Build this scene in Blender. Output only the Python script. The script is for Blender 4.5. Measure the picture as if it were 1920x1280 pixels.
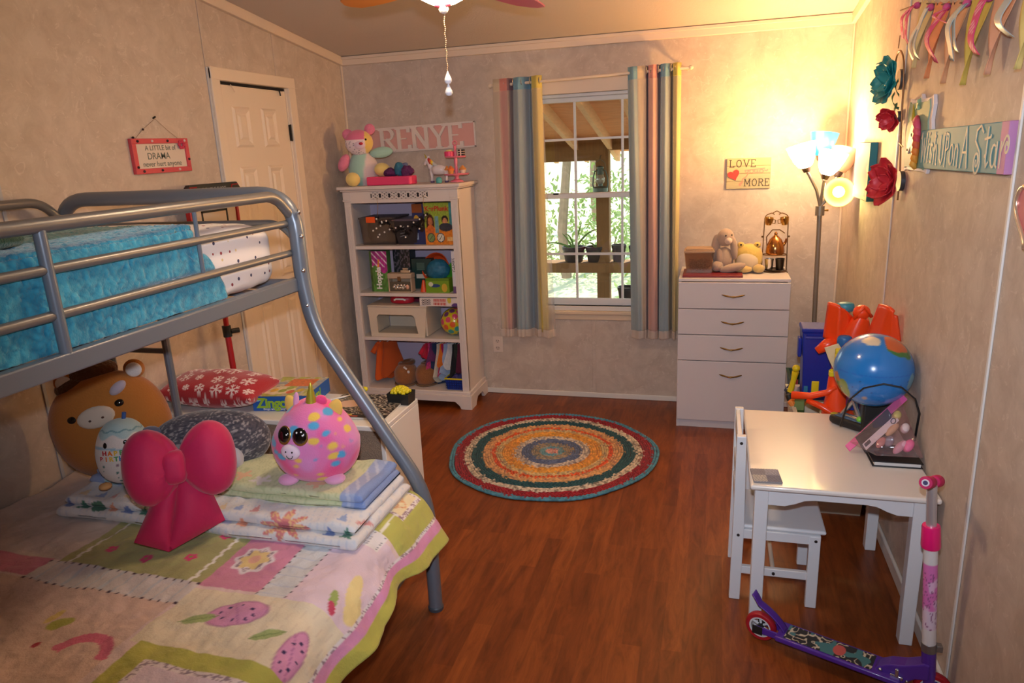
import bpy, bmesh, math, random
import numpy as np
from math import pi, sin, cos, radians
from mathutils import Vector, Matrix, Euler

for o in list(bpy.data.objects):
    bpy.data.objects.remove(o)
SC = bpy.context.scene
COL = SC.collection
random.seed(7)
RNG = np.random.default_rng(7)

# ------------------------------------------------------------------ camera, world, lights, exposure
XL, XR, D, H = -2.400, .7055, 4.539, 2.2215          # left wall, right wall, back wall, ceiling height at the back wall
SLOPE = .1265                                          # the vaulted ceiling rises towards the camera
YB = -1.1                                              # rear wall behind the camera


def ceil_z(y):
    return H + SLOPE * (D - y)


cam_d = bpy.data.cameras.new('camera')
cam = bpy.data.objects.new('camera', cam_d)
COL.objects.link(cam)
cam_d.sensor_width = 36
cam_d.lens = 25.122
cam_d.clip_start = .02
cam_d.clip_end = 200
R_ = Vector((.96290413, .26632267, -.04344966))
U_ = Vector((-.02866592, .26106278, .9648961))
F_ = Vector((-.26831679, .92785692, -.25901282))
m = Matrix((R_, U_, -F_)).transposed().to_4x4()
m.translation = (0, 0, 1.64)
cam.matrix_world = m
SC.camera = cam

vs = SC.view_settings
vs.view_transform = 'Standard'
vs.look = 'None'
vs.gamma = 1
vs.exposure = 0.08
vs.use_curve_mapping = False

world = bpy.data.worlds.new('World')
SC.world = world
world.use_nodes = True
wn = world.node_tree
wbg = wn.nodes['Background']
sky = wn.nodes.new('ShaderNodeTexSky')
sky.sky_type = 'NISHITA'
sky.sun_disc = False
sky.sun_elevation = radians(50)
sky.sun_rotation = radians(200)
wn.links.new(sky.outputs[0], wbg.inputs[0])
wbg.inputs[1].default_value = .6


def lin(c):
    if isinstance(c, str):
        c = tuple(int(c[i:i + 2], 16) for i in (0, 2, 4))
    r = []
    for v in c[:3]:
        v = v / 255
        r.append(v / 12.92 if v <= .04045 else ((v + .055) / 1.055) ** 2.4)
    return tuple(r) + (1,)


def light(name, kind, loc, energy, col, size=.05, rot=None, **k):
    d = bpy.data.lights.new(name, kind)
    d.energy = energy
    d.color = lin(col)[:3]
    if kind == 'SUN':
        d.angle = size
    elif kind == 'AREA':
        d.size = size
    else:
        d.shadow_soft_size = size
    for a, b in k.items():
        setattr(d, a, b)
    o = bpy.data.objects.new(name, d)
    o.location = loc
    if rot:
        o.rotation_euler = rot
    COL.objects.link(o)
    return o


light('sunlight', 'SUN', (3, 14, 9), 10, (255, 243, 222), .01, (radians(-38), radians(14), 0))
# the camera's own flash, a hand's width above the lens
light('camera_flash', 'SPOT', (-.01, .03, 1.765), 150, (228, 238, 255), .022, Vector((-.17, 1, -.16)).to_track_quat('-Z', 'Y').to_euler(), spot_size=radians(100), spot_blend=.9)
# bulb of the ceiling fan's bowl lamp, just above the frame
FAN = (-.825, 2.26)
light('fan_bulb', 'POINT', (FAN[0], FAN[1], 2.15), 16, (255, 214, 172), .05)
# bulbs of the five-armed floor lamp in the corner
LAMPC = (255, 190, 108)

# ------------------------------------------------------------------ materials
MATS = {}


def _new(name):
    m = bpy.data.materials.new(name)
    m.use_nodes = True
    return m, m.node_tree.nodes, m.node_tree.links, m.node_tree.nodes['Principled BSDF']


def M(name, col=(200, 200, 200), rough=.5, metal=0, var=0, vscale=20, bump=0, bscale=60, sheen=0, emit=0, ecol=None, coat=0, alpha=1, trans=0, sss=0, stretch=None):
    if name in MATS:
        return MATS[name]
    m, n, l, p = _new(name)
    c = lin(col)
    p.inputs['Base Color'].default_value = c
    p.inputs['Roughness'].default_value = rough
    p.inputs['Metallic'].default_value = metal
    if sheen:
        p.inputs['Sheen Weight'].default_value = sheen
    if coat:
        p.inputs['Coat Weight'].default_value = coat
        p.inputs['Coat Roughness'].default_value = .08
    if emit:
        p.inputs['Emission Color'].default_value = lin(ecol or col)
        p.inputs['Emission Strength'].default_value = emit
    if trans:
        p.inputs['Transmission Weight'].default_value = trans
    if alpha < 1:
        p.inputs['Alpha'].default_value = alpha
    if sss:
        p.inputs['Subsurface Weight'].default_value = sss
        p.inputs['Subsurface Radius'].default_value = (.02, .01, .006)
    if var or bump:
        tc = n.new('ShaderNodeTexCoord')
        vec = tc.outputs['Object']
        if stretch:
            mp = n.new('ShaderNodeMapping')
            mp.inputs['Scale'].default_value = stretch
            l.new(vec, mp.inputs[0])
            vec = mp.outputs[0]
    if var:
        t = n.new('ShaderNodeTexNoise')
        t.inputs['Scale'].default_value = vscale
        t.inputs['Detail'].default_value = 5
        l.new(vec, t.inputs['Vector'])
        r = n.new('ShaderNodeMix')
        r.data_type = 'RGBA'
        r.inputs['A'].default_value = tuple(max(0, v * (1 - var)) for v in c[:3]) + (1,)
        r.inputs['B'].default_value = tuple(min(1, v * (1 + var)) for v in c[:3]) + (1,)
        l.new(t.outputs['Fac'], r.inputs['Factor'])
        l.new(r.outputs['Result'], p.inputs['Base Color'])
    if bump:
        t2 = n.new('ShaderNodeTexNoise')
        t2.inputs['Scale'].default_value = bscale
        t2.inputs['Detail'].default_value = 4
        l.new(vec, t2.inputs['Vector'])
        b = n.new('ShaderNodeBump')
        b.inputs['Strength'].default_value = bump
        b.inputs['Distance'].default_value = .01
        l.new(t2.outputs['Fac'], b.inputs['Height'])
        l.new(b.outputs[0], p.inputs['Normal'])
    MATS[name] = m
    return m


def PM(name, rough=.8, sheen=0, bump=0, bscale=300, coat=0, metal=0):
    """material whose colour is the printed / woven pattern stored on the mesh"""
    if name in MATS:
        return MATS[name]
    m, n, l, p = _new(name)
    a = n.new('ShaderNodeAttribute')
    a.attribute_name = 'Col'
    l.new(a.outputs['Color'], p.inputs['Base Color'])
    p.inputs['Roughness'].default_value = rough
    p.inputs['Metallic'].default_value = metal
    p.inputs['Sheen Weight'].default_value = sheen
    p.inputs['Coat Weight'].default_value = coat
    if bump:
        tc = n.new('ShaderNodeTexCoord')
        t2 = n.new('ShaderNodeTexNoise')
        t2.inputs['Scale'].default_value = bscale
        l.new(tc.outputs['Object'], t2.inputs['Vector'])
        b = n.new('ShaderNodeBump')
        b.inputs['Strength'].default_value = bump
        b.inputs['Distance'].default_value = .004
        l.new(t2.outputs['Fac'], b.inputs['Height'])
        l.new(b.outputs[0], p.inputs['Normal'])
    MATS[name] = m
    return m


def glassy(name, tint=(255, 255, 255), refl=.08, rough=.02, milk=0, milkcol=(235, 235, 235)):
    """thin clear sheet: transparent with a little gloss and, for cloudy plastic, some diffuse"""
    if name in MATS:
        return MATS[name]
    m = bpy.data.materials.new(name)
    m.use_nodes = True
    n, l = m.node_tree.nodes, m.node_tree.links
    n.clear()
    out = n.new('ShaderNodeOutputMaterial')
    tr = n.new('ShaderNodeBsdfTransparent')
    tr.inputs[0].default_value = lin(tint)
    gl = n.new('ShaderNodeBsdfGlossy')
    gl.inputs['Roughness'].default_value = rough
    mx = n.new('ShaderNodeMixShader')
    mx.inputs[0].default_value = refl
    l.new(tr.outputs[0], mx.inputs[1])
    l.new(gl.outputs[0], mx.inputs[2])
    last = mx
    if milk:
        df = n.new('ShaderNodeBsdfDiffuse')
        df.inputs[0].default_value = lin(milkcol)
        m2 = n.new('ShaderNodeMixShader')
        m2.inputs[0].default_value = milk
        l.new(mx.outputs[0], m2.inputs[1])
        l.new(df.outputs[0], m2.inputs[2])
        last = m2
    l.new(last.outputs[0], out.inputs[0])
    MATS[name] = m
    return m


def sheer(name, col, opac, transl=.5):
    """gauze: partly see-through, diffuse and translucent"""
    if name in MATS:
        return MATS[name]
    m = bpy.data.materials.new(name)
    m.use_nodes = True
    n, l = m.node_tree.nodes, m.node_tree.links
    n.clear()
    out = n.new('ShaderNodeOutputMaterial')
    tr = n.new('ShaderNodeBsdfTransparent')
    df = n.new('ShaderNodeBsdfDiffuse')
    df.inputs[0].default_value = lin(col)
    tl = n.new('ShaderNodeBsdfTranslucent')
    tl.inputs[0].default_value = lin(col)
    a = n.new('ShaderNodeMixShader')
    a.inputs[0].default_value = transl
    l.new(df.outputs[0], a.inputs[1])
    l.new(tl.outputs[0], a.inputs[2])
    b = n.new('ShaderNodeMixShader')
    b.inputs[0].default_value = opac
    l.new(tr.outputs[0], b.inputs[1])
    l.new(a.outputs[0], b.inputs[2])
    l.new(b.outputs[0], out.inputs[0])
    MATS[name] = m
    return m


def wall_mat(name, base, dark, light_):
    m, n, l, p = _new(name)
    tc = n.new('ShaderNodeTexCoord')
    big = n.new('ShaderNodeTexNoise')
    big.inputs['Scale'].default_value = 10
    big.inputs['Detail'].default_value = 7
    big.inputs['Roughness'].default_value = .68
    big.inputs['Distortion'].default_value = .6
    l.new(tc.outputs['Object'], big.inputs['Vector'])
    r1 = n.new('ShaderNodeValToRGB')
    r1.color_ramp.elements[0].position = .33
    r1.color_ramp.elements[0].color = lin(dark)
    r1.color_ramp.elements[1].position = .62
    r1.color_ramp.elements[1].color = lin(base)
    l.new(big.outputs['Fac'], r1.inputs[0])
    # pale wandering feathery flecks
    sw = n.new('ShaderNodeTexNoise')
    sw.inputs['Scale'].default_value = 14
    sw.inputs['Detail'].default_value = 2.5
    sw.inputs['Distortion'].default_value = 2.2
    l.new(tc.outputs['Object'], sw.inputs['Vector'])
    r2 = n.new('ShaderNodeValToRGB')
    e = r2.color_ramp.elements
    e[0].position, e[0].color = .625, (0, 0, 0, 1)
    e[1].position, e[1].color = .66, (1, 1, 1, 1)
    x = e.new(.70)
    x.color = (0, 0, 0, 1)
    l.new(sw.outputs['Fac'], r2.inputs[0])
    mx = n.new('ShaderNodeMix')
    mx.data_type = 'RGBA'
    mm = n.new('ShaderNodeMath')
    mm.operation = 'MULTIPLY'
    mm.inputs[1].default_value = .42
    l.new(r2.outputs[0], mm.inputs[0])
    l.new(mm.outputs[0], mx.inputs['Factor'])
    l.new(r1.outputs[0], mx.inputs['A'])
    mx.inputs['B'].default_value = lin(light_)
    l.new(mx.outputs['Result'], p.inputs['Base Color'])
    p.inputs['Roughness'].default_value = .62
    p.inputs['Specular IOR Level'].default_value = .3
    MATS[name] = m
    return m


def dot_mat():
    m, n, l, p = _new('dotted_sheet')
    tc = n.new('ShaderNodeTexCoord')
    v = n.new('ShaderNodeTexVoronoi')
    v.inputs['Scale'].default_value = 30
    v.inputs['Randomness'].default_value = .55
    mp = n.new('ShaderNodeMapping')
    mp.inputs['Location'].default_value = (-.0152, 0, -.0095)
    l.new(tc.outputs['Object'], mp.inputs[0])
    l.new(mp.outputs[0], v.inputs['Vector'])
    lt_ = n.new('ShaderNodeMath')
    lt_.operation = 'LESS_THAN'
    lt_.inputs[1].default_value = .165
    l.new(v.outputs['Distance'], lt_.inputs[0])
    sp = n.new('ShaderNodeSeparateColor')
    l.new(v.outputs['Color'], sp.inputs[0])
    r = n.new('ShaderNodeValToRGB')
    r.color_ramp.interpolation = 'CONSTANT'
    e = r.color_ramp.elements
    e[0].position, e[0].color = 0, lin((150, 56, 62))
    e[1].position, e[1].color = .4, lin((64, 62, 92))
    for q, c in ((.62, (216, 196, 150)), (.8, (186, 180, 182))):
        x = e.new(q)
        x.color = lin(c)
    l.new(sp.outputs[0], r.inputs[0])
    mx = n.new('ShaderNodeMix')
    mx.data_type = 'RGBA'
    l.new(lt_.outputs[0], mx.inputs['Factor'])
    mx.inputs['A'].default_value = lin((236, 228, 226))
    l.new(r.outputs[0], mx.inputs['B'])
    l.new(mx.outputs['Result'], p.inputs['Base Color'])
    p.inputs['Roughness'].default_value = .9
    MATS['dotted_sheet'] = m
    return m


def floor_mat():
    m, n, l, p = _new('cherry_floor')
    tc = n.new('ShaderNodeTexCoord')
    mp = n.new('ShaderNodeMapping')
    mp.inputs['Rotation'].default_value = (0, 0, radians(90))
    l.new(tc.outputs['Object'], mp.inputs[0])
    br = n.new('ShaderNodeTexBrick')
    br.offset = .37
    br.inputs['Scale'].default_value = 1
    br.inputs['Brick Width'].default_value = .62
    br.inputs['Row Height'].default_value = .066
    br.inputs['Mortar Size'].default_value = 0
    br.inputs['Color1'].default_value = lin((148, 77, 33))
    br.inputs['Color2'].default_value = lin((122, 60, 25))
    br.inputs['Mortar'].default_value = lin((122, 60, 25))
    l.new(mp.outputs[0], br.inputs['Vector'])
    mp2 = n.new('ShaderNodeMapping')
    mp2.inputs['Scale'].default_value = (9, 1.3, 1)
    l.new(tc.outputs['Object'], mp2.inputs[0])
    gr = n.new('ShaderNodeTexNoise')
    gr.inputs['Scale'].default_value = 3.2
    gr.inputs['Detail'].default_value = 9
    gr.inputs['Roughness'].default_value = .7
    gr.inputs['Distortion'].default_value = .9
    l.new(mp2.outputs[0], gr.inputs['Vector'])
    rp = n.new('ShaderNodeValToRGB')
    rp.color_ramp.elements[0].position = .3
    rp.color_ramp.elements[0].color = (.42, .36, .34, 1)
    rp.color_ramp.elements[1].position = .68
    rp.color_ramp.elements[1].color = (1.28, 1.3, 1.3, 1)
    l.new(gr.outputs['Fac'], rp.inputs[0])
    mx = n.new('ShaderNodeMix')
    mx.data_type = 'RGBA'
    mx.blend_type = 'MULTIPLY'
    mx.inputs['Factor'].default_value = .8
    l.new(br.outputs['Color'], mx.inputs['A'])
    l.new(rp.outputs[0], mx.inputs['B'])
    l.new(mx.outputs['Result'], p.inputs['Base Color'])
    p.inputs['Roughness'].default_value = .36
    p.inputs['Specular IOR Level'].default_value = .35
    b = n.new('ShaderNodeBump')
    b.inputs['Strength'].default_value = .06
    b.inputs['Distance'].default_value = .01
    l.new(gr.outputs['Fac'], b.inputs['Height'])
    l.new(b.outputs[0], p.inputs['Normal'])
    return m


# ------------------------------------------------------------------ mesh helpers
class MB:
    def __init__(s):
        s.v, s.f, s.uv = [], [], []

    def _add(s, vs, fs):
        k = len(s.v)
        s.v += [tuple(v) for v in vs]
        s.f += [tuple(i + k for i in f) for f in fs]
        return s

    def box(s, x0, x1, y0, y1, z0, z1, M_=None):
        vs = [Vector((x, y, z)) for x in (x0, x1) for y in (y0, y1) for z in (z0, z1)]
        if M_:
            vs = [M_ @ v for v in vs]
        return s._add(vs, [(0, 1, 3, 2), (4, 6, 7, 5), (0, 4, 5, 1), (2, 3, 7, 6), (0, 2, 6, 4), (1, 5, 7, 3)])

    def tube(s, pts, r, seg=10, cap=True, closed=False, flat=1.0):
        pts = [Vector(p) for p in pts]
        n = len(pts)
        rs = list(r) + [r[-1]] * n if isinstance(r, (list, tuple)) else [r] * n
        rings = []
        up = None
        for i, p in enumerate(pts):
            a = pts[(i - 1) % n] if (i > 0 or closed) else p
            b = pts[(i + 1) % n] if (i < n - 1 or closed) else p
            t = (b - a)
            if t.length < 1e-9:
                t = Vector((0, 0, 1))
            t.normalize()
            if up is None:
                up = Vector((0, 0, 1)) if abs(t.z) < .9 else Vector((1, 0, 0))
            x = up - t * up.dot(t)
            if x.length < 1e-6:
                x = t.orthogonal()
            x.normalize()
            up = x
            y = t.cross(x)
            rings.append([p + (x * cos(2 * pi * j / seg) + y * sin(2 * pi * j / seg) * flat) * rs[i] for j in range(seg)])
        vs = [v for q in rings for v in q]
        fs = []
        for i in range(n if closed else n - 1):
            i2 = (i + 1) % n
            for j in range(seg):
                fs.append((i * seg + j, i * seg + (j + 1) % seg, i2 * seg + (j + 1) % seg, i2 * seg + j))
        if cap and not closed:
            fs.append(tuple(range(seg))[::-1])
            fs.append(tuple((n - 1) * seg + j for j in range(seg)))
        return s._add(vs, fs)

    def lathe(s, prof, M_=None, seg=24, cap=True):
        vs, fs = [], []
        n = len(prof)
        for r, z in prof:
            for j in range(seg):
                v = Vector((r * cos(2 * pi * j / seg), r * sin(2 * pi * j / seg), z))
                vs.append(M_ @ v if M_ else v)
        for i in range(n - 1):
            for j in range(seg):
                fs.append((i * seg + j, i * seg + (j + 1) % seg, (i + 1) * seg + (j + 1) % seg, (i + 1) * seg + j))
        if cap:
            if prof[0][0] > 1e-5:
                fs.append(tuple(range(seg))[::-1])
            if prof[-1][0] > 1e-5:
                fs.append(tuple((n - 1) * seg + j for j in range(seg)))
        return s._add(vs, fs)

    def ell(s, c, r, M_=None, nu=20, nv=12, e1=1., e2=1., warp=None):
        """ellipsoid / superellipsoid, z is the pole axis"""
        sg = lambda v, e: math.copysign(abs(v) ** e, v)
        vs, fs = [], []
        for i in range(nv + 1):
            th = -pi / 2 + pi * i / nv
            for j in range(nu):
                ph = 2 * pi * j / nu
                v = Vector((r[0] * sg(cos(th), e1) * sg(cos(ph), e2), r[1] * sg(cos(th), e1) * sg(sin(ph), e2), r[2] * sg(sin(th), e1)))
                if warp:
                    v = warp(v)
                if M_:
                    v = M_ @ v
                vs.append(v + Vector(c))
        for i in range(nv):
            for j in range(nu):
                fs.append((i * nu + j, i * nu + (j + 1) % nu, (i + 1) * nu + (j + 1) % nu, (i + 1) * nu + j))
        return s._add(vs, fs)

    def grid(s, nu, nv, fn, closeu=False):
        vs = []
        for j in range(nv + 1):
            for i in range(nu + (0 if closeu else 1)):
                u, v = i / nu, j / nv
                vs.append(fn(u, v))
                s.uv.append((u, v))
        w = nu if closeu else nu + 1
        fs = []
        for j in range(nv):
            for i in range(nu):
                a, b = j * w + i, j * w + (i + 1) % w
                fs.append((a, b, b + w, a + w))
        return s._add(vs, fs)

    def slab(s, x0, x1, y0, y1, z0, z1, r, nx, step=.007):
        """soft folded cloth: a rounded rectangle in y-z swept along x"""
        r = min(r, (z1 - z0) * .49)
        sec = []
        for (cy_, cz_, a0) in ((y1 - r, z1 - r, 0), (y0 + r, z1 - r, 90), (y0 + r, z0 + r, 180), (y1 - r, z0 + r, 270)):
            for k in range(6):
                a = radians(a0 + 90 * k / 5)
                sec.append(Vector((cy_ + r * cos(a), cz_ + r * sin(a))))
        den = []
        for a, b in zip(sec, sec[1:] + sec[:1]):
            n = max(1, int((b - a).length / step))
            den += [a + (b - a) * k / n for k in range(n)]
        zc2, yc2 = (z0 + z1) / 2, (y0 + y1) / 2
        vs, fs = [], []
        m_ = len(den)
        xs = [(x0 + (x1 - x0) * k / nx, 1, 1) for k in range(nx + 1)]
        ends = lambda x, sg: [(x + sg * r * sin(radians(a)), cos(radians(a)), 1 - .6 * r / (y1 - y0) * (1 - cos(radians(a)))) for a in (30, 60, 80)]
        xs = ends(x0 + r, -1)[::-1] + [q for q in xs if x0 + r <= q[0] <= x1 - r] + ends(x1 - r, 1)
        for (x, kz, ky) in xs:
            vs += [(x, yc2 + (p.x - yc2) * ky, zc2 + (p.y - zc2) * kz) for p in den]
        for i in range(len(xs) - 1):
            for j in range(m_):
                fs.append((i * m_ + j, (i + 1) * m_ + j, (i + 1) * m_ + (j + 1) % m_, i * m_ + (j + 1) % m_))
        fs.append(tuple(range(m_)))
        fs.append(tuple((len(xs) - 1) * m_ + j for j in range(m_))[::-1])
        return s._add(vs, fs)

    def prism(s, pts, h, M_=None):
        """outline (x, y) extruded from z=0 to z=h"""
        n = len(pts)
        vs = [Vector((x, y, 0)) for x, y in pts] + [Vector((x, y, h)) for x, y in pts]
        if M_:
            vs = [M_ @ v for v in vs]
        fs = [tuple(range(n))[::-1], tuple(range(n, 2 * n))]
        fs += [(i, (i + 1) % n, n + (i + 1) % n, n + i) for i in range(n)]
        return s._add(vs, fs)

    def ribbon(s, pts, w, fn, thin=None):
        """flat pen stroke along 2D points; fn(x, y, lift) gives the 3D point; thin = pen contrast"""
        P = [Vector(p).to_2d() if len(p) > 2 else Vector(p) for p in pts]
        for a, b in zip(P, P[1:]):
            d = b - a
            if d.length < 1e-6:
                continue
            d.normalize()
            ww = w
            if thin is not None:
                k = abs(d.y) if d.x * d.y <= 0 else abs(d.y) * .45
                ww = w * (thin + (1 - thin) * k)
            q = Vector((-d.y, d.x)) * ww / 2
            e = d * min(ww, w) * .28
            s.nr = getattr(s, 'nr', 0) + 1
            top = 1 + .035 * (s.nr % 12)
            c4 = [a - e - q, b + e - q, b + e + q, a - e + q]
            vs = [fn(c.x, c.y, 0) for c in c4] + [fn(c.x, c.y, top) for c in c4]
            s._add(vs, [(3, 2, 1, 0), (4, 5, 6, 7), (0, 1, 5, 4), (1, 2, 6, 5), (2, 3, 7, 6), (3, 0, 4, 7)])
        return s


def wmat(o):
    m_ = o.matrix_basis.copy()
    while o.parent:
        o = o.parent
        m_ = o.matrix_basis @ m_
    return m_


def thing(name, label, cat, loc=(0, 0, 0), rotz=0, group=None, rot=None):
    o = bpy.data.objects.new(name, None)
    o.empty_display_size = .05
    COL.objects.link(o)
    o.location = loc
    o.rotation_euler = rot or (0, 0, rotz)
    return tag(o, label, cat, group)


def tag(o, label, cat, group=None):
    o['label'] = label
    o['category'] = cat
    if group:
        o['group'] = group
    return o


def ob(name, mb, mt, parent=None, w=True, smooth=35, bevel=0, sub=0, label=None, kind=None, bseg=2):
    """one mesh object; w=True: coordinates are in the world, else local to the parent"""
    me = bpy.data.meshes.new(name)
    vs = mb.v
    if parent and w:
        inv = wmat(parent).inverted()
        vs = [tuple(inv @ Vector(v)) for v in vs]
    me.from_pydata(vs, [], mb.f)
    me.update()
    if smooth:
        me.polygons.foreach_set('use_smooth', [True] * len(me.polygons))
        if smooth < 180:
            me.set_sharp_from_angle(angle=radians(smooth))
    me.materials.append(mt)
    o = bpy.data.objects.new(name, me)
    COL.objects.link(o)
    if parent:
        o.parent = parent
    if bevel:
        b = o.modifiers.new('Bevel', 'BEVEL')
        b.width = bevel
        b.segments = bseg
        b.limit_method = 'ANGLE'
        b.angle_limit = radians(40)
    if sub:
        sm = o.modifiers.new('Subsurf', 'SUBSURF')
        sm.levels = sub
        sm.render_levels = sub
    if label:
        o['label'] = label
    if kind:
        o['kind'] = kind
    return o


def S(name, mb, mt, parent=None, **k):
    o = ob(name, mb, mt, parent, **k)
    if not parent:
        o['kind'] = 'structure'
    return o


def paint(o, fn):
    """store a printed pattern: fn(N x 3 local coords) -> N x 3 sRGB 0..255"""
    me = o.data
    co = np.empty(len(me.vertices) * 3, 'f')
    me.vertices.foreach_get('co', co)
    c = np.clip(np.asarray(fn(co.reshape(-1, 3)), float) / 255, 0, 1)
    c = np.where(c <= .04045, c / 12.92, ((c + .055) / 1.055) ** 2.4)
    a = me.color_attributes.new('Col', 'FLOAT_COLOR', 'POINT')
    a.data.foreach_set('color', np.concatenate([c, np.ones((len(c), 1))], 1).astype('f').ravel())
    return o


def paint_uv(o, mb, fn):
    uv = np.array(mb.uv)
    return paint(o, lambda p: fn(uv[:, 0], uv[:, 1]))


def hsh(i, j, k, seed):
    n = (i * 374761393 + j * 668265263 + k * 2147483647 + seed * 1442695041) & 0xffffffff
    n = ((n ^ (n >> 13)) * 1274126177) & 0xffffffff
    return ((n ^ (n >> 16)) & 0xffff) / 65535.


def vn(p, scale=1., seed=0):
    """value noise 0..1 over an N x 3 array"""
    q = np.asarray(p, float) * scale
    i = np.floor(q).astype(np.int64)
    f = q - i
    f = f * f * (3 - 2 * f)
    r = 0
    for a in (0, 1):
        for b in (0, 1):
            for c in (0, 1):
                wgt = (f[:, 0] if a else 1 - f[:, 0]) * (f[:, 1] if b else 1 - f[:, 1]) * (f[:, 2] if c else 1 - f[:, 2])
                r = r + wgt * hsh(i[:, 0] + a, i[:, 1] + b, i[:, 2] + c, seed)
    return r


def cells(p, scale, seed=0):
    """nearest jittered cell centre: distance (in cell units) and a random number per cell"""
    q = np.asarray(p, float) * scale
    i = np.floor(q).astype(np.int64)
    best = np.full(len(q), 9.)
    rid = np.zeros(len(q))
    for a in (-1, 0, 1):
        for b in (-1, 0, 1):
            for c in (-1, 0, 1):
                I, J, K = i[:, 0] + a, i[:, 1] + b, i[:, 2] + c
                ctr = np.stack([I + .2 + .6 * hsh(I, J, K, seed), J + .2 + .6 * hsh(I, J, K, seed + 1), K + .2 + .6 * hsh(I, J, K, seed + 2)], 1)
                d = np.linalg.norm(q - ctr, axis=1)
                k = d < best
                best = np.where(k, d, best)
                rid = np.where(k, hsh(I, J, K, seed + 3), rid)
    return best, rid


def fill(n, c):
    return np.tile(np.array(c, float), (n, 1))


def put(base, mask, c):
    """lay colour c where mask (0..1 float or bool) says"""
    mk = np.asarray(mask, float)[:, None]
    return base * (1 - mk) + np.array(c, float) * mk


def rnd(x, w=.02):
    return np.clip(.5 - x / w, 0, 1)


def copy_tree(o, parent=None):
    c = o.copy()
    COL.objects.link(c)
    if parent:
        c.parent = parent
    for ch in [x for x in o.children]:
        copy_tree(ch, c)
    return c


FONTS = []


def txt(body, size, mt, parent, loc, rot, extrude=.001, shear=0, bold=0, align='CENTER', name='lettering', sx=1, space=1):
    cu = bpy.data.curves.new(name, 'FONT')
    cu.body = body
    cu.size = size
    cu.extrude = extrude
    cu.shear = shear
    cu.offset = bold
    cu.align_x = align
    cu.align_y = 'CENTER'
    cu.space_character = space
    cu.materials.append(mt)
    o = bpy.data.objects.new(name, cu)
    COL.objects.link(o)
    if parent:
        o.parent = parent
    o.location = loc
    o.rotation_euler = rot
    o.scale = (sx, 1, 1)
    FONTS.append(o)
    return o


def arc(cx, cy, rx, ry, a0, a1, n=14):
    return [(cx + rx * cos(radians(a0 + (a1 - a0) * i / n)), cy + ry * sin(radians(a0 + (a1 - a0) * i / n))) for i in range(n + 1)]


# stroke alphabet: each letter is (advance, [polyline, ...]) on a unit-high body
ST = {
    'R': (.74, [[(.1, 0), (.1, 1)], [(.1, 1), (.38, 1)] + arc(.38, .76, .22, .24, 90, -90) + [(.1, .52)], [(.32, .52), (.66, 0)]]),
    'E': (.66, [[(.1, 0), (.1, 1)], [(.1, 1), (.56, 1), (.56, .86)], [(.1, .52), (.42, .52)], [(.1, 0), (.58, 0), (.58, .15)]]),
    'N': (.8, [[(.1, 0), (.1, 1)], [(.1, 1), (.66, 0)], [(.66, 0), (.66, 1)]]),
    'Y': (.76, [[(.06, 1), (.37, .45)], [(.68, 1), (.37, .45)], [(.37, .45), (.37, 0)]]),
    'L': (.64, [[(.1, 1), (.1, 0)], [(.1, 0), (.56, 0), (.56, .16)]]),
    'O': (.78, [arc(.38, .5, .3, .5, 0, 360, 24)]),
    'V': (.74, [[(.05, 1), (.36, 0)], [(.36, 0), (.67, 1)]]),
    'M': (.9, [[(.1, 0), (.1, 1)], [(.1, 1), (.43, .25)], [(.43, .25), (.76, 1)], [(.76, 1), (.76, 0)]]),
}
SERIF = {'R': [(.1, 0), (.1, 1), (.66, 0)], 'E': [(.1, 0), (.1, 1)], 'N': [(.1, 0), (.1, 1), (.66, 1)], 'Y': [(.06, 1), (.68, 1), (.37, 0)],
         'L': [(.1, 1), (.1, 0)], 'V': [(.05, 1), (.67, 1)], 'M': [(.1, 0), (.76, 0), (.1, 1), (.76, 1)], 'O': []}
# ------------------------------------------------------------------ room shell
CT = .05                                               # crown strip height
WALL = wall_mat('wallpaper', (206, 190, 175), (188, 171, 156), (228, 215, 202))
CEIL = M('ceiling_paint', (204, 192, 182), .8, bump=.15, bscale=90)
TRIM = M('cream_trim', (226, 206, 184), .5)
WTRIM = M('white_trim', (226, 220, 212), .45)
WHITE = M('white_enamel', (232, 229, 224), .38)
FLOOR = floor_mat()

S('floor', MB().box(XL - .1, XR + .1, YB, D + .1, -.05, 0), FLOOR, smooth=0)
zc = lambda y: ceil_z(y) + CT
b = MB()
b._add([(XL - .1, YB - .1, zc(YB - .1)), (XR + .1, YB - .1, zc(YB - .1)), (XR + .1, D + .1, zc(D + .1)), (XL - .1, D + .1, zc(D + .1)),
        (XL - .1, YB - .1, zc(YB - .1) + .06), (XR + .1, YB - .1, zc(YB - .1) + .06), (XR + .1, D + .1, zc(D + .1) + .06), (XL - .1, D + .1, zc(D + .1) + .06)],
       [(0, 1, 2, 3), (7, 6, 5, 4), (0, 4, 5, 1), (1, 5, 6, 2), (2, 6, 7, 3), (3, 7, 4, 0)])
S('ceiling', b, CEIL, smooth=0)


def wall_side(mb, x0, x1, y0, y1, z0):
    mb._add([(x, y, z) for x in (x0, x1) for y in (y0, y1) for z in (z0, zc(y) + .05)],
            [(0, 1, 3, 2), (4, 6, 7, 5), (0, 4, 5, 1), (2, 3, 7, 6), (0, 2, 6, 4), (1, 5, 7, 3)])
    return mb


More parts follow.
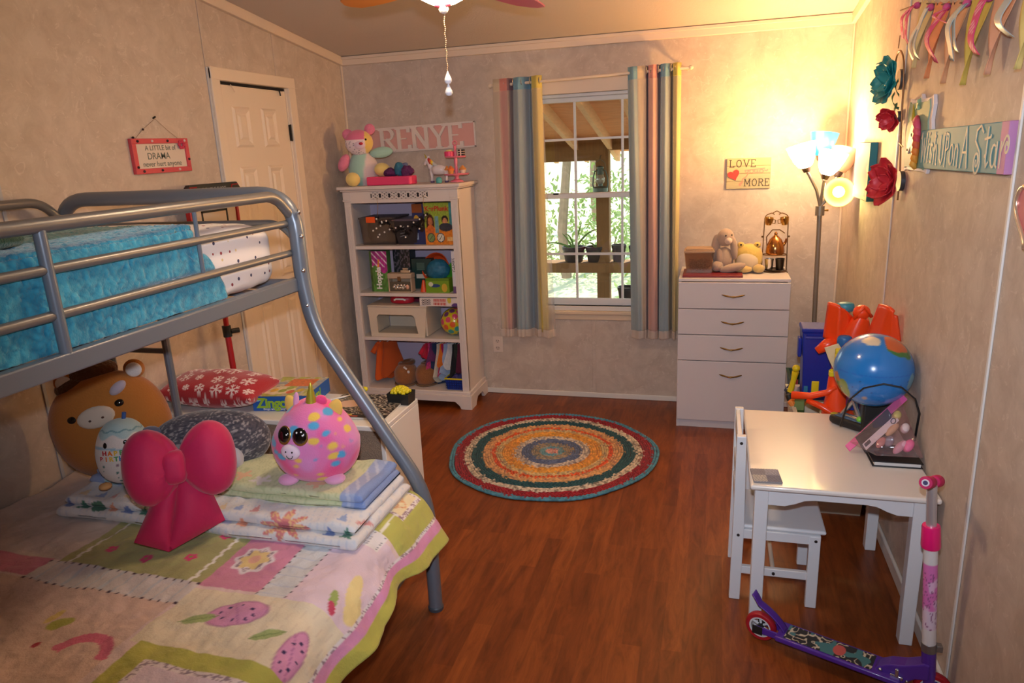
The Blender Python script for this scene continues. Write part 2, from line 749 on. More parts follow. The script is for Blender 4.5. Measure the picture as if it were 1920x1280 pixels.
DY0, DY1, DZ = 3.24, 3.86, 2.036                        # door opening in the left wall
b = MB()
wall_side(b, XL - .1, XL, YB - .1, DY0, 0)
wall_side(b, XL - .1, XL, DY1, D + .1, 0)
wall_side(b, XL - .1, XL, DY0, DY1, DZ)
S('wall_left', b, WALL, smooth=0)
S('wall_right', wall_side(MB(), XR, XR + .1, YB - .1, D + .1, 0), WALL, smooth=0)
S('wall_rear', MB().box(XL - .1, XR + .1, YB - .1, YB, 0, zc(YB) + .05), WALL, smooth=0)
WX0, WX1, WZ0, WZ1 = -1.205, -.275, .63, 1.955           # window opening in the back wall
b = MB()
b.box(XL - .1, WX0, D, D + .1, 0, 2.3).box(WX1, XR + .1, D, D + .1, 0, 2.3)
b.box(WX0, WX1, D, D + .1, 0, WZ0).box(WX0, WX1, D, D + .1, WZ1, 2.3)
S('wall_back', b, WALL, smooth=0)

# crown strips
b = MB()
b.box(XL, XR, D - .022, D, H - .004, H + CT).box(XL, XR, D - .032, D - .02, H + CT * .62, H + CT)
S('trim_1', b, TRIM, bevel=.003)
for i, (xa, xb) in enumerate(((XL, XL + .024), (XR - .024, XR))):
    b = MB()
    b._add([(x, y, z) for x in (xa, xb) for y in (YB, D) for z in (ceil_z(y) - .004, zc(y))],
           [(0, 1, 3, 2), (4, 6, 7, 5), (0, 4, 5, 1), (2, 3, 7, 6), (0, 2, 6, 4), (1, 5, 7, 3)])
    S('trim_%d' % (i + 2), b, TRIM, bevel=.003)
# thin battens over the wallboard seams
SEAM = M('seam_strip', (214, 202, 190), .5)
S('trim_4', MB().box(XR - .006, XR, 2.052, 2.066, .05, ceil_z(2.06)), M('seam_white', (232, 228, 222), .45), bevel=.002)
S('trim_5', MB().box(XR - .005, XR, 3.295, 3.311, .05, ceil_z(3.3)), SEAM, bevel=.002)
S('trim_6', MB().box(XL, XL + .006, 3.162, 3.178, 0, 2.091), M('seam_grey', (186, 186, 190), .5), bevel=.002)
S('trim_12', MB().box(XL, XL + .004, 3.162, 3.182, 2.091, ceil_z(3.17)), WALL, bevel=.002)
S('trim_13', MB().box(XL, XL + .004, 3.76, 3.782, 2.093, ceil_z(3.77)), WALL, bevel=.002)
S('trim_7', MB().box(XL, XL + .005, 1.96, 1.974, 0, ceil_z(1.97)), M('seam_grey'), bevel=.002)
S('trim_8', MB().box(-1.866, -1.836, D - .004, D, 1.45, H), WALL, bevel=.002)
S('trim_9', MB().box(-.76, -.735, D - .004, D, .03, .545), WALL, bevel=.002)
S('trim_10', MB().box(XL, XL + .012, D - .014, D, 0, H), TRIM, bevel=.003)
S('trim_11', MB().box(XR - .012, XR, D - .014, D, 0, H), TRIM, bevel=.003)
S('baseboard_back', MB().box(XL, XR, D - .012, D, 0, .035), WTRIM, bevel=.004)
S('baseboard_right', MB().box(XR - .014, XR, YB, D, 0, .058), WTRIM, bevel=.005)
S('baseboard_left', MB().box(XL, XL + .012, YB, 3.16, 0, .04), WTRIM, bevel=.004)

# ------------------------------------------------------------------ closet door
DOORM = M('door_paint', (232, 214, 192), .5)
BLK = M('black_metal', (34, 30, 28), .4, .6)
door = thing('door_1', '', '')
del door['category'], door['label']
door['kind'] = 'structure'
door.location = (XL, 3.55, 0)
b = MB()
b.box(XL - .005, XL + .016, DY0 - .062, DY0 + .004, 0, DZ + .055).box(XL - .005, XL + .016, DY1 - .004, DY1 + .066, 0, DZ + .055)
b.box(XL - .005, XL + .017, DY0 - .062, DY1 + .066, DZ, DZ + .06)
b.box(XL - .1, XL - .002, DY0, DY0 + .012, 0, DZ).box(XL - .1, XL - .002, DY1 - .012, DY1, 0, DZ).box(XL - .1, XL - .002, DY0, DY1, DZ - .001, DZ + .01)
b.box(XL - .1, XL - .09, DY0, DY1, 0, DZ)
ob('door_frame', b, DOORM, door, bevel=.004)
b = MB().box(XL - .045, XL - .008, DY0 + .014, DY1 - .013, .012, DZ - .016)
ob('door_slab', b, DOORM, door, bevel=.003)
for (ya, yb) in ((3.337, 3.487), (3.588, 3.732)):
    for (za, zb) in ((1.712, 1.918), (.99, 1.615), (.2, .89)):
        # raised moulded panel: sloping border and a proud field
        x0, bw = XL - .0082, .034
        pr = lambda i, x: [(x, ya + i, za + i), (x, yb - i, za + i), (x, yb - i, zb - i), (x, ya + i, zb - i)]
        vs = pr(0, x0) + pr(.012, x0 + .009) + pr(.012 + .004, x0 + .009) + pr(bw, x0 + .001) + pr(bw + .006, x0 + .001) + pr(bw + .018, x0 + .008)
        fs = []
        for k in range(5):
            for j in range(4):
                fs.append((k * 4 + j, k * 4 + (j + 1) % 4, k * 4 + 4 + (j + 1) % 4, k * 4 + 4 + j))
        fs.append((20, 21, 22, 23))
        ob('door_panel', MB()._add(vs, fs), DOORM, door, smooth=0)
for z in (1.79, .62):
    b = MB().box(XL - .006, XL + .003, DY1 - .018, DY1 - .006, z - .045, z + .045).tube([(XL + .004, DY1 - .012, z - .047), (XL + .004, DY1 - .012, z + .047)], .005, 8)
    ob('hinge', b, BLK, door)
ob('door_gap_shade', MB().box(XL - .04, XL - .006, DY0 + .012, DY1 - .02, DZ - .014, DZ - .002), M('gap_dark', (22, 18, 16), .9), door, smooth=0)  # dark strip stands in for the shade in the gap above the door
ob('door_hook', MB().tube([(XL + .001, 3.775, DZ - .012), (XL + .006, 3.775, DZ - .03), (XL + .006, 3.778, DZ - .045)], .004, 8), BLK, door)
ob('door_hook', MB().tube([(XL + .001, 3.34, DZ - .014), (XL + .008, 3.345, DZ - .03), (XL + .012, 3.355, DZ - .05)], .003, 8), M('hook_cream', (225, 205, 180), .4), door)

# ------------------------------------------------------------------ window
win = thing('window_1', '', '')
del win['category'], win['label']
win['kind'] = 'structure'
win.location = ((WX0 + WX1) / 2, D, WZ0)
b = MB()
b.box(WX0 - .055, WX0, D - .014, D, WZ0 - .06, WZ1 + .075).box(WX1, WX1 + .055, D - .014, D, WZ0 - .06, WZ1 + .075)
b.box(WX0, WX1, D - .014, D, WZ1, WZ1 + .08)
ob('casing', b, TRIM, win, bevel=.003)
ob('sill', MB().box(WX0 - .055, WX1 + .055, D - .03, D, WZ0 - .052, WZ0 - .03).box(WX0 - .04, WX1 + .04, D - .012, D, WZ0 - .092, WZ0 - .052), M('sill_wood', (224, 200, 170), .5), win, bevel=.004)
ob('sill_board', MB().box(WX0, WX1, D - .012, D + .1, WZ0 - .03, WZ0), WTRIM, win, bevel=.003)
WM = M('window_vinyl', (226, 224, 222), .45)
zr = 1.325                                               # meeting rail
b = MB()
b.box(WX0, WX0 + .035, D + .02, D + .09, WZ0, WZ1).box(WX1 - .035, WX1, D + .02, D + .09, WZ0, WZ1).box(WX0, WX1, D + .02, D + .09, WZ1 - .02, WZ1)
ob('jamb', b, WM, win, bevel=.003)
cx = [WX0 + .035, -.858, -.562, WX1 - .035]
for nm, y, za, zb in (('upper_sash', D + .062, zr, WZ1 - .02), ('lower_sash', D + .035, WZ0, zr + .028)):
    b = MB()
    lo, hi = (.045, .03) if nm == 'lower_sash' else (.03, .028)
    b.box(WX0 + .035, WX1 - .035, y - .012, y + .014, za, za + lo).box(WX0 + .035, WX1 - .035, y - .012, y + .014, zb - hi, zb)
    b.box(WX0 + .03, WX0 + .06, y - .012, y + .014, za, zb).box(WX1 - .06, WX1 - .03, y - .012, y + .014, za, zb)
    sash = ob(nm, b, WM, win, bevel=.003)
    zm = 1.685 if nm == 'upper_sash' else .968
    zz = [za + lo, zm, zb - hi]
    for x in cx[1:3]:
        ob('muntin', MB().box(x - .007, x + .007, y - .009, y + .006, za + lo - .002, zb - hi + .002), WM, sash)
    ob('muntin', MB().box(cx[0], cx[3], y - .0095, y + .0065, zm - .007, zm + .007), WM, sash)
    for i in range(3):
        for j in range(2):
            ob('pane', MB().box(cx[i] + (.02 if i == 0 else .004), cx[i + 1] - (.02 if i == 2 else .004), y, y + .003, zz[j] - .004, zz[j + 1] + .004), glassy('window_glass', (250, 252, 250), .05), sash, smooth=0)
ob('sash_lock', MB().box(-1.0, -.965, D + .018, D + .03, zr + .024, zr + .034), BLK, win, bevel=.002)

# ------------------------------------------------------------------ porch and yard outside
PW = M('porch_pine', (232, 164, 118), .75, var=.28, vscale=5, stretch=(1.2, 12, 12))
PW2 = M('porch_post_wood', (132, 96, 54), .8, var=.3, vscale=6, stretch=(14, 14, 1))
porch = thing('porch', 'timber porch roof on rafters with post and rail outside the window', 'porch', (-1, 6.2, -.6))
zroof = lambda y: 1.70 + (6.2 - y) * .205
for i in range(14):
    ya = 4.66 + i * .152
    yb = ya + .146
    b = MB()
    b._add([(x, y, z) for x in (-4.2, 2.2) for y in (ya, yb) for z in (zroof(y), zroof(y) + .022)],
           [(0, 1, 3, 2), (4, 6, 7, 5), (0, 4, 5, 1), (2, 3, 7, 6), (0, 2, 6, 4), (1, 5, 7, 3)])
    ob('roof_plank', b, PW, porch, smooth=0)
for i in range(-5, 7):
    x = -1.15 + i * .285
    b = MB()
    b._add([(xx, y, z) for xx in (x - .019, x + .019) for y in (4.66, 6.75) for z in (zroof(y) - .09, zroof(y))],
           [(0, 1, 3, 2), (4, 6, 7, 5), (0, 4, 5, 1), (2, 3, 7, 6), (0, 2, 6, 4), (1, 5, 7, 3)])
    ob('rafter', b, M('rafter_pine', (238, 190, 150), .75, var=.2, vscale=5, stretch=(12, 1.5, 12)), porch, smooth=0)
ob('beam', MB().box(-4.2, -.9, 6.19, 6.24, 1.52, 1.69), PW2, porch, smooth=0)
ob('side_beam', MB()._add([(x, y, z) for (x, y) in ((-.9, 6.24), (-.9, 6.30), (1.2, 5.5), (1.2, 5.44)) for z in (1.60, 1.70)],
                          [(0, 2, 3, 1), (2, 4, 5, 3), (4, 6, 7, 5), (6, 0, 1, 7), (1, 3, 5, 7), (0, 6, 4, 2)]), PW2, porch, smooth=0)
ob('post', MB().box(-.985, -.875, 6.2, 6.31, -.6, 1.70), PW2, porch, smooth=0)
ob('rail_board', MB().box(-4.2, 2.2, 6.16, 6.36, .566, .652), PW2, porch, smooth=0)
ob('lower_rail_board', MB().box(-4.2, 2.2, 6.18, 6.42, .215, .27), PW2, porch, smooth=0)
ob('porch_deck', MB().box(-4.2, 2.2, 4.66, 6.45, -.12, -.05), PW2, porch, smooth=0)

GR = M('yard_grass', (190, 192, 150), .95, var=.35, vscale=1.3)
S('ground_yard', MB().grid(30, 30, lambda u, v: (-40 + 70 * u, 6.4 + 50 * v, -.6 + .35 * v + .05 * sin(u * 40) * cos(v * 33))), GR, smooth=180)
POT = M('black_pot', (44, 42, 42), .55)
SOIL = M('potting_soil', (62, 46, 34), .95)
LEAF = M('strap_leaf', (96, 138, 58), .6)


def pot(x, y, z, r, h, label, blades=(), seed=1):
    t = thing('plant_pot', label, 'pot', (x, y, z), group='black pots on the porch rail')
    ob('pot_wall', MB().lathe([(r * .72, 0), (r * .76, .004), (r * .95, h * .8), (r, h * .82), (r * 1.02, h), (r * .93, h), (r * .88, h * .82), (r * .7, .02), (0, .02)], seg=20), POT, t, w=False)
    ob('soil', MB().lathe([(0, h * .86), (r * .9, h * .84)], seg=20, cap=False), SOIL, t, w=False)
    for (dx, dz, bend) in blades:
        pts = [(dx * .1 + dx * s_ + bend * s_ * s_ * .5, .02 * s_, h * .84 + dz * s_ - abs(bend) * s_ ** 3 * .6) for s_ in [k / 7 for k in range(8)]]
        ob('leaf', MB().tube(pts, [.007, .009, .009, .008, .007, .006, .004, .001], 6, flat=.3), LEAF, t, w=False)
    return t


pot(-1.2, 6.26, .652, .103, .135, 'black plant pot with long strap leaves on the porch rail, first left of the post',
    [(-.2, .12, -.15), (.06, .25, .02), (-.02, .2, -.12), (.15, .26, .15), (-.08, .16, -.04)])
pot(-1.005, 6.26, .652, .09, .135, 'black plant pot half hidden behind the porch post', [(.03, .12, .12), (-.03, .1, -.1)])
pot(-.80, 6.26, .652, .065, .148, 'empty looking black pot on the porch rail, just right of the post')
pot(-.655, 6.26, .652, .06, .14, 'black pot on the porch rail half behind the right curtain')
pot(-.735, 6.3, .27, .085, .15, 'black pot low on the porch below the rail')
PLB = M('lantern_tin', (92, 104, 98), .5, .7)
lt = thing('lantern', 'old grey tin hurricane lantern hanging by the porch post', 'lantern', (-.935, 6.12, 1.262))
ob('fuel_tank', MB().lathe([(0, 0), (.058, 0), (.064, .008), (.064, .035), (.05, .045), (.02, .05), (.02, .065), (0, .065)]), PLB, lt, w=False)
ob('lantern_globe', MB().lathe([(.022, .066), (.036, .085), (.04, .105), (.034, .13), (.022, .145)], cap=False), glassy('lantern_glass', (235, 240, 235), .15, milk=.12), lt, w=False)
ob('chimney', MB().lathe([(.024, .144), (.03, .15), (.026, .17), (.022, .19), (.03, .195), (.03, .205), (.012, .215), (0, .215)]), PLB, lt, w=False)
for s_ in (-1, 1):
    ob('side_tube', MB().tube([(s_ * .055, 0, .03), (s_ * .064, 0, .06), (s_ * .06, 0, .12), (s_ * .045, 0, .17), (s_ * .024, 0, .182)], .006, 8), PLB, lt, w=False)
ob('bail_handle', MB().tube([(-.05, 0, .17), (-.04, 0, .24), (0, 0, .27), (.04, 0, .24), (.05, 0, .17)], .002, 6), PLB, lt, w=False)
ob('hook', MB().tube([(0, 0, .268), (0, 0, .29), (0, .06, .3), (0, .08, .3)], .003, 6), BLK, lt, w=False)

BARK = M('tree_bark', (128, 108, 84), .95, var=.4, vscale=12)


def tree(x, y, h, r, label, lean=0, seed=0, crown=1., green=(120, 150, 70)):
    rg = np.random.default_rng(seed)
    t = thing('tree', label, 'tree', (x, y, -.45), group='trees across the yard')
    pts = [(lean * k / 6 * h + .05 * sin(k * 1.7 + seed), .05 * cos(k * 2.1), h * k / 6) for k in range(7)]
    ob('trunk', MB().tube(pts, [r * (1.15 - .1 * k) for k in range(7)], 9), BARK, t, w=False)
    b = MB()
    for k in range(5):
        a, z = rg.uniform(0, 6.3), h * rg.uniform(.45, .9)
        q = Vector((lean * z, 0, z))
        e = q + Vector((cos(a) * 1.2, sin(a) * 1.2, .8)) * rg.uniform(.6, 1.2)
        b.tube([q, (q + e) / 2 + Vector((0, 0, .1)), e], [r * .4, r * .25, r * .08], 6)
    ob('branch', b, BARK, t, w=False)
    b = MB()
    n = int(900 * crown)
    for k in range(n):
        c = Vector(rg.normal(0, 1, 3))
        c = c.normalized() * rg.uniform(.3, 1) ** .5
        c = Vector((c.x * 1.5 + lean * h * .8, c.y * 1.5, c.z * h * .36 + h * .78))
        d = Vector(rg.normal(0, 1, 3)).normalized()
        e = d.orthogonal().normalized()
        s_ = rg.uniform(.05, .12)
        b._add([c, c + (d + e * .5) * s_, c + d * 2 * s_, c + (d - e * .5) * s_], [(0, 1, 2, 3)])
    f_ = ob('foliage', b, M('tree_leaves_%d_%d' % (green[0], green[1]), green, .8, var=.4, vscale=3), t, w=False, smooth=0)
    f_['kind'] = 'stuff'
    return t


for i, (x, y, h, r, lean, lab, g) in enumerate((
        (-2.35, 11.5, 4.6, .075, .02, 'mossy tree trunk across the yard in the upper window', (150, 165, 80)),
        (-3.9, 14.5, 5.5, .07, -.03, 'slim tree farther back across the yard, left of the mossy trunk', (120, 150, 80)),
        (-1.5, 15, 5, .06, .03, 'leafy tree across the yard behind the lantern', (130, 165, 80)),
        (-.2, 10.5, 4.2, .06, .05, 'pale twiggy sapling right of the porch post', (170, 175, 120)),
        (-6.4, 18, 6, .09, .02, 'distant tree at the far left of the yard', (110, 140, 75)),
        (.9, 16, 6, .09, -.02, 'distant tree behind the right curtain', (120, 150, 70)),
        (-3.2, 20, 6.5, .1, .0, 'big tree at the back of the yard', (115, 150, 75)))):
    tree(x, y, h, r, lab, lean, i + 3, .9 if i != 3 else .6, g)
for i, (x, y, w_, lab) in enumerate(((-3.4, 12.2, 1.3, 'low bush at the yard edge seen under the window rail'), (-1.75, 12.6, 1.0, 'low bush right of the mossy trunk'), (-.55, 9.6, .7, 'scrubby bush right of the porch post'))):
    rg = np.random.default_rng(50 + i)
    t = thing('bush', lab, 'bush', (x, y, -.5))
    b = MB()
    for k in range(1300):
        c = Vector(rg.normal(0, 1, 3)).normalized() * rg.uniform(.2, 1) ** .5
        c = Vector((c.x * w_, c.y * .6, abs(c.z) * 2.1))
        d = Vector(rg.normal(0, 1, 3)).normalized()
        e = d.orthogonal().normalized()
        s_ = rg.uniform(.03, .075)
        b._add([c, c + (d + e * .4) * s_, c + d * 2 * s_, c + (d - e * .4) * s_], [(0, 1, 2, 3)])
    ob('foliage', b, M('bush_leaves', (150, 170, 100), .85, var=.45, vscale=4), t, w=False, smooth=0, kind='stuff')
    ob('stem', MB().tube([(0, 0, 0), (.02, .03, .3), (.1, 0, .6)], [.03, .02, .008], 6), BARK, t, w=False)
# ------------------------------------------------------------------ bunk bed
def fillet(pts, rad, n=7):
    """polyline with rounded corners; rad: one radius or one per inner corner"""
    P = [Vector(p) for p in pts]
    out = [P[0]]
    for i in range(1, len(P) - 1):
        r = rad[i - 1] if isinstance(rad, (list, tuple)) else rad
        a, b = (P[i - 1] - P[i]), (P[i + 1] - P[i])
        d = min(r, a.length * .49, b.length * .49)
        A, B = P[i] + a.normalized() * d, P[i] + b.normalized() * d
        for k in range(n + 1):
            t = k / n
            out.append(A * (1 - t) ** 2 + P[i] * 2 * t * (1 - t) + B * t * t)
    out.append(P[-1])
    return out


GREY = M('grey_enamel', (118, 124, 134), .33, .25)
GREYD = M('grey_tube', (128, 126, 124), .36, .45)
bed = thing('bunk_bed', 'grey metal bunk bed with flared legs along the left wall', 'bunk bed', (-1.7, 1.14, 0))


def end_frame(y):
    R, T = -1.358, 1.532
    p = fillet([(-.96, y, 0), (-.96, y, .47), (-1.335, y, 1.07), (R, y, 1.25), (R, y, T), (-2.34, y, T), (-2.34, y, 0)], [.12, .16, .05, .13, .13], 8)
    return MB().tube(p, .0255, 14)


for y in (2.14, .14):
    fr = ob('end_frame', end_frame(y), GREY, bed, smooth=60)
    ob('cross_rail', MB().tube([(-2.34, y, 1.225), (-1.36, y, 1.225)], .018, 10), GREY, bed)
    ob('cross_rail', MB().tube(fillet([(-1.36, y, 1.37), (-1.42, y, 1.435), (-2.28, y, 1.435), (-2.34, y, 1.37)], .05), .011, 10), GREYD, bed)
    ob('cross_rail', MB().tube([(-2.34, y, .965), (-1.972, y, .965)], .011, 10), GREY, bed)
    for x in (-1.97, -2.235):
        ob('upright', MB().tube([(x, y, 1.22), (x, y, .34)], .0145, 10), GREY, bed)
    ob('cross_rail', MB().tube([(-2.34, y, .34), (-.97, y, .34)], .016, 10), GREY, bed)
    for x in (-.96, -2.34):
        ob('foot_cap', MB().lathe([(0, 0), (.028, 0), (.029, .012), (.026, .016)], Matrix.Translation((x, y, 0))), M('foot_cap', (70, 74, 82), .5), fr)
    for z in (1.275, 1.155, 1.39, 1.47):
        ob('bolt', MB().ell((-1.358 + (.02 if z < 1.3 else .024), y - (.012 if z > 1.3 else .018), z), (.008, .008, .008), nu=8, nv=6), M('chrome', (214, 214, 214), .2, 1), fr)
# guard rail on the open side
X = -1.38
gr = fillet([(X, .14, 1.44), (X, .17, 1.528), (X, 2.07, 1.528), (X + .012, 2.128, 1.462)], .07)
ob('guard_rail', MB().tube(gr, .0165, 12), GREYD, bed, smooth=60)
for z in (1.434, 1.334):
    ob('guard_rail', MB().tube([(X, .14, z), (X, 2.135, z)], .0115, 10), GREYD, bed, smooth=60)
for y in (1.2, .62):
    ob('guard_post', MB().tube([(X, y, 1.522), (X + .004, y, 1.245)], .0135, 10), GREY, bed, smooth=60)
ob('guard_post', MB().tube([(X, 1.683, 1.522), (X, 1.683, 1.334)], .006, 8), GREY, bed)
ob('side_rail', MB().box(-1.392, -1.362, .14, 2.14, 1.203, 1.25), GREY, bed, bevel=.005)
ob('side_rail', MB().box(-2.35, -2.33, .14, 2.14, 1.203, 1.25), GREY, bed, bevel=.005)
ob('guard_rail', MB().tube(fillet([(-2.325, .14, 1.44), (-2.325, .17, 1.532), (-2.325, 2.05, 1.532), (-2.325, 2.128, 1.455)], .08), .0165, 12), GREYD, bed, smooth=60)
for i in range(11):
    y = .28 + i * .17
    ob('slat', MB().box(-2.34, -1.38, y, y + .05, 1.214, 1.226), GREY, bed)
ob('lower_side_rail', MB().box(-.995, -.972, .14, 2.14, .25, .3), GREY, bed, bevel=.004)
ob('lower_side_rail', MB().box(-2.35, -2.33, .14, 2.14, .25, .3), GREY, bed, bevel=.004)
for i in range(9):
    y = .3 + i * .2
    ob('lower_slat', MB().box(-2.34, -.985, y, y + .05, .285, .298), GREY, bed)

# upper mattress under a dotted sheet
FAB = lambda nm, **k: PM(nm, .9, sheen=.15, bump=.25, bscale=500, **k)


def wob(p, amp, sc, seed=0):
    a = np.array([tuple(p)])
    return Vector([(float(vn(a + 7.3 * i, sc, seed + i)[0]) - .5) * 2 * amp for i in range(3)])


b = MB()
b.ell((-1.862, 1.15, 1.342), (.455, .962, .112), nu=160, nv=70, e1=.28, e2=.12)
V = np.array(b.v)
n_ = np.stack([vn(V, 9, s) - .5 for s in (1, 2, 3)], 1) * .012 + np.stack([vn(V, 24, s) - .5 for s in (4, 5, 6)], 1) * .006
V = V + n_
V[:, 0] = np.clip(V[:, 0], -2.32, -1.409)
b.v = [tuple(v) for v in V]
mat_up = ob('mattress', b, dot_mat(), None, smooth=180)
tag(mat_up, 'upper bunk mattress in a white sheet with small coloured dots', 'mattress')


# teal plush throw hanging over the open side
NB = (420, 200)


def throw(u, v):
    y = .17 + 1.535 * u
    s = v * .86
    if s < .56:
        x, z = -1.965 + s, 1.461
    elif s < .62:
        a = (s - .56) / .06 * pi / 2
        x, z = -1.405 + .008 * sin(a) - .003, 1.461 - .04 * (1 - cos(a))
    else:
        x, z = -1.3985, 1.421 - (s - .62) * .72
    return (x, y, z)


b = MB().grid(NB[0], NB[1], throw)
V = np.array(b.v)
UVb = np.array(b.uv)
q = V * np.array([1, 1, 1])
curl = .65 * vn(q + np.stack([vn(q, 30, 1), vn(q, 30, 2), vn(q, 30, 3)], 1) * .03, 85, 4) + .35 * vn(q, 210, 6)
fold = .012 * np.exp(-((V[:, 2] - (1.333 + .008 * np.sin(V[:, 1] * 9))) / .006) ** 2) * (V[:, 0] > -1.41)
top = V[:, 0] < -1.41
V[:, 2] += np.where(top, .010 * (curl - .3) + .012 * vn(q, 7, 8), .004 * (curl - .5))
V[:, 0] += np.where(top, 0, -.008 + .008 * curl - fold)
V[:, 0] = np.minimum(V[:, 0], -1.393)
edge = np.clip((UVb[:, 0] - .93) / .07, 0, 1)
V[:, 1] += edge * (.07 * np.sin(UVb[:, 1] * 7 + 1) * .6 + .02 * vn(q, 30, 9) + .05 * np.clip(UVb[:, 1] - .72, 0, 1) * 3)
b.v = [tuple(v) for v in V]
th = ob('throw_blanket', b, PM('teal_plush', .95, .55, bump=.5, bscale=220), None, smooth=180)
tag(th, 'bright teal fluffy throw blanket hanging over the upper bunk', 'blanket')
so = th.modifiers.new('Solid', 'SOLIDIFY')
so.thickness = .004
so.offset = -1


def teal(p):
    t = .6 * vn(p + np.stack([vn(p, 30, 1), vn(p, 30, 2), vn(p, 30, 3)], 1) * .03, 85, 4) + .4 * vn(p, 210, 6)
    g = vn(p, 11, 12)
    k = np.clip(.2 + 1.0 * (t - .25) + .35 * (g - .5), 0, 1)[:, None]
    return np.array((8, 106, 140)) * (1 - k) + np.array((86, 190, 214)) * k


paint(th, teal)
# dark green piece standing in for shade on the throw's top towards the head
b = MB()
b.ell((-1.76, .93, 1.488), (.3, .42, .022), nu=48, nv=20, e1=.6, e2=.6)
V = np.array(b.v)
V[:, 2] += (vn(V, 14, 3) - .5) * .012
b.v = [tuple(v) for v in V]
g_ = ob('throw_top_shade', b, M('throw_shade_green', (28, 84, 80), .95, sheen=.4, bump=.6, bscale=150), None, smooth=180)
tag(g_, 'dark green piece standing in for shade on top of the teal throw', 'blanket')

# lower mattress and quilt
lm = ob('mattress', MB().ell((-1.675, 1.13, .392), (.665, .975, .095), nu=60, nv=24, e1=.25, e2=.1), M('ticking', (210, 204, 196), .9), None, smooth=180)
tag(lm, 'lower bunk mattress hidden under the patchwork quilt', 'mattress')

NQ = (300, 420)
Y0, Y1 = .16, 2.105
ARC0 = -1.03                                          # where the top starts to roll over the edge


def qsec(s):
    """unfolded x' -> (x, z)"""
    if s < ARC0:
        return s, .5
    a = (s - ARC0) / .1
    if a < radians(60):
        return ARC0 + .1 * sin(a), .5 - .1 * (1 - cos(a))
    k = s - ARC0 - .1 * radians(60)
    return ARC0 + .1 * sin(radians(60)) + .5 * k, .45 - .866 * k


XH = -.795                                            # hem in unfolded x'


def quilt_pt(u, v):
    s = -2.37 + (XH + 2.37) * u
    y = Y0 + (Y1 - Y0) * v
    x, z = qsec(s)
    if s > -.93:
        f = (s + .93) / .135
        x += f * (.014 * sin(y * 13 + .5) + .006 * sin(y * 31))
        z += f * (.02 * sin(y * 7 + 2.2) + .01 * sin(y * 19))
    if y > 2.06 and s < -1.06:
        z -= (y - 2.06) * .4
    return (x, y, z)


b = MB().grid(NQ[0], NQ[1], quilt_pt)
V = np.array(b.v)
UQ = np.array(b.uv)
sx = -2.37 + (XH + 2.37) * UQ[:, 0]
yy = V[:, 1].copy()
fl = np.stack([sx, yy, 0 * yy], 1)
puck = (vn(fl, 34, 2) - .5) * .006 + (vn(fl, 75, 3) - .5) * .0028 + (vn(fl, 8, 4) - .5) * .016
side = np.clip((sx + 1.03) / .1, 0, 1)
V[:, 2] += puck * (1 - .6 * side)
V[:, 0] += puck * side * .8
b.v = [tuple(v) for v in V]
quilt = thing('patchwork_quilt', 'pastel patchwork quilt with fruit and flowers on the lower bunk', 'quilt', (-1.6, 1.2, .5))
qb = ob('quilt_top', b, PM('quilt_cotton', .88, .15, bump=.35, bscale=160), quilt, smooth=180)
so = qb.modifiers.new('Solid', 'SOLIDIFY')
so.thickness = .012
so.offset = -1


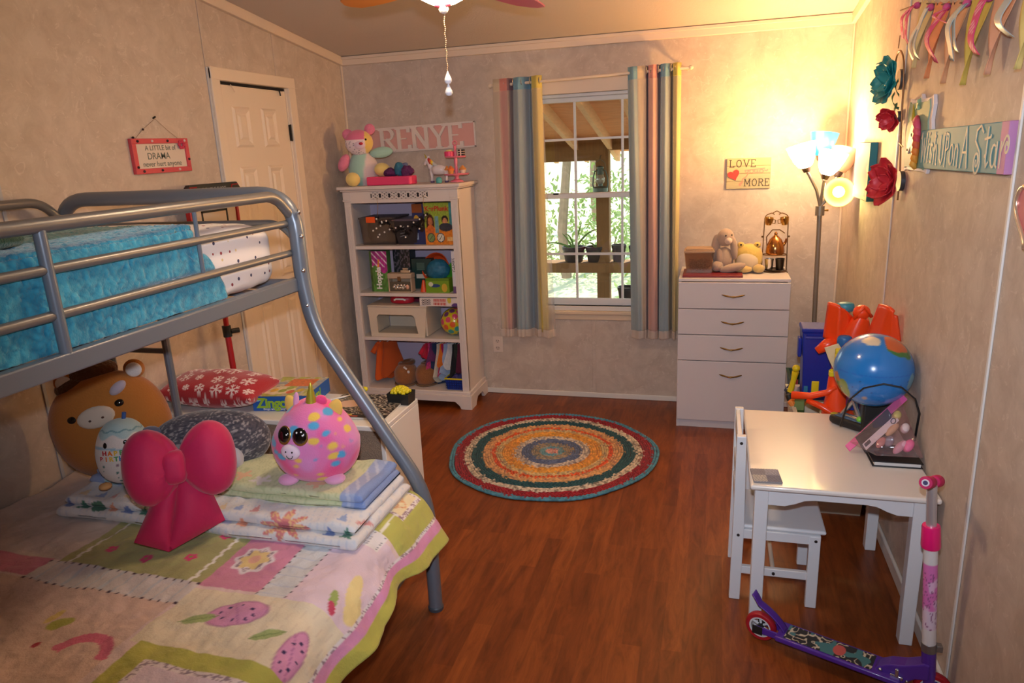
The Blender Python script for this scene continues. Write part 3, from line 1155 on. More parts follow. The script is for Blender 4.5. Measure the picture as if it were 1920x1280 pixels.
def quilt_col(u, v):
    x = -2.37 + (XH + 2.37) * u
    y = Y0 + (Y1 - Y0) * v
    n = len(x)
    fl = np.stack([x, y, 0 * x], 1)
    c = fill(n, (226, 202, 200))
    inr = lambda x0, x1, y0, y1: (x > x0) & (x < x1) & (y > y0) & (y < y1)
    el = lambda cx, cy, rx, ry, a=0: rnd(np.hypot(((x - cx) * cos(a) + (y - cy) * sin(a)) / rx, (-(x - cx) * sin(a) + (y - cy) * cos(a)) / ry) - 1, .12)
    speck = vn(fl, 260, 9)
    # pale background blocks
    c = put(c, inr(-2.4, -1.87, 1.47, 2.2), (206, 192, 186))
    c = put(c, inr(-2.4, -1.38, .1, 1.365), (218, 190, 178))
    c = put(c, inr(-1.09, -.7, 1.44, 1.8), (226, 204, 216))
    c = put(c, inr(-2.1, -1.9, 1.375, 1.475), (206, 128, 156))
    c = put(c, inr(-2.4, -2.1, 1.375, 1.475), (206, 128, 156))
    # olive block with white ric-rac and small pink flowers
    c = put(c, inr(-1.875, -1.372, 1.462, 1.76), (170, 168, 112))
    for xl in (-1.835, -1.41):
        zig = .006 * np.abs(((y * 55) % 2) - 1) - .003
        c = put(c, (np.abs(x - xl - zig - (y - 1.46) * (.12 if xl > -1.5 else .2) * 0) < .0055) & (y > 1.46) & (y < 1.75), (236, 232, 220))
    for fx, fy in ((-1.62, 1.535), (-1.485, 1.565), (-1.455, 1.69), (-1.7, 1.65), (-1.76, 1.55)):
        for k in range(5):
            c = put(c, el(fx + .011 * cos(k * 1.257), fy + .011 * sin(k * 1.257), .0085, .0085), (216, 64, 116))
        c = put(c, el(fx, fy, .005, .005), (150, 150, 70))
    # rose block with a flower medallion
    c = put(c, inr(-1.372, -1.18, 1.455, 1.73), (208, 138, 166))
    ang = np.arctan2(y - 1.598, x + 1.288)
    rr = np.hypot(x + 1.288, y - 1.598)
    c = put(c, rnd(rr - .062 - .006 * np.cos(8 * ang), .004), (232, 222, 226))
    c = put(c, rnd(rr - .05 - .006 * np.cos(8 * ang), .004) * (speck > .45), (150, 130, 140))
    c = put(c, rnd(rr - .042 - .007 * np.cos(6 * ang), .004), (230, 206, 140))
    c = put(c, rnd(rr - .018, .004), (224, 170, 150))
    # shirting strips
    k = inr(-1.18, -1.09, 1.44, 1.73)
    c = put(c, k, (212, 214, 216))
    c = put(c, k & (((y * 22) % 1) < .12), (196, 202, 214))
    k = inr(-1.9, -1.372, 1.365, 1.462)
    c = put(c, k, (216, 208, 206))
    c = put(c, k & (((x * 22) % 1) < .15), (198, 202, 208))
    for (x0, y0, x1, y1, nn) in ((-1.9, 1.459, -1.375, 1.459, 20), (-1.9, 1.366, -1.375, 1.366, 20), (-1.178, 1.45, -1.178, 1.72, 11), (-1.09, 1.45, -1.09, 1.72, 11)):
        for i in range(nn):
            t = i / (nn - 1)
            c = put(c, el(x0 + (x1 - x0) * t, y0 + (y1 - y0) * t, .0042, .0042), (70, 44, 62))
    # cream block with two plums
    c = put(c, inr(-1.372, -.87, 1.2, 1.44), (228, 216, 190))
    c = put(c, inr(-1.372, -.87, 1.2, 1.44) & (((x * 30 + y * 3) % 1) < .1), (220, 206, 182))
    for (px_, py_, rx, ry, a) in ((-1.172, 1.356, .077, .046, .35), (-.955, 1.272, .034, .078, .1)):
        c = put(c, el(px_, py_, rx * 1.06, ry * 1.06, a), (168, 104, 150))
        c = put(c, el(px_, py_, rx, ry, a), (216, 150, 190))
        c = put(c, el(px_, py_, rx, ry, a) * (np.abs((x - px_) * cos(a + .3) + (y - py_) * sin(a + .3)) < .0025), (190, 124, 170))
        for k in range(8):
            c = put(c, el(px_ + rx * .62 * cos(k * .8), py_ + ry * .62 * sin(k * .8), .0045, .0045), (60, 44, 90))
    for (lx, ly, a) in ((-1.262, 1.318, .5), (-1.047, 1.304, .55)):
        c = put(c, el(lx, ly, .042, .016, a), (160, 176, 116))
        c = put(c, (np.abs(-(x - lx) * sin(a) + (y - ly) * cos(a)) < .0018) & (el(lx, ly, .05, .016, a) > .5), (130, 150, 90))
    # yellow-green frame with lavender inside
    c = put(c, inr(-1.345, -.925, .1, 1.207), (184, 182, 88))
    c = put(c, inr(-1.282, -.985, .1, 1.152), (150, 132, 150))
    c = put(c, inr(-1.282, -.985, .1, 1.152) & (speck > .42), (228, 216, 222))
    c = put(c, inr(-1.262, -1.003, .1, 1.134), (222, 204, 220))
    for k in range(6):
        c = put(c, el(-1.135 + .03 * cos(k * 1.047), 1.06 + .03 * sin(k * 1.047), .02, .02), (220, 150, 180))
    # lower left: crescent, leaf and berry
    rr = np.hypot(x + 1.47, y - 1.12)
    an = np.degrees(np.arctan2(y - 1.12, x + 1.47))
    c = put(c, (np.abs(rr - .078) < .016) & (an > 5) & (an < 165), (214, 110, 140))
    c = put(c, el(-1.615, 1.225, .034, .02, .6), (176, 176, 84))
    c = put(c, el(-1.655, 1.245, .03, .012, 1.4), (222, 196, 120))
    c = put(c, el(-1.61, 1.146, .012, .012), (170, 30, 60))
    # drape: butterfly, dotted square
    c = put(c, el(-.935, 1.565, .022, .06, .25), (234, 214, 150))
    c = put(c, el(-.905, 1.515, .026, .05, .2), (234, 214, 150))
    c = put(c, el(-.965, 1.49, .012, .036, .3), (160, 178, 100))
    c = put(c, el(-.955, 1.465, .011, .022, .6), (198, 70, 100))
    k = inr(-1.015, -.955, 1.745, 1.83)
    c = put(c, k, (232, 226, 226))
    c = put(c, k & (((x * 90) % 1) < .35) & (((y * 90) % 1) < .35), (120, 120, 130))
    # foot corner block
    c = put(c, inr(-1.06, -.87, 1.82, 2.2), (186, 184, 92))
    c = put(c, (np.abs(x + .985 + (y - 1.82) * .05) < .004) & inr(-1.06, -.87, 1.82, 1.95), (232, 230, 214))
    k = inr(-1.12, -.955, 1.93, 2.09)
    c = put(c, k, (160, 130, 140))
    c = put(c, k & (speck > .42), (234, 226, 224))
    k = inr(-1.12, -.97, 1.945, 2.075)
    c = put(c, k, (238, 222, 182))
    for a in range(4):
        rr = np.hypot(x + 1.02 + .02 * cos(a * 1.57), y - 2.0 - .02 * sin(a * 1.57))
        c = put(c, k & (np.abs(rr - .02) < .0025), (226, 168, 120))
    # hem bands: sprigged white, orchid, chartreuse
    e = x - XH
    c = put(c, (e > -.088), (164, 140, 150))
    c = put(c, (e > -.088) & (speck > .4), (232, 224, 226))
    c = put(c, e > -.075, (220, 150, 190))
    c = put(c, e > -.045, (190, 186, 86))
    # faded mottling of well-washed cotton
    return c * (.95 + .1 * vn(fl, 16, 21))[:, None]


paint_uv(qb, b, quilt_col)


def folded(name, label, cat, boxes, colfn, mt):
    t = thing(name, label, cat, ((boxes[0][0] + boxes[0][1]) / 2, (boxes[0][2] + boxes[0][3]) / 2, boxes[0][4]))
    for i, (x0, x1, y0, y1, z0, z1) in enumerate(boxes):
        b = MB().slab(x0, x1, y0, y1, z0, z1, .018, 170)
        V = np.array(b.v)
        h_ = (vn(V, 30, 3 + i) - .5) * .008 + (vn(V, 9, 8 + i) - .5) * .018
        V[:, 2] += h_ * np.where(V[:, 2] > (z0 + z1) / 2, 1, .15)
        V[:, 1] += (vn(V, 7, 5 + i) - .5) * .025
        b.v = [tuple(v) for v in V]
        o = ob('folded_layer', b, mt, t, smooth=180)
        P = np.array(b.v)
        paint(o, lambda p, P=P: colfn(P))
    return t


def white_quilt(P):
    x, y, z = P.T
    c = fill(len(P), (224, 222, 222))
    c = put(c, (((x + .3 * y) * 38) % 1) < .12, (208, 212, 220))
    s = x + 0
    t = z - .5 + (1.72 - y) * -.9
    # row of small triangles and a big star along the front
    for k in range(18):
        cx = -2.1 + k * .062
        col = [(120, 140, 190), (70, 130, 110), (200, 200, 220), (226, 160, 130)][k % 4]
        if -1.36 < cx < -1.16:
            continue
        h = (y - 1.5 * np.clip(.56 - z, 0, .06) - 1.67) / .05
        c = put(c, (np.abs(x - cx) < .022 * (1 - np.clip(h, 0, 1))) & (h > 0) & (h < 1), col)
        h = (y - 1.5 * np.clip(.56 - z, 0, .06) - 1.75) / .04
        c = put(c, (np.abs(x - cx - .03) < .018 * (1 - np.clip(h, 0, 1))) & (h > 0) & (h < 1), [(226, 206, 170), (150, 170, 210), (210, 150, 150)][k % 3])
    cx, cy = -1.262, 1.70
    s_ = y - 1.5 * np.clip(.56 - z, 0, .06)
    a = np.arctan2(s_ - cy, x - cx)
    r = np.hypot((x - cx), (s_ - cy))
    c = put(c, r < .062 + .026 * np.cos(8 * a), (214, 134, 134))
    c = put(c, (r < .058 + .026 * np.cos(8 * a)) & (vn(P, 150, 4) > .5), (228, 190, 140))
    c = put(c, r < .02, (190, 110, 120))
    c = put(c, np.hypot((x + 1.98) / .03, (y - 1.5 * np.clip(.56 - z, 0, .06) - 1.69) / .03) < 1, (86, 132, 110))
    return c


WQ = PM('quilt_cotton')
folded('folded_quilt', 'white folded quilt with a pink star, lowest in the pile at the bed foot', 'quilt',
       [(-2.13, -1.0, 1.69, 2.1, .497, .535), (-2.12, -1.02, 1.725, 2.09, .53, .56)], white_quilt, WQ)


def green_quilt(P):
    x, y, z = P.T
    c = fill(len(P), (206, 210, 168))
    c = put(c, ((x * 60 + 6 * vn(P, 18, 1)) % 1) < .22, (190, 198, 152))
    c = put(c, x > -1.12, (158, 172, 208))
    c = put(c, (x > -1.12) & (((x + y * .6) * 24 % 1) < .3), (186, 194, 216))
    c = put(c, x > -1.075, (128, 150, 200))
    c = put(c, x < -1.98, (150, 166, 206))
    for (fx, fy, col) in ((-1.36, 1.93, (224, 176, 130)), (-1.44, 1.88, (232, 226, 220)), (-2.03, 1.83, (168, 200, 206)), (-1.53, 1.9, (226, 186, 150)), (-1.24, 1.9, (222, 178, 140))):
        a = np.arctan2(y - fy, x - fx)
        c = put(c, np.hypot(x - fx, y - fy) < .028 + .012 * np.cos(5 * a), col)
    return c


folded('folded_quilt', 'pale green folded quilt with blue edging, on top of the pile at the bed foot', 'quilt',
       [(-2.12, -1.035, 1.825, 2.1, .554, .585), (-2.10, -1.045, 1.84, 2.095, .578, .606)], green_quilt, WQ)

# ------------------------------------------------------------------ soft toys on the bed
EYE = M('toy_eye', (14, 12, 12), .12, coat=.6)
WPL = M('white_plush', (228, 222, 218), .95, sheen=.3, bump=.3, bscale=200)
GLINT = M('glint_white', (250, 250, 250), .4)


def onto(c, r, dx, dz, lift=0):
    """point on the front (-y) of an ellipsoid at lateral dx, dz"""
    k = max(0, 1 - (dx / r[0]) ** 2 - (dz / r[2]) ** 2)
    return Vector((c[0] + dx, c[1] - r[1] * math.sqrt(k) - lift, c[2] + dz))


def disc(mb, c, r, px_, pz, rx, rz, lift=.001, th=.006):
    """small domed oval lying on the front of an ellipsoid"""
    p = onto(c, r, px_, pz)
    nrm = Vector(((p.x - c[0]) / r[0] ** 2, (p.y - c[1]) / r[1] ** 2, (p.z - c[2]) / r[2] ** 2)).normalized()
    xx = Vector((0, 0, 1)).cross(nrm) * -1
    xx.normalize()
    zz = xx.cross(nrm)
    if zz.z < 0:
        zz = -zz
    Mx = Matrix((xx, nrm, zz)).transposed()
    return mb.ell(p + nrm * lift, (rx, th, rz), Mx.to_4x4(), nu=18, nv=10)


def qpillow(mb, c4, t, n=14, nrm=Vector((0, 1, 0)), e=.55):
    a, b_, c, d = [Vector(p) for p in c4]
    for sgn in (-1, 1):
        mb.grid(n, n, lambda u, v: (a * (1 - u) * (1 - v) + b_ * u * (1 - v) + c * u * v + d * (1 - u) * v) + nrm * sgn * t * (max(0, sin(pi * u) * sin(pi * v))) ** e)
    return mb


# pink bow pillow
HP = M('hot_pink_satin', (198, 20, 82), .7, sheen=.25, bump=.2, bscale=25)
bow = thing('bow_pillow', 'big hot pink bow shaped pillow propped on the patchwork quilt', 'pillow', (-1.545, 1.60, .512), rot=(radians(-14), 0, radians(36)))
px = .00150


def bp(x, y):
    return ((x - 325) * px, (1032 - y) * px)


for s_, cxp in ((-1, 292), (1, 397)):
    c = bp(cxp, 863)
    b = MB().ell((c[0], .0, c[1]), (.082, .07, .116), nu=44, nv=30, e1=.85, e2=.85,
                 warp=lambda v: Vector((v.x, v.y * (1 - .3 * max(0, -v.x * s_) / .082), v.z * (1 - .22 * max(0, -v.x * s_) / .082 + .02 * max(0, v.x * s_) / .082))))
    V = np.array(b.v)
    inn = np.clip(1 - np.abs(V[:, 0] - bp(338, 0)[0]) / .1, 0, 1)
    an = np.arctan2(V[:, 2] - c[1], np.abs(V[:, 0] - bp(338, 0)[0]) + .02)
    V[:, 1] += .006 * inn * np.sin(an * 26)
    b.v = [tuple(v) for v in V]
    ob('bow_loop', b, HP, bow, w=False, smooth=180)
kc = bp(334, 868)
ob('bow_knot', MB().ell((kc[0], -.018, kc[1]), (.036, .046, .052), nu=28, nv=16, e1=.6, e2=.7), HP, bow, w=False, smooth=180)
P3 = lambda x, y, d=0: (bp(x, y)[0], d, bp(x, y)[1])
ob('bow_tail', qpillow(MB(), (P3(305, 890, .02), P3(338, 890, .0), P3(303, 1034, -.03), P3(240, 1006, 0)), .035), HP, bow, w=False, smooth=180)
ob('bow_tail', qpillow(MB(), (P3(338, 890, .0), P3(385, 900, .02), P3(412, 1000, .02), P3(303, 1034, -.03)), .038), HP, bow, w=False, smooth=180)

# pink unicorn cushion
uni = thing('unicorn_plush', 'round pink unicorn plush with blue and yellow blotches and glossy eyes', 'soft toy', (-1.262, 1.955, .602), rotz=.22)
UR, UC = (.147, .115, .142), (0, 0, .135)
warp_u = lambda v: Vector((v.x * (1 - .34 * v.z / .142 if v.z > 0 else 1), v.y, v.z))
b = MB().ell(UC, UR, nu=150, nv=100, e1=.85, warp=warp_u)
o = ob('body', b, PM('tie_dye_plush', .95, .35, bump=.3, bscale=200), uni, w=False, smooth=180)


def tie(p):
    c = fill(len(p), (230, 120, 176))
    k = vn(p, 15, 3)
    c = put(c, rnd(.5 - k, .14), (240, 78, 140))
    c = put(c, rnd(k - .3, .1), (222, 140, 196))
    d, r = cells(p * np.array([1, 1, 1.5]) + .006 * np.stack([vn(p, 60, 1), vn(p, 60, 2), vn(p, 60, 3)], 1), 20, 11)
    c = put(c, rnd(d - .40, .1) * (r < .36), (84, 168, 212))
    c = put(c, rnd(d - .38, .1) * ((r > .36) & (r < .70)), (238, 196, 84))
    return c


paint(o, tie)
for dx in (-.066, -.010):
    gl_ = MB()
    ey = ob('eye', disc(MB(), UC, UR, dx, .055, .0235, .026, .002, .01), EYE, uni, w=False)
    ob('eye_rim', disc(MB(), UC, UR, dx, .053, .027, .031, 0, .006), M('gold_glitter', (150, 110, 50), .3, .6), ey, w=False)
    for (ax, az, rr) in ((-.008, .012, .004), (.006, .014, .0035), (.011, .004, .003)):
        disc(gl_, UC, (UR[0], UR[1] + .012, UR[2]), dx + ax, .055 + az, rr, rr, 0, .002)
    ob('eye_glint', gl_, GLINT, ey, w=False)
mz = ob('muzzle', disc(MB(), UC, UR, -.043, .004, .034, .026, .006, .016), M('pale_pink_plush', (232, 206, 222), .9, sheen=.3), uni, w=False)
b = MB()
for dx in (-.054, -.032):
    disc(b, UC, (UR[0], UR[1] + .02, UR[2]), dx, .010, .003, .003, .003, .003)
ob('nostril', b, EYE, mz, w=False)
ob('smile', MB().tube([onto(UC, UR, -.043 + .011 * cos(a), -.002 + .01 * sin(a), .0225) for a in [pi + pi * k / 8 for k in range(9)]], .0012, 6), EYE, mz, w=False)
yel = M('yellow_plush', (240, 190, 90), .9, sheen=.3)
for (a, c0, h, tw) in ((-.38, (-.062, 0, .252), .058, -.3), (.4, (.078, -.01, .238), .06, .35)):
    Mx = Euler((0, a, 0)).to_matrix().to_4x4()
    ob('ear', MB().ell(c0, (.026, .012, .042), Mx, nu=18, nv=14, e1=1.15), yel, uni, w=False, smooth=180)
ob('horn', MB().lathe([(.02, 0), (.0195, .008), (.016, .018), (.0165, .024), (.012, .036), (.0125, .042), (.007, .056), (.0075, .062), (.001, .078)], Matrix.Translation((.006, -.02, .262)) @ Euler((0, .08, 0)).to_matrix().to_4x4(), 16), M('gold_lame', (196, 178, 60), .35, .5), uni, w=False)
ob('forelock', MB().ell((.038, -.012, .275), (.02, .014, .018), nu=16, nv=10).ell((.03, 0, .268), (.02, .014, .016), nu=16, nv=10), M('pink_fur', (236, 70, 130), .95, sheen=.5, bump=.6), uni, w=False, smooth=180)
ob('ear_tuft', MB().ell((-.044, -.016, .275), (.01, .008, .032), Euler((0, .15, 0)).to_matrix().to_4x4(), nu=12, nv=10), M('pastel_fur', (228, 160, 200), .95, sheen=.5), uni, w=False, smooth=180)
for dx in (-.085, .07):
    ob('foot', MB().ell((dx, -.06, .018), (.035, .03, .018), nu=16, nv=10), M('pastel_fur'), uni, w=False, smooth=180)

# birthday cake cushion
cake = thing('birthday_plush', 'white cake shaped plush lettered happy birthday, left of the pink bow', 'soft toy', (-1.955, 1.84, .585), rot=(radians(-6), radians(2), .6))
cake.scale = (.86, .86, .84)
KC, KR = (0, 0, .125), (.104, .085, .134)
b = MB().ell(KC, KR, nu=120, nv=90, e1=.75, warp=lambda v: Vector((v.x * (1 - .18 * max(0, v.z) / .134), v.y, v.z)))
o = ob('body', b, PM('cake_plush', .95, .35, bump=.3, bscale=200), cake, w=False, smooth=180)


def cakecol(p):
    c = fill(len(p), (230, 220, 212))
    a = np.arctan2(p[:, 1], p[:, 0])
    drip = .2 + .01 * np.sin(a * 6)
    c = put(c, rnd(drip - p[:, 2], .004), (176, 204, 204))
    c = put(c, (p[:, 2] > .205) & ((np.abs(p[:, 2] - .222 - .004 * np.sin(a * 9)) < .003)), (120, 160, 168))
    c = put(c, np.abs(p[:, 2] - .155 + .004 * np.sin(a * 3)) < .004, (158, 190, 206))
    d, r = cells(p, 42, 4)
    k = (d < .24) & (p[:, 2] < .095) & (p[:, 1] < 0)
    c = put(c, k, (150, 120, 130))
    c = put(c, k & (r < .5), (90, 130, 120))
    return c


paint(o, cakecol)
ob('eye', disc(MB(), KC, KR, -.05, .045, .0085, .0125, .001, .004), EYE, cake, w=False)
ob('eye', disc(MB(), KC, KR, .022, .055, .0105, .0135, .001, .004), EYE, cake, w=False)
ob('smile', MB().tube([onto(KC, KR, -.018 + .011 * cos(a), .044 + .007 * sin(a), .001) for a in [pi + pi * k / 8 for k in range(9)]], .0012, 6), EYE, cake, w=False)
LETC = [(196, 40, 50), (230, 120, 40), (236, 190, 60), (80, 160, 90), (60, 120, 200), (120, 80, 170)]
for row, (word, dz, x0, st) in enumerate((('HAPPY', .012, -.056, .0205), ('BIRTHDAY', -.012, -.07, .0185))):
    for i, ch in enumerate(word):
        dx = x0 + st * i
        p = onto(KC, (.1, .083, .14), dx, dz, .003)
        nx, ny = dx / .1 ** 2, (p.y) / .083 ** 2
        txt(ch, .026, M('felt_%d' % (i % 6), LETC[i % 6], .9), cake, p, (pi / 2, 0, math.atan2(nx, -ny)), .001, bold=.0009)
ob('candle', MB().tube([(.012, 0, .252), (.018, -.004, .285)], .008, 10), M('blue_satin', (60, 96, 160), .4), cake, w=False)
ob('foot', MB().ell((-.07, -.06, .0), (.024, .03, .014), nu=14, nv=8), M('peach_plush', (224, 170, 110), .9), cake, w=False, smooth=180)
ob('foot', MB().ell((.05, -.06, .0), (.024, .03, .014), nu=14, nv=8), M('peach_plush'), cake, w=False, smooth=180)

# large brown horse cushion behind
horse = thing('horse_plush', 'large brown horse plush with pale muzzle, behind the birthday plush', 'soft toy', (-2.075, 1.985, .535), rot=(0, radians(-11), .62))
HC, HR = (0, 0, .2), (.198, .105, .2)
BR = M('brown_plush', (186, 116, 46), .95, sheen=.3, bump=.25, bscale=150)
ob('body', MB().ell(HC, HR, nu=48, nv=32, e1=.9), BR, horse, w=False, smooth=180)
TANP = M('tan_plush', (214, 198, 180), .95, sheen=.3)
mz = ob('muzzle', disc(MB(), HC, HR, -.012, .07, .062, .038, .002, .012), TANP, horse, w=False)
b = MB()
disc(b, HC, (HR[0], HR[1] + .014, HR[2]), -.032, .066, .005, .004, .0, .003)
disc(b, HC, (HR[0], HR[1] + .014, HR[2]), .01, .066, .005, .004, .0, .003)
ob('nostril', b, M('dark_thread', (90, 60, 50), .8), mz, w=False)
ob('eye', disc(MB(), HC, HR, -.09, .082, .016, .013, .001, .006), EYE, horse, w=False)
ob('eye', disc(MB(), HC, HR, .07, .092, .016, .013, .001, .006), EYE, horse, w=False)
DBR = M('dark_brown_fur', (92, 52, 22), .95, sheen=.5, bump=.8, bscale=80)
ob('mane', MB().ell((.0, .02, .40), (.09, .05, .045), nu=24, nv=12).ell((-.06, .01, .375), (.07, .05, .04), nu=20, nv=12), DBR, horse, w=False, smooth=180)
for sx_, c in ((1, (.142, -.01, .378)), (-1, (-.085, .0, .40))):
    e = ob('ear', MB().ell(c, (.036, .018, .036), nu=18, nv=12), BR, horse, w=False, smooth=180)
    ob('ear_lining', MB().ell((c[0], c[1] - .014, c[2]), (.027, .008, .027), nu=18, nv=10), WPL, e, w=False, smooth=180)
ob('forelock', MB().ell((.085, -.085, .345), (.034, .016, .018), Euler((0, -.5, 0)).to_matrix().to_4x4(), nu=16, nv=10), M('lilac_fur', (196, 182, 196), .9, sheen=.4), horse, w=False, smooth=180)

# grey streaky plush lying behind the bow
gp = thing('grey_plush', 'dark grey streaky plush with blue grey paws lying behind the bow', 'soft toy', (-1.72, 2.005, .6), rotz=.42)
b = MB().ell((0, 0, .075), (.205, .085, .115), nu=200, nv=110, e1=.9)
o = ob('body', b, PM('grey_fur', .95, .4, bump=.6, bscale=120), gp, w=False, smooth=180)


def streak(p):
    q = p + .03 * np.stack([vn(p, 25, 1), vn(p, 25, 2), vn(p, 25, 3)], 1)
    k = vn(q * np.array([1, 1, 2.2]), 130, 5)
    return put(put(fill(len(p), (84, 80, 88)), rnd(k - .34, .1), (62, 60, 70)), rnd(.68 - k, .06), (160, 152, 150))


paint(o, streak)
BG = M('blue_grey_plush', (104, 108, 132), .95, sheen=.4)
ob('paw', MB().ell((-.19, -.03, .12), (.045, .04, .042), nu=18, nv=12), BG, gp, w=False, smooth=180)
ob('paw', MB().ell((-.205, -.06, .07), (.05, .035, .032), nu=18, nv=12), BG, gp, w=False, smooth=180)
ob('leg', MB().ell((.07, -.075, .03), (.05, .045, .05), nu=18, nv=12), M('pale_blue_plush', (176, 178, 194), .95, sheen=.4), gp, w=False, smooth=180)
# ------------------------------------------------------------------ bench at the foot of the bed
bench = thing('storage_bench', 'low white storage bench with a tan carpeted front at the bed foot', 'bench', (-1.83, 2.66, 0))
bx0, bx1, by0, by1, bz = -2.385, -1.275, 2.47, 2.83, .57
ob('top', MB().box(bx0, bx1, by0, by1, bz - .022, bz), WHITE, bench, bevel=.004)
for x in (bx0, bx1 - .02):
    ob('side_panel', MB().box(x, x + .02, by0, by1, 0, bz - .022), WHITE, bench, bevel=.003)
ob('front_rail', MB().box(bx0 + .02, bx1 - .02, by0, by0 + .02, 0, .06), WHITE, bench, bevel=.003)
ob('front_panel', MB().box(bx0 + .02, bx1 - .022, by0 + .006, by0 + .02, .06, bz - .022), M('oatmeal_carpet', (150, 128, 108), .95, var=.35, vscale=120, bump=.6, bscale=200), bench)
ob('back_panel', MB().box(bx0 + .02, bx1 - .02, by1 - .012, by1, .0, bz - .022), WHITE, bench)

# red snowflake pillow
b = qpillow(MB(), ((-2.388, 2.482, .648), (-1.91, 2.49, .646), (-1.925, 2.75, .65), (-2.388, 2.74, .652)), .078, 150, Vector((0, 0, 1)), .32)
V = np.array(b.v)
V[:, 2] += (vn(V, 9, 3) - .5) * .03 * (V[:, 2] > .66)
V[:, 2] = np.maximum(V[:, 2], .572)
b.v = [tuple(v) for v in V]
o = ob('snowflake_pillow', b, PM('red_fleece', .95, .4, bump=.3, bscale=200), None, smooth=180)
tag(o, 'red fleece pillow with white snowflakes lying on the bench', 'pillow')


def flakes(p):
    c = fill(len(p), (176, 24, 38))
    front = p[:, 1] < 2.6
    u = p[:, 0]
    v = p[:, 2] - np.where(front, 0, 0) + .6 * p[:, 1]
    rg = np.random.default_rng(5)
    for i in range(7):
        for j in range(6):
            cx, cy = -2.38 + .075 * i + (.035 if j % 2 else 0) + rg.uniform(-.01, .01), 2.05 + .066 * j + rg.uniform(-.008, .008)
            R = rg.choice([.018, .026, .033])
            dx, dy = u - cx, v - cy
            r = np.hypot(dx, dy)
            a = np.arctan2(dy, dx) + i
            sec = (a % (pi / 3)) - pi / 6
            lx, ly = r * np.cos(sec), np.abs(r * np.sin(sec))
            arm = (ly < .0028) & (lx < R)
            br = (np.abs(ly - (lx - R * .5) * .8) < .0025) & (lx > R * .5) & (lx < R * .85)
            c = put(c, arm | br, (236, 214, 210))
    return c


paint(o, flakes)


def printed_box(name, label, cat, c4, z0, z1, side, topfn, group=None):
    """cardboard game box on its foot print c4 (front-left, front-right, back-right, back-left)"""
    cx = sum(p[0] for p in c4) / 4
    cy = sum(p[1] for p in c4) / 4
    t = thing(name, label, cat, (cx, cy, z0), group=group)
    b = MB()
    n = 4
    vs = [(x, y, z0) for x, y in c4] + [(x, y, z1) for x, y in c4]
    b._add(vs, [(3, 2, 1, 0), (4, 5, 6, 7)] + [(i, (i + 1) % n, n + (i + 1) % n, n + i) for i in range(n)])
    ob('carton', b, side, t, smooth=0, bevel=.002)
    if topfn:
        A, B, C_, D_ = [Vector((x, y, z1 + .0012)) for x, y in c4]
        g = MB().grid(90, 90, lambda u, v: A * (1 - u) * (1 - v) + B * u * (1 - v) + C_ * u * v + D_ * (1 - u) * v)
        o = ob('cover_print', g, PM('glossy_print', .35, coat=.3), t, smooth=180)
        uv = np.array(g.uv)
        paint(o, lambda p: topfn(uv[:, 0], uv[:, 1]))
    return t


ZB = M('blue_card', (34, 92, 176), .4)


def zcover(u, v):
    n = len(u)
    p = np.stack([u, v, 0 * u], 1)
    c = fill(n, (200, 196, 176))
    k = vn(p, 9, 2)
    c = put(c, rnd(k - .38, .1), (150, 170, 190))
    c = put(c, rnd(.62 - k, .08), (176, 190, 90))
    c = put(c, (v > .5) & (u > .3) & (u < .85) & (v < .9), (222, 112, 52))
    c = put(c, (np.hypot((u - .35) / .3, (v - .3) / .2) < 1), (230, 222, 190))
    for i, (cu, cv) in enumerate(((.25, .3), (.42, .28), (.6, .22), (.75, .3), (.5, .42))):
        c = put(c, np.hypot((u - cu) / .07, (v - cv) / .09) < 1, [(226, 196, 60), (150, 180, 70), (220, 90, 60)][i % 3])
    return c * (.9 + .2 * vn(p, 30, 3))[:, None]


c4 = [(-1.945, 2.555), (-1.70, 2.60), (-1.735, 2.86), (-1.965, 2.835)]
zb = printed_box('board_game_box', 'flat blue board game box with green lettering on the white bench', 'game box', c4, .571, .638, ZB, zcover)
ang = math.atan2(2.60 - 2.555, .245)
GL = M('lime_print', (150, 190, 50), .4)
txt('Zingo!', .062, GL, zb, (-.012, -.143, .036), (pi / 2, 0, ang), .0006, bold=.0022, space=.95)
txt('Bingo with a Zing!', .014, M('white_print', (240, 240, 236), .4), zb, (-.01, -.1425, .01), (pi / 2, 0, ang), .0005)
ob('badge', MB().ell((-1.922, 2.5575, .625), (.02, .002, .009), Matrix.Rotation(ang, 4, 'Z'), nu=18, nv=8), M('sky_print', (150, 200, 232), .4), zb)
txt('go!', .05, GL, zb, (.120, .01, .036), (pi / 2, 0, radians(98)), .0006, bold=.002)
# black magazine and the block of yellow beads in a black tray
mg = thing('puzzle_book', 'black and white striped activity book lying on the bench', 'book', (-1.47, 2.68, .571), rotz=.05)
g = MB().grid(110, 110, lambda u, v: (-.16 + .32 * u, -.145 + .29 * v, .009))
ob('pages', MB().box(-.159, .159, -.144, .144, .001, .008), M('paper', (224, 218, 206), .8), mg, w=False)
o = ob('cover_print', g, PM('glossy_print'), mg, w=False)


def magcol(u, v):
    p = np.stack([u, v, 0 * u], 1)
    c = fill(len(u), (26, 24, 26))
    q = vn(p * np.array([1, 2.2, 1]), 12, 4)
    c = put(c, (((u * 7 + v * 16 + q * 2.2) % 1) < .3) & (v > .12), (206, 196, 176))
    c = put(c, np.hypot((u - .28) / .17, (v - .55) / .16) < 1, (232, 196, 172))
    c = put(c, (np.abs(v - .1) < .025) & (u > .1) & (u < .5), (230, 206, 80))
    c = put(c, (np.abs(v - .05) < .018) & (u > .15) & (u < .6), (214, 90, 60))
    return c


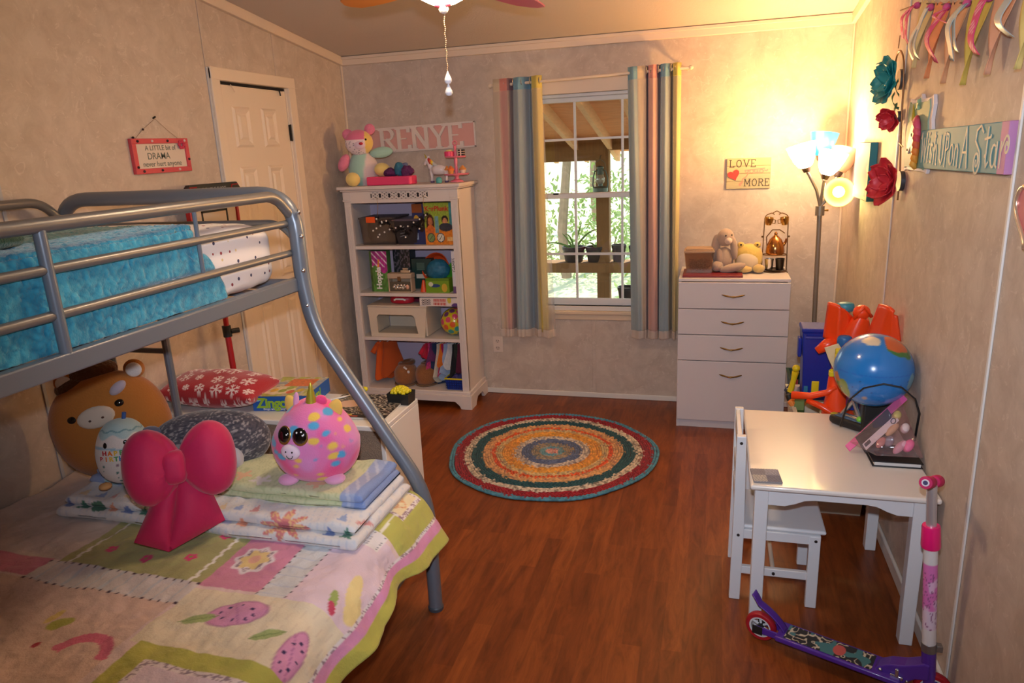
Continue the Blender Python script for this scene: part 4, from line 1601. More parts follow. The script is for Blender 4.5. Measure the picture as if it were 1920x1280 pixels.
paint_uv(o, g, magcol)
ob('pencil', MB().tube([(-.19, .02, .014), (-.11, .11, .014)], .004, 7), M('white_print'), mg, w=False)
ob('yellow_figure', MB().ell((-.07, .13, .024), (.026, .018, .016), nu=14, nv=8).ell((-.05, .135, .036), (.014, .012, .012), nu=12, nv=8), M('yellow_plastic', (226, 206, 30), .4), mg, w=False, smooth=180)
yb_ = thing('tray_of_beads', 'small black tray heaped with yellow plastic shapes on the bench corner', 'tray', (-1.325, 2.765, .571))
ob('tray_wall', MB()._add([(x * a, y * a2, z) for (a, a2, z) in ((.92, .92, 0), (1, 1, .05), (.94, .92, .05), (.86, .86, .006)) for (x, y) in ((-.052, -.04), (.052, -.04), (.052, .04), (-.052, .04))],
                          [(3, 2, 1, 0), (12, 13, 14, 15)] + [(k * 4 + j, k * 4 + (j + 1) % 4, k * 4 + 4 + (j + 1) % 4, k * 4 + 4 + j) for k in range(3) for j in range(4)]), M('black_plastic', (30, 32, 32), .45), yb_, w=False, smooth=0)
b = MB()
for k in range(34):
    a, r = k * 2.4, .0068 * math.sqrt(k)
    x, y = r * cos(a) * 1.1, r * sin(a) * .8
    b.ell((x, y, .046 + .026 * max(0, 1 - (r / .042) ** 2)), (.0095, .0095, .0085), nu=8, nv=6)
ob('beads', b, M('yellow_plastic'), yb_, w=False, kind='stuff')

# basketball hoop stand against the wall
RED = M('red_tube', (168, 22, 28), .4)
BLKP = M('black_plastic')
hs = thing('basketball_stand', 'red and black toy basketball hoop stand against the left wall', 'hoop stand', (-2.28, 2.92, 0))
ob('base', MB().box(-2.37, -2.12, 2.84, 2.98, 0, .05), BLKP, hs, bevel=.012)
ob('pole', MB().tube([(-2.27, 2.89, .04), (-2.285, 2.89, .84)], .0145, 10), RED, hs)
ob('pole', MB().tube([(-2.285, 2.89, .84), (-2.3, 2.92, 1.2)], .0125, 10), RED, hs)
kn = ob('clamp', MB().tube([(-2.284, 2.89, .815), (-2.286, 2.89, .87)], .021, 12), BLKP, hs)
ob('knob', MB().tube([(-2.27, 2.9, .84), (-2.245, 2.93, .84)], .013, 10), BLKP, kn)
ob('backboard', MB().box(-2.315, -2.306, 2.79, 3.115, 1.14, 1.485), M('board_grey', (196, 178, 158), .5), hs)
for y in (2.775, 3.115):
    ob('board_edge', MB().box(-2.322, -2.296, y, y + .016, 1.12, 1.49), RED, hs, bevel=.003)
b = MB()
for (y0, y1, z0, z1) in ((2.86, 3.05, 1.415, 1.425), (2.86, 3.05, 1.245, 1.255), (2.86, 2.87, 1.245, 1.425), (3.04, 3.05, 1.245, 1.425)):
    b.box(-2.306, -2.304, y0, y1, z0, z1)
ob('target_square', b, M('black_print', (20, 20, 20), .6), hs, smooth=0)
Mh = Matrix(((0, 0, 1, -2.32), (1, 0, 0, 0), (0, 1, 0, 0), (0, 0, 0, 1)))
hd = ob('header_sign', MB().prism([(2.752, 1.482), (3.172, 1.482), (3.172, 1.508), (3.14, 1.547), (2.80, 1.547), (2.752, 1.508)], .026, Mh), BLKP, hs, smooth=0, bevel=.003)
b = MB()
for (a0, a1) in ((2.78, 2.84), (3.08, 3.14)):
    b.tube([(-2.292, a0, 1.495), (-2.292, a0 + .015, 1.535), (-2.292, a1, 1.535)], .003, 6)
ob('red_stripe', b, RED, hd)
txt('DOUBLE SHOT', .026, M('silver_print', (170, 168, 164), .5), hd, (-2.2925 + 2.28, 2.962 - 2.92, 1.52), (pi / 2, 0, pi / 2), .0004)
ob('hoop_rim', MB().tube([(-2.2 + .09 * cos(a), 2.955 + .09 * sin(a), 1.235) for a in [k * pi / 12 for k in range(24)]], .006, 8, closed=True).tube([(-2.305, 2.955, 1.235), (-2.29, 2.955, 1.235)], .012, 8), M('orange_rim', (210, 90, 30), .4), hs)

# ------------------------------------------------------------------ open shelf unit
SHW = M('shelf_white', (226, 214, 206), .42)
LIL = M('lilac_back', (206, 190, 214), .6)
sx0, sx1, sy0, sy1 = -2.29, -1.52, 4.195, 4.525
shelf = thing('bookcase', 'white open bookcase with lattice cornice against the back wall', 'bookcase', ((sx0 + sx1) / 2, (sy0 + sy1) / 2, 0))
ob('side_panel', MB().box(sx0, sx0 + .018, sy0 + .01, sy1, .1, 1.42), SHW, shelf)
ob('side_panel', MB().box(sx1 - .018, sx1, sy0 + .01, sy1, .1, 1.42), SHW, shelf)
for x in (sx0, sx1 - .045):
    b = MB().box(x, x + .045, sy0, sy0 + .02, .1, 1.36)
    for k in (.012, .0225, .033):
        b.box(x + k - .0025, x + k + .0025, sy0 - .003, sy0 + .002, .15, 1.33)
    ob('pilaster', b, SHW, shelf, smooth=0)
    ob('capital', MB().box(x - .006, x + .05, sy0 - .008, sy0 + .03, 1.362, 1.375).box(x - .004, x + .049, sy0 - .005, sy0 + .03, 1.375, 1.428), SHW, shelf, bevel=.002)
ob('back_panel', MB().box(sx0 + .018, sx1 - .018, sy1 - .008, sy1, .1, 1.42), LIL, shelf)
ob('top_board', MB().box(sx0 - .03, sx1 + .03, sy0 - .035, sy1 + .008, 1.436, 1.458).box(sx0 - .015, sx1 + .015, sy0 - .02, sy1 + .006, 1.424, 1.437), SHW, shelf, bevel=.006)
ob('cornice', MB().box(sx0 + .02, sx1 - .02, sy0 - .002, sy0 + .014, 1.352, 1.43), SHW, shelf)
gl = MB()
LATT = M('lattice_dark', (40, 32, 34), .8)
b = MB()
b.box(-2.098, -1.712, sy0 - .0035, sy0 - .002, 1.376, 1.416)  # dark sheet painted as the shade seen through the lattice
ob('lattice_shade', b, LATT, shelf, smooth=0)
b = MB()
for i in range(7):
    x = -2.098 + i * .386 / 6
    for sgn in (-1, 1):
        if 0 < i:
            b.tube([(x - .0643, sy0 - .004, 1.396 - sgn * .021), (x, sy0 - .004, 1.396 + sgn * .021)], .0055, 6)
    if i < 6:
        b.tube([(x + .032 + .0215 * cos(a), sy0 - .0045, 1.396 + .0165 * sin(a)) for a in [k * pi / 8 for k in range(16)]], .004, 6, closed=True)
ob('lattice', b, SHW, shelf)
SHZ = [.118, .470, .770, 1.078]
for z in SHZ[1:]:
    ob('shelf', MB().box(sx0 + .018, sx1 - .018, sy0 + .006, sy1 - .008, z - .022, z), SHW, shelf, bevel=.002)
ob('bottom_board', MB().box(sx0 - .012, sx1 + .012, sy0 - .014, sy1, .092, .118), SHW, shelf, bevel=.005)


def plinth(mb, x0, x1, y, th, axis=0):
    out = [(x0, 0), (x0 + .075, 0), (x0 + .085, .022), (x0 + .115, .05), (x1 - .115, .05), (x1 - .085, .022), (x1 - .075, 0), (x1, 0), (x1, .094), (x0, .094)]
    if axis == 0:
        Mx = Matrix(((1, 0, 0, 0), (0, 0, 1, y), (0, 1, 0, 0), (0, 0, 0, 1)))
    else:
        Mx = Matrix(((0, 0, 1, y), (1, 0, 0, 0), (0, 1, 0, 0), (0, 0, 0, 1)))
    return mb.prism(out, th, Mx)


ob('plinth', plinth(MB(), sx0 - .02, sx1 + .02, sy0 - .024, .022), SHW, shelf, smooth=0, bevel=.002)
for x in (sx0 - .02, sx1 - .002):
    ob('plinth_side', plinth(MB(), sy0 - .0015, sy1, x, .022, 1), SHW, shelf, smooth=0, bevel=.002)
ob('hanging_rail', MB().tube([(sx0 + .018, 4.34, .438), (sx1 - .018, 4.34, .438)], .006, 8), M('chrome'), shelf)

# --- on top of the bookcase
bear = thing('patchwork_bear', 'patchwork teddy bear in pink, yellow and mint on the bookcase', 'soft toy', (-2.19, 4.31, 1.459), rotz=.35)
SC_ = 1.0
MINT = M('mint_plush', (164, 206, 194), .95, sheen=.3, bump=.3)
PNK = M('pink_print_plush', (228, 130, 160), .95, sheen=.2, var=.25, vscale=60)
YLP = M('cream_yellow_plush', (236, 212, 130), .95, sheen=.3)
o = ob('body', MB().ell((0, 0, .1), (.095, .08, .115), nu=40, nv=28), PM('patch_plush', .95, .3, bump=.3, bscale=150), bear, w=False, smooth=180)
paint(o, lambda p: put(fill(len(p), (164, 206, 194)), rnd(.012 - p[:, 0] + .2 * (p[:, 2] - .1), .01), (226, 206, 206)))
o = ob('head', MB().ell((-.01, -.02, .265), (.088, .078, .08), nu=70, nv=48), PM('patch_plush'), bear, w=False, smooth=180)


def headcol(p):
    c = fill(len(p), (238, 220, 224))
    x = p[:, 0] + .01
    d, r = cells(p, 90, 3)
    c = put(c, d < .25, (70, 60, 90))
    c = put(c, p[:, 2] > .285 + .3 * x * 0, (230, 120, 156))
    c = put(c, x > .042, (240, 204, 110))
    return c


paint(o, headcol)
for (c, m_) in (((-.078, -.01, .318), PNK), ((.062, 0, .345), PNK)):
    ob('ear', MB().ell(c, (.034, .018, .034), nu=18, nv=12), m_, bear, w=False, smooth=180)
mzz = ob('muzzle', MB().ell((.0, -.085, .25), (.036, .026, .028), nu=18, nv=12), M('pale_pink_plush'), bear, w=False, smooth=180)
ob('nose', MB().ell((.012, -.112, .258), (.013, .009, .009), nu=12, nv=8), M('red_thread', (200, 30, 50), .6), mzz, w=False, smooth=180)
for c in ((-.028, -.09, .278), (.04, -.082, .282)):
    ob('eye', MB().ell(c, (.007, .005, .007), nu=10, nv=8), EYE, bear, w=False)
ob('arm', MB().ell((-.115, -.03, .145), (.034, .034, .058), Euler((0, .5, 0)).to_matrix().to_4x4(), nu=18, nv=12), PNK, bear, w=False, smooth=180)
ob('arm', MB().ell((.125, -.02, .2), (.075, .03, .034), Euler((0, -.1, 0)).to_matrix().to_4x4(), nu=18, nv=12), MINT, bear, w=False, smooth=180)
ob('leg', MB().ell((-.06, -.1, .042), (.046, .05, .044), nu=18, nv=12), YLP, bear, w=False, smooth=180)
ob('leg', MB().ell((.125, -.07, .095), (.05, .05, .042), nu=18, nv=12), YLP, bear, w=False, smooth=180)

pk = thing('pink_tray', 'bright pink tray of doll things on top of the bookcase', 'tray', (-1.975, 4.26, 1.459))
PKP = M('pink_plastic', (232, 66, 118), .4)
b = MB()
prof = [(-.152, -.05), (.14, -.05), (.152, -.035), (.152, .05), (-.152, .05)]
ob('tray_wall', MB().prism(prof, .052), PKP, pk, w=False, smooth=0, bevel=.006)
PUR = M('purple_doll_hair', (96, 40, 96), .8, var=.4, vscale=60, bump=.8, bscale=120)
TEA = M('teal_doll_cloth', (44, 110, 138), .7, var=.3, vscale=50)
for i, (x, y, z, r, m_, lab) in enumerate(((-.02, .02, .075, (.05, .035, .03), PUR, 'purple doll hair bundle in the left of the pink tray'), (.05, .02, .088, (.036, .03, .045), TEA, 'blue doll dress poking up from the pink tray'),
                                           (.105, .01, .078, (.042, .03, .036), PUR, 'purple doll wig in the right of the pink tray'), (.075, .03, .112, (.03, .02, .02), M('steel_blue_cloth', (90, 100, 140), .7), 'grey blue doll hat on top of the pink tray heap'))):
    b = MB().ell((0, 0, 0), r, nu=26, nv=18)
    V = np.array(b.v)
    V *= (1 + (vn(V, 50, i) - .5) * .5)[:, None]
    b.v = [tuple(v) for v in V]
    t = ob('doll_item', b, m_, None, smooth=180)
    t.location = (-1.975 + x, 4.26 + y, 1.459 + z)
    tag(t, lab, 'doll toy')

fig = thing('unicorn_figurine', 'white unicorn figurine with rainbow mane on the bookcase', 'figurine', (-1.70, 4.36, 1.459), rotz=-.1)
CER = M('white_ceramic', (232, 224, 226), .25, coat=.4)
b = MB()
b.tube([(-.03, 0, .075), (.0, 0, .079), (.03, 0, .077), (.052, 0, .074)], [.028, .033, .031, .022], 14)
b.ell((.054, 0, .073), (.02, .024, .026), nu=14, nv=10)
b.ell((-.034, 0, .074), (.022, .024, .028), nu=14, nv=10)
b.tube([(-.038, 0, .088), (-.052, 0, .115), (-.06, 0, .135)], [.023, .019, .016], 12)
b.ell((-.066, 0, .138), (.018, .014, .016), nu=14, nv=10)
b.tube([(-.066, 0, .135), (-.086, 0, .118), (-.092, 0, .112)], [.013, .01, .008], 12)
for (x, y, dx) in ((-.042, .014, -.006), (-.04, -.014, .004), (.056, .014, .0), (.06, -.014, .008)):
    b.tube([(x, y, .07), (x + dx, y, .035), (x + dx * .6, y, .008)], [.012, .008, .009], 10)
ob('body', b, CER, fig, w=False, smooth=180)
b = MB()
for (x, y, dx) in ((-.042, .014, -.006), (-.04, -.014, .004), (.056, .014, .0), (.06, -.014, .008)):
    b.tube([(x + dx * .6, y, 0), (x + dx * .6, y, .01)], [.011, .0095], 10)
ob('hoof', b, M('purple_hoof', (80, 60, 110), .4), fig, w=False)
RAIN = [(206, 50, 60), (232, 130, 40), (236, 206, 60), (80, 170, 80), (50, 120, 200), (110, 70, 160)]
for i in range(6):
    t = i / 5
    ob('mane', MB().tube([(-.062 + .045 * t, 0, .152 - .035 * t), (-.05 + .05 * t, -.014, .138 - .035 * t), (-.042 + .05 * t, -.018, .115 - .02 * t)], [.006, .009, .004], 8), M('rainbow_%d' % i, RAIN[i], .4), fig, w=False, smooth=180)
    ob('tail', MB().tube([(.07, -.008 + .004 * i, .085), (.086 + .002 * i, -.006 + .004 * i, .088), (.092 + .003 * i, 0, .06 - .002 * i)], [.005, .006, .003], 8), M('rainbow_%d' % ((i + 3) % 6)), fig, w=False, smooth=180)
ob('horn', MB().lathe([(.006, 0), (.001, .03)], Matrix.Translation((-.074, 0, .152)) @ Euler((0, -.4, 0)).to_matrix().to_4x4(), 10), M('gold_lame'), fig, w=False)
ob('ear', MB().ell((-.06, .008, .156), (.005, .003, .01), nu=8, nv=6).ell((-.06, -.008, .156), (.005, .003, .01), nu=8, nv=6), CER, fig, w=False)

cs = thing('cake_stand', 'pink two tier toy cake stand on the bookcase corner', 'cake stand', (-1.575, 4.36, 1.459))
PKS = M('pink_stand', (236, 128, 150), .4)
for z, r in ((.042, .082), (.148, .068)):
    ob('tier', MB().lathe([(0, 0), (r * .9, .0), (r, .008), (r * .98, .01), (r * .88, .004), (0, .004)], Matrix.Translation((0, 0, z)), 28), PKS, cs, w=False)
ob('stand_foot', MB().lathe([(0, 0), (.042, 0), (.038, .008), (.014, .018), (.011, .03), (.02, .042), (0, .042)], None, 20), PKS, cs, w=False)
ob('stem', MB().lathe([(.009, .045), (.013, .07), (.008, .1), (.012, .13), (.009, .148), (.01, .17), (.007, .2), (.011, .215), (.006, .222), (0, .224)], None, 14), PKS, cs, w=False)
ob('ring_handle', MB().tube([(.013 * cos(a), 0, .236 + .013 * sin(a)) for a in [k * pi / 8 for k in range(16)]], .0035, 8, closed=True), PKS, cs, w=False)
WHF = M('icing', (236, 210, 190), .6)
CK = M('toy_sponge', (222, 150, 80), .6)
CHO = M('toy_chocolate', (52, 34, 34), .5)
for i, (x, y, z, kind, lab) in enumerate(((-.035, -.015, .158, 'pinkcake', 'pink iced toy cake on the upper tier'), (.045, -.01, .158, 'choc', 'black and white toy cake on the upper tier'),
                                          (-.058, -.01, .052, 'cup', 'toy cupcake at the left of the lower tier'), (-.02, -.045, .052, 'muffin', 'orange toy muffin at the front of the lower tier'), (.05, -.02, .052, 'cup', 'toy cupcake at the right of the lower tier'))):
    t = thing('toy_cake', lab, 'toy cake', (-1.575 + x, 4.36 + y, 1.459 + z), group='toy cakes on the stand')
    if kind == 'pinkcake':
        ob('cake_base', MB().lathe([(0, 0), (.03, 0), (.031, .026), (.026, .03), (0, .03)], None, 20), PKP, t, w=False)
        ob('topping', MB().ell((0, 0, .032), (.022, .022, .008), nu=14, nv=8), YLP, t, w=False, smooth=180)
    elif kind == 'choc':
        ob('cake_base', MB().box(-.017, .017, -.017, .017, 0, .038), CHO, t, w=False, bevel=.002)
        ob('filling', MB().box(-.0175, .0175, -.0175, .0175, .01, .014).box(-.0175, .0175, -.0175, .0175, .024, .028).box(-.004, .004, -.0178, .0178, 0, .038), WHF, t, w=False)
    else:
        ob('cake_base', MB().lathe([(0, 0), (.014, 0), (.02, .022), (0, .022)], None, 16), CK if kind == 'muffin' else WHF, t, w=False)
        ob('topping', MB().lathe([(.021, .021), (.023, .027), (.014, .036), (.008, .044), (0, .05)], None, 16), M('orange_icing', (226, 120, 60), .6) if kind == 'muffin' else CK, t, w=False)
t = ob('small_jar', MB().lathe([(0, 0), (.017, 0), (.02, .01), (.018, .028), (.012, .034), (0, .036)], None, 16), M('aqua_plastic', (80, 170, 170), .4), None)
t.location = (-1.665, 4.28, 1.459)
tag(t, 'tiny aqua pot beside the toy cake stand', 'pot')

# --- first shelf
z = 1.0785
CLR = glassy('storage_clear', (214, 208, 206), .1, .1, milk=.1, milkcol=(150, 140, 140))
bn = thing('clear_bin', 'clear plastic bin of dark toys with an orange latch on the top shelf', 'storage bin', (-2.1, 4.36, z))


def tapered(mb, w0, d0, w1, d1, h, th=.004):
    lv = [(w0, d0, 0), (w1, d1, h), (w1 - th, d1 - th, h), (w0 - th, d0 - th, th)]
    vs = [(sx_ * w, sy_ * d, zz) for (w, d, zz) in lv for (sx_, sy_) in ((-1, -1), (1, -1), (1, 1), (-1, 1))]
    fs = [(3, 2, 1, 0), (12, 13, 14, 15)] + [(k * 4 + j, k * 4 + (j + 1) % 4, k * 4 + 4 + (j + 1) % 4, k * 4 + 4 + j) for k in range(3) for j in range(4)]
    return mb._add(vs, fs)


ob('bin_wall', tapered(MB(), .115, .1, .125, .115, .165), CLR, bn, w=False, smooth=0)
ob('lid', MB().box(-.13, .13, -.12, .12, .166, .178), glassy('lid_clear', (200, 196, 196), .15, .1, milk=.3, milkcol=(120, 112, 112)), bn, w=False, bevel=.004)
ob('latch', MB().box(-.07, -.005, -.128, -.118, .145, .183), M('neon_orange', (245, 92, 24), .45), bn, w=False, bevel=.004)
b = MB().ell((0, 0, .075), (.1, .085, .072), nu=40, nv=26, e1=.4, e2=.4)
V = np.array(b.v)
V *= (1 + (vn(V, 40, 3) - .5) * .22)[:, None]
b.v = [tuple(v) for v in V]
t = ob('toy_jumble', b, M('dark_brown_toys', (58, 36, 30), .6, var=.6, vscale=40), None, smooth=180)
t.location = (-2.1, 4.36, z + .002)
tag(t, 'jumble of dark brown toys inside the clear bin', 'toys')
tb = thing('dark_tub', 'dark grey translucent tub with scribbled label on the top shelf', 'storage bin', (-1.905, 4.35, z))
DTB = M('smoke_plastic', (44, 42, 48), .35)
ob('tub_wall', tapered(MB(), .062, .08, .09, .1, .15), DTB, tb, w=False, smooth=0)
ob('lid', MB().box(-.092, .092, -.104, .104, .15, .165), M('smoke_lid', (92, 80, 92), .4), tb, w=False, bevel=.004)
b = MB()
for i in range(4):
    b.tube([(-.045 + .004 * i, -.091 - .0015 * i, .05 + .02 * i), (-.02, -.094 - .001 * i, .058 + .017 * i), (.005 - .004 * i, -.09 - .002 * i, .055 + .021 * i)], .0022, 5)
ob('chalk_mark', b, M('chalk', (150, 150, 156), .8), tb, w=False)


def kid_art(u, v):
    n = len(u)
    p = np.stack([u, v, 0 * u], 1)
    c = put(fill(n, (172, 178, 52)), rnd(.5 - v + .25 * (u - .5), .25), (150, 172, 60))
    c = put(c, u > .88, (60, 140, 150))
    c = put(c, v < .40 + .03 * np.sin(u * 7), (226, 132, 40))
    # two children, red logo strip, dials
    c = put(c, np.hypot((u - .2) / .13, (v - .56) / .17) < 1, (70, 34, 26))
    c = put(c, (np.abs(u - .2) < .13) & (v < .56) & (v > .4), (70, 34, 26))
    c = put(c, np.hypot((u - .2) / .085, (v - .56) / .1) < 1, (196, 120, 80))
    c = put(c, np.hypot((u - .2) / .14, (v - .36) / .12) < 1, (214, 110, 50))
    c = put(c, np.hypot((u - .72) / .12, (v - .6) / .1) < 1, (40, 28, 24))
    c = put(c, np.hypot((u - .72) / .085, (v - .55) / .09) < 1, (206, 140, 96))
    c = put(c, (np.hypot((u - .74) / .24, (v - .42) / .1) < 1), (52, 56, 70))
    c = put(c, (np.abs(u - .43) < .06) & (v < .68) & (v > .28), (110, 160, 170))
    for cu, col in ((.2, (120, 150, 90)), (.54, (216, 214, 200))):
        r = np.hypot((u - cu) / .14, (v - .17) / .115)
        c = put(c, r < 1, (56, 66, 76))
        c = put(c, r < .82, col)
        c = put(c, (r < .6) & (np.abs(u - cu - (v - .17)) < .015), (70, 80, 70))
    c = put(c, (u > .76) & (v < .18) & (v > .08), (236, 190, 120))
    return c * (.9 + .2 * vn(p, 25, 3))[:, None]


def blue_art(u, v):
    c = put(fill(len(u), (34, 50, 104)), (v > .78) & (u < .75), (146, 78, 40))
    p = np.stack([u, v, 0 * u], 1)
    c = put(c, (np.hypot((u - .3) / .2, (v - .6) / .13) < 1), (220, 170, 60))
    c = put(c, (np.hypot((u - .65) / .25, (v - .5) / .2) < 1), (40, 26, 24))
    c = put(c, (u < .4) & (v < .28) & (v > .12), (150, 170, 200))
    c = put(c, (u < .3) & (v < .24) & (v > .16), (30, 30, 50))
    return c


def upright_box(name, label, x0, x1, y0, y1, z0, h, side, fn, cat='game box', lean=0, text=None):
    t = thing(name, label, cat, ((x0 + x1) / 2, (y0 + y1) / 2, z0))
    w_, d_ = (x1 - x0) / 2, (y1 - y0) / 2
    ob('carton', MB().box(-w_, w_, -d_, d_, 0, h), side, t, w=False, bevel=.0015)
    g = MB().grid(70, 90, lambda u, v: (-w_ + 2 * w_ * u, -d_ - .0012, h * v))
    o = ob('cover_print', g, PM('glossy_print'), t, w=False)
    paint_uv(o, g, fn)
    return t, w_, d_


t, w_, d_ = upright_box('board_game_box', 'yellow and orange game box with two children, top shelf right', -1.765, -1.575, 4.24, 4.29, z, .262, M('lime_card', (170, 176, 60), .4), kid_art)
txt('KerPlunk', .042, M('logo_red', (190, 50, 40), .4), t, (-.012, -d_ - .002, h_ := .225), (pi / 2, 0, 0), .0004, bold=.0014)
upright_box('board_game_box', 'dark blue and brown game box left of the yellow one', -1.86, -1.768, 4.27, 4.42, z, .255, M('navy_card', (34, 50, 104), .45), blue_art)
# black pom-pom garland strung across the top shelf opening
gr_ = thing('black_garland', 'black tinsel garland with white pompoms hung on the top shelf', 'garland', (-1.9, 4.18, 1.3))
pth = [Vector((-2.06 + .34 * k / 22, 4.18, 1.262 - .085 * sin(pi * (k / 22)) - .02 * sin(k * 1.1))) for k in range(23)]
ob('string', MB().tube([(-2.055, 4.187, 1.392), (-2.05, 4.183, 1.335)] + [tuple(pth[0])], .0012, 5).tube([(-1.735, 4.187, 1.392), (-1.745, 4.183, 1.33), tuple(pth[-1])], .0012, 5), M('gold_wire', (150, 120, 60), .4, .8), gr_)
b = MB()
rg = np.random.default_rng(3)
for p in pth:
    for k in range(26):
        d = Vector(rg.normal(0, 1, 3)).normalized()
        e = d.orthogonal().normalized() * .0022
        b._add([p - e, p + e, p + d * rg.uniform(.015, .034)], [(0, 1, 2)])
ob('tinsel', b, M('black_tinsel', (20, 18, 22), .35), gr_, kind='stuff')
b = MB()
for i, k in enumerate(range(0, 23, 2)):
    p = pth[k] + Vector((rg.uniform(-.015, .015), -.02, rg.uniform(-.03, .03)))
    b.ell(p, (.006, .006, .006), nu=8, nv=6)
for dx, dz in ((-.085, -.09), (-.065, -.075), (-.05, -.115), (-.04, -.06), (-.02, -.1), (-.06, -.13), (-.03, -.04)):
    b.ell((-1.99 + dx * 1.2, 4.17, 1.27 + dz), (.006, .006, .006), nu=8, nv=6)
ob('pompom', b, WPL, gr_, smooth=180)

# --- second shelf
z = .7705


def green_art(u, v):
    p = np.stack([u, v, 0 * u], 1)
    c = put(fill(len(u), (84, 140, 60)), v > .55 + .1 * np.sin(u * 6), (176, 40, 140))
    c = put(c, (v > .6) & (((u * 3 + v * 6) % 1) < .25), (226, 200, 220))
    c = put(c, (np.abs(u - .5 - .3 * (v - .7)) < .05) & (v > .4) & (v < .8), (226, 150, 60))
    c = put(c, (u < .12), (60, 96, 44))
    return c * (.8 + .4 * vn(p, 14, 5))[:, None]


t, w_, d_ = upright_box('board_game_box', 'tall green and purple game box with white vertical lettering, second shelf', -2.178, -2.055, 4.25, 4.31, z, .268, M('green_card', (70, 120, 56), .45), green_art)
txt('Hoppla', .05, M('white_print'), t, (-.004, -d_ - .002, .09), (pi / 2, -pi / 2, 0), .0004, bold=.002)


def wrap_art(u, v):
    p = np.stack([u, v, 0 * u], 1)
    k = vn(p * np.array([1, 1.4, 1]), 16, 7)
    return put(put(fill(len(u), (34, 42, 44)), rnd(.62 - k, .05), (104, 96, 108)), v < .3, (28, 40, 38))


upright_box('gift_bag', 'dark patterned gift bag behind the little case on the second shelf', -2.06, -1.94, 4.36, 4.46, z, .28, M('dark_green_paper', (34, 50, 48), .5), wrap_art, 'bag')
upright_box('dark_box', 'dark green box with small print behind the little case', -1.93, -1.79, 4.36, 4.45, z, .20, M('dark_teal_card', (34, 64, 62), .5),
            lambda u, v: put(put(fill(len(u), (36, 66, 64)), (np.abs(u - .45) < .25) & (np.abs(v - .42) < .07), (210, 206, 196)), (np.abs(u - .45) < .2) & (np.abs(v - .75) < .12) & (((v * 30) % 1) < .4), (90, 120, 112)), 'box')
jc = thing('jewellery_case', 'small beige open case with silver trinkets on the second shelf', 'case', (-1.965, 4.255, z))
BEI = M('beige_plastic', (190, 168, 142), .45)
ob('case_body', MB().box(-.083, .083, -.03, .03, 0, .006).box(-.083, -.075, -.03, .03, 0, .09).box(.075, .083, -.03, .03, 0, .09).box(-.083, .083, .026, .03, 0, .09), BEI, jc, w=False, bevel=.002)
ob('lid', MB().box(-.085, .085, -.034, .034, .09, .125), BEI, jc, w=False, bevel=.006)
ob('clasp', MB().box(-.012, .012, -.038, -.03, .075, .105), M('bronze', (130, 96, 66), .4, .5), jc, w=False, bevel=.002)
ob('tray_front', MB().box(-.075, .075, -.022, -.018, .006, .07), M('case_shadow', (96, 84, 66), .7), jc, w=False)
b = MB()
for k in range(12):
    b.ell((-.045 + .009 * k * .8, -.024, .035 + .012 * sin(k * 2)), (.011, .008, .01), nu=8, nv=6)
ob('trinkets', b, M('silver', (214, 214, 214), .22, 1), jc, w=False, kind='stuff')
ob('bead', MB().ell((.05, -.024, .036), (.013, .008, .016), nu=10, nv=8), M('rose_bead', (226, 170, 140), .4), jc, w=False, smooth=180)
t = ob('silver_box', MB().box(-.035, .035, -.012, .012, 0, .02).box(-.02, .02, -.01, .01, .02, .034), M('silver'), None, bevel=.003)
t.location = (-1.925, 4.25, z + .1255)
tag(t, 'small silver trinket lying on the beige case', 'trinket')
ORG = M('orange_plastic', (232, 84, 34), .4)
t = ob('orange_bowl', MB().lathe([(0, 0), (.05, 0), (.085, .02), (.1, .06), (.094, .06), (.08, .026), (.045, .008), (0, .008)], Euler((radians(72), 0, radians(-8))).to_matrix().to_4x4(), 28), ORG, None)
t.location = (-1.755, 4.41, z + .125)
tag(t, 'orange plastic bowl standing on edge at the back of the second shelf', 'bowl')
b = MB().ell((0, 0, .0), (.077, .06, .07), nu=60, nv=40)
V = np.array(b.v)
V *= (1 + (vn(V, 70, 3) - .5) * .1)[:, None]
b.v = [tuple(v) for v in V]
t = ob('teal_ball', b, M('teal_knobbly', (30, 104, 136), .5, var=.4, vscale=60), None, smooth=180)
t.location = (-1.715, 4.29, z + .14)
tag(t, 'knobbly teal ball above the green carton on the second shelf', 'ball')


def frog_art(u, v):
    c = put(fill(len(u), (120, 158, 40)), (np.hypot((u - .4) / .22, (v - .5) / .12) < 1), (40, 70, 130))
    c = put(c, np.hypot((u - .22) / .1, (v - .6) / .16) < 1, (214, 214, 190))
    c = put(c, np.hypot((u - .8) / .12, (v - .35) / .3) < 1, (206, 170, 60))
    return put(c, np.abs(v - .9) < .06, (90, 130, 36))


upright_box('green_carton', 'lime green carton with small pictures in front of the teal ball', -1.785, -1.625, 4.23, 4.33, z, .092, M('lime_green_card', (116, 154, 40), .45), frog_art, 'box')
t = ob('green_plate', MB().lathe([(0, 0), (.07, 0), (.098, .012), (.096, .016), (.066, .005), (0, .005)], Euler((radians(80), 0, radians(50))).to_matrix().to_4x4(), 28), M('leaf_green_plastic', (60, 150, 40), .4), None)
t.location = (-1.6, 4.36, z + .1)
tag(t, 'green plastic plate standing on edge beside the white box', 'plate')
t = ob('orange_cone', MB().lathe([(0, 0), (.024, 0), (.02, .02), (.008, .075), (0, .08)], None, 16), ORG, None)
t.location = (-1.812, 4.26, z)
tag(t, 'small orange cone left of the lime carton', 'cone')
t, w_, d_ = upright_box('white_game_box', 'white box on end with black vertical lettering, second shelf right', -1.596, -1.566, 4.225, 4.45, z, .268, M('white_card', (226, 220, 222), .5), lambda u, v: put(fill(len(u), (228, 222, 226)), v < .16, (120, 90, 130)))
txt('GAMES', .028, M('black_print'), t, (0, -d_ - .002, .18), (pi / 2, -pi / 2, 0), .0004)

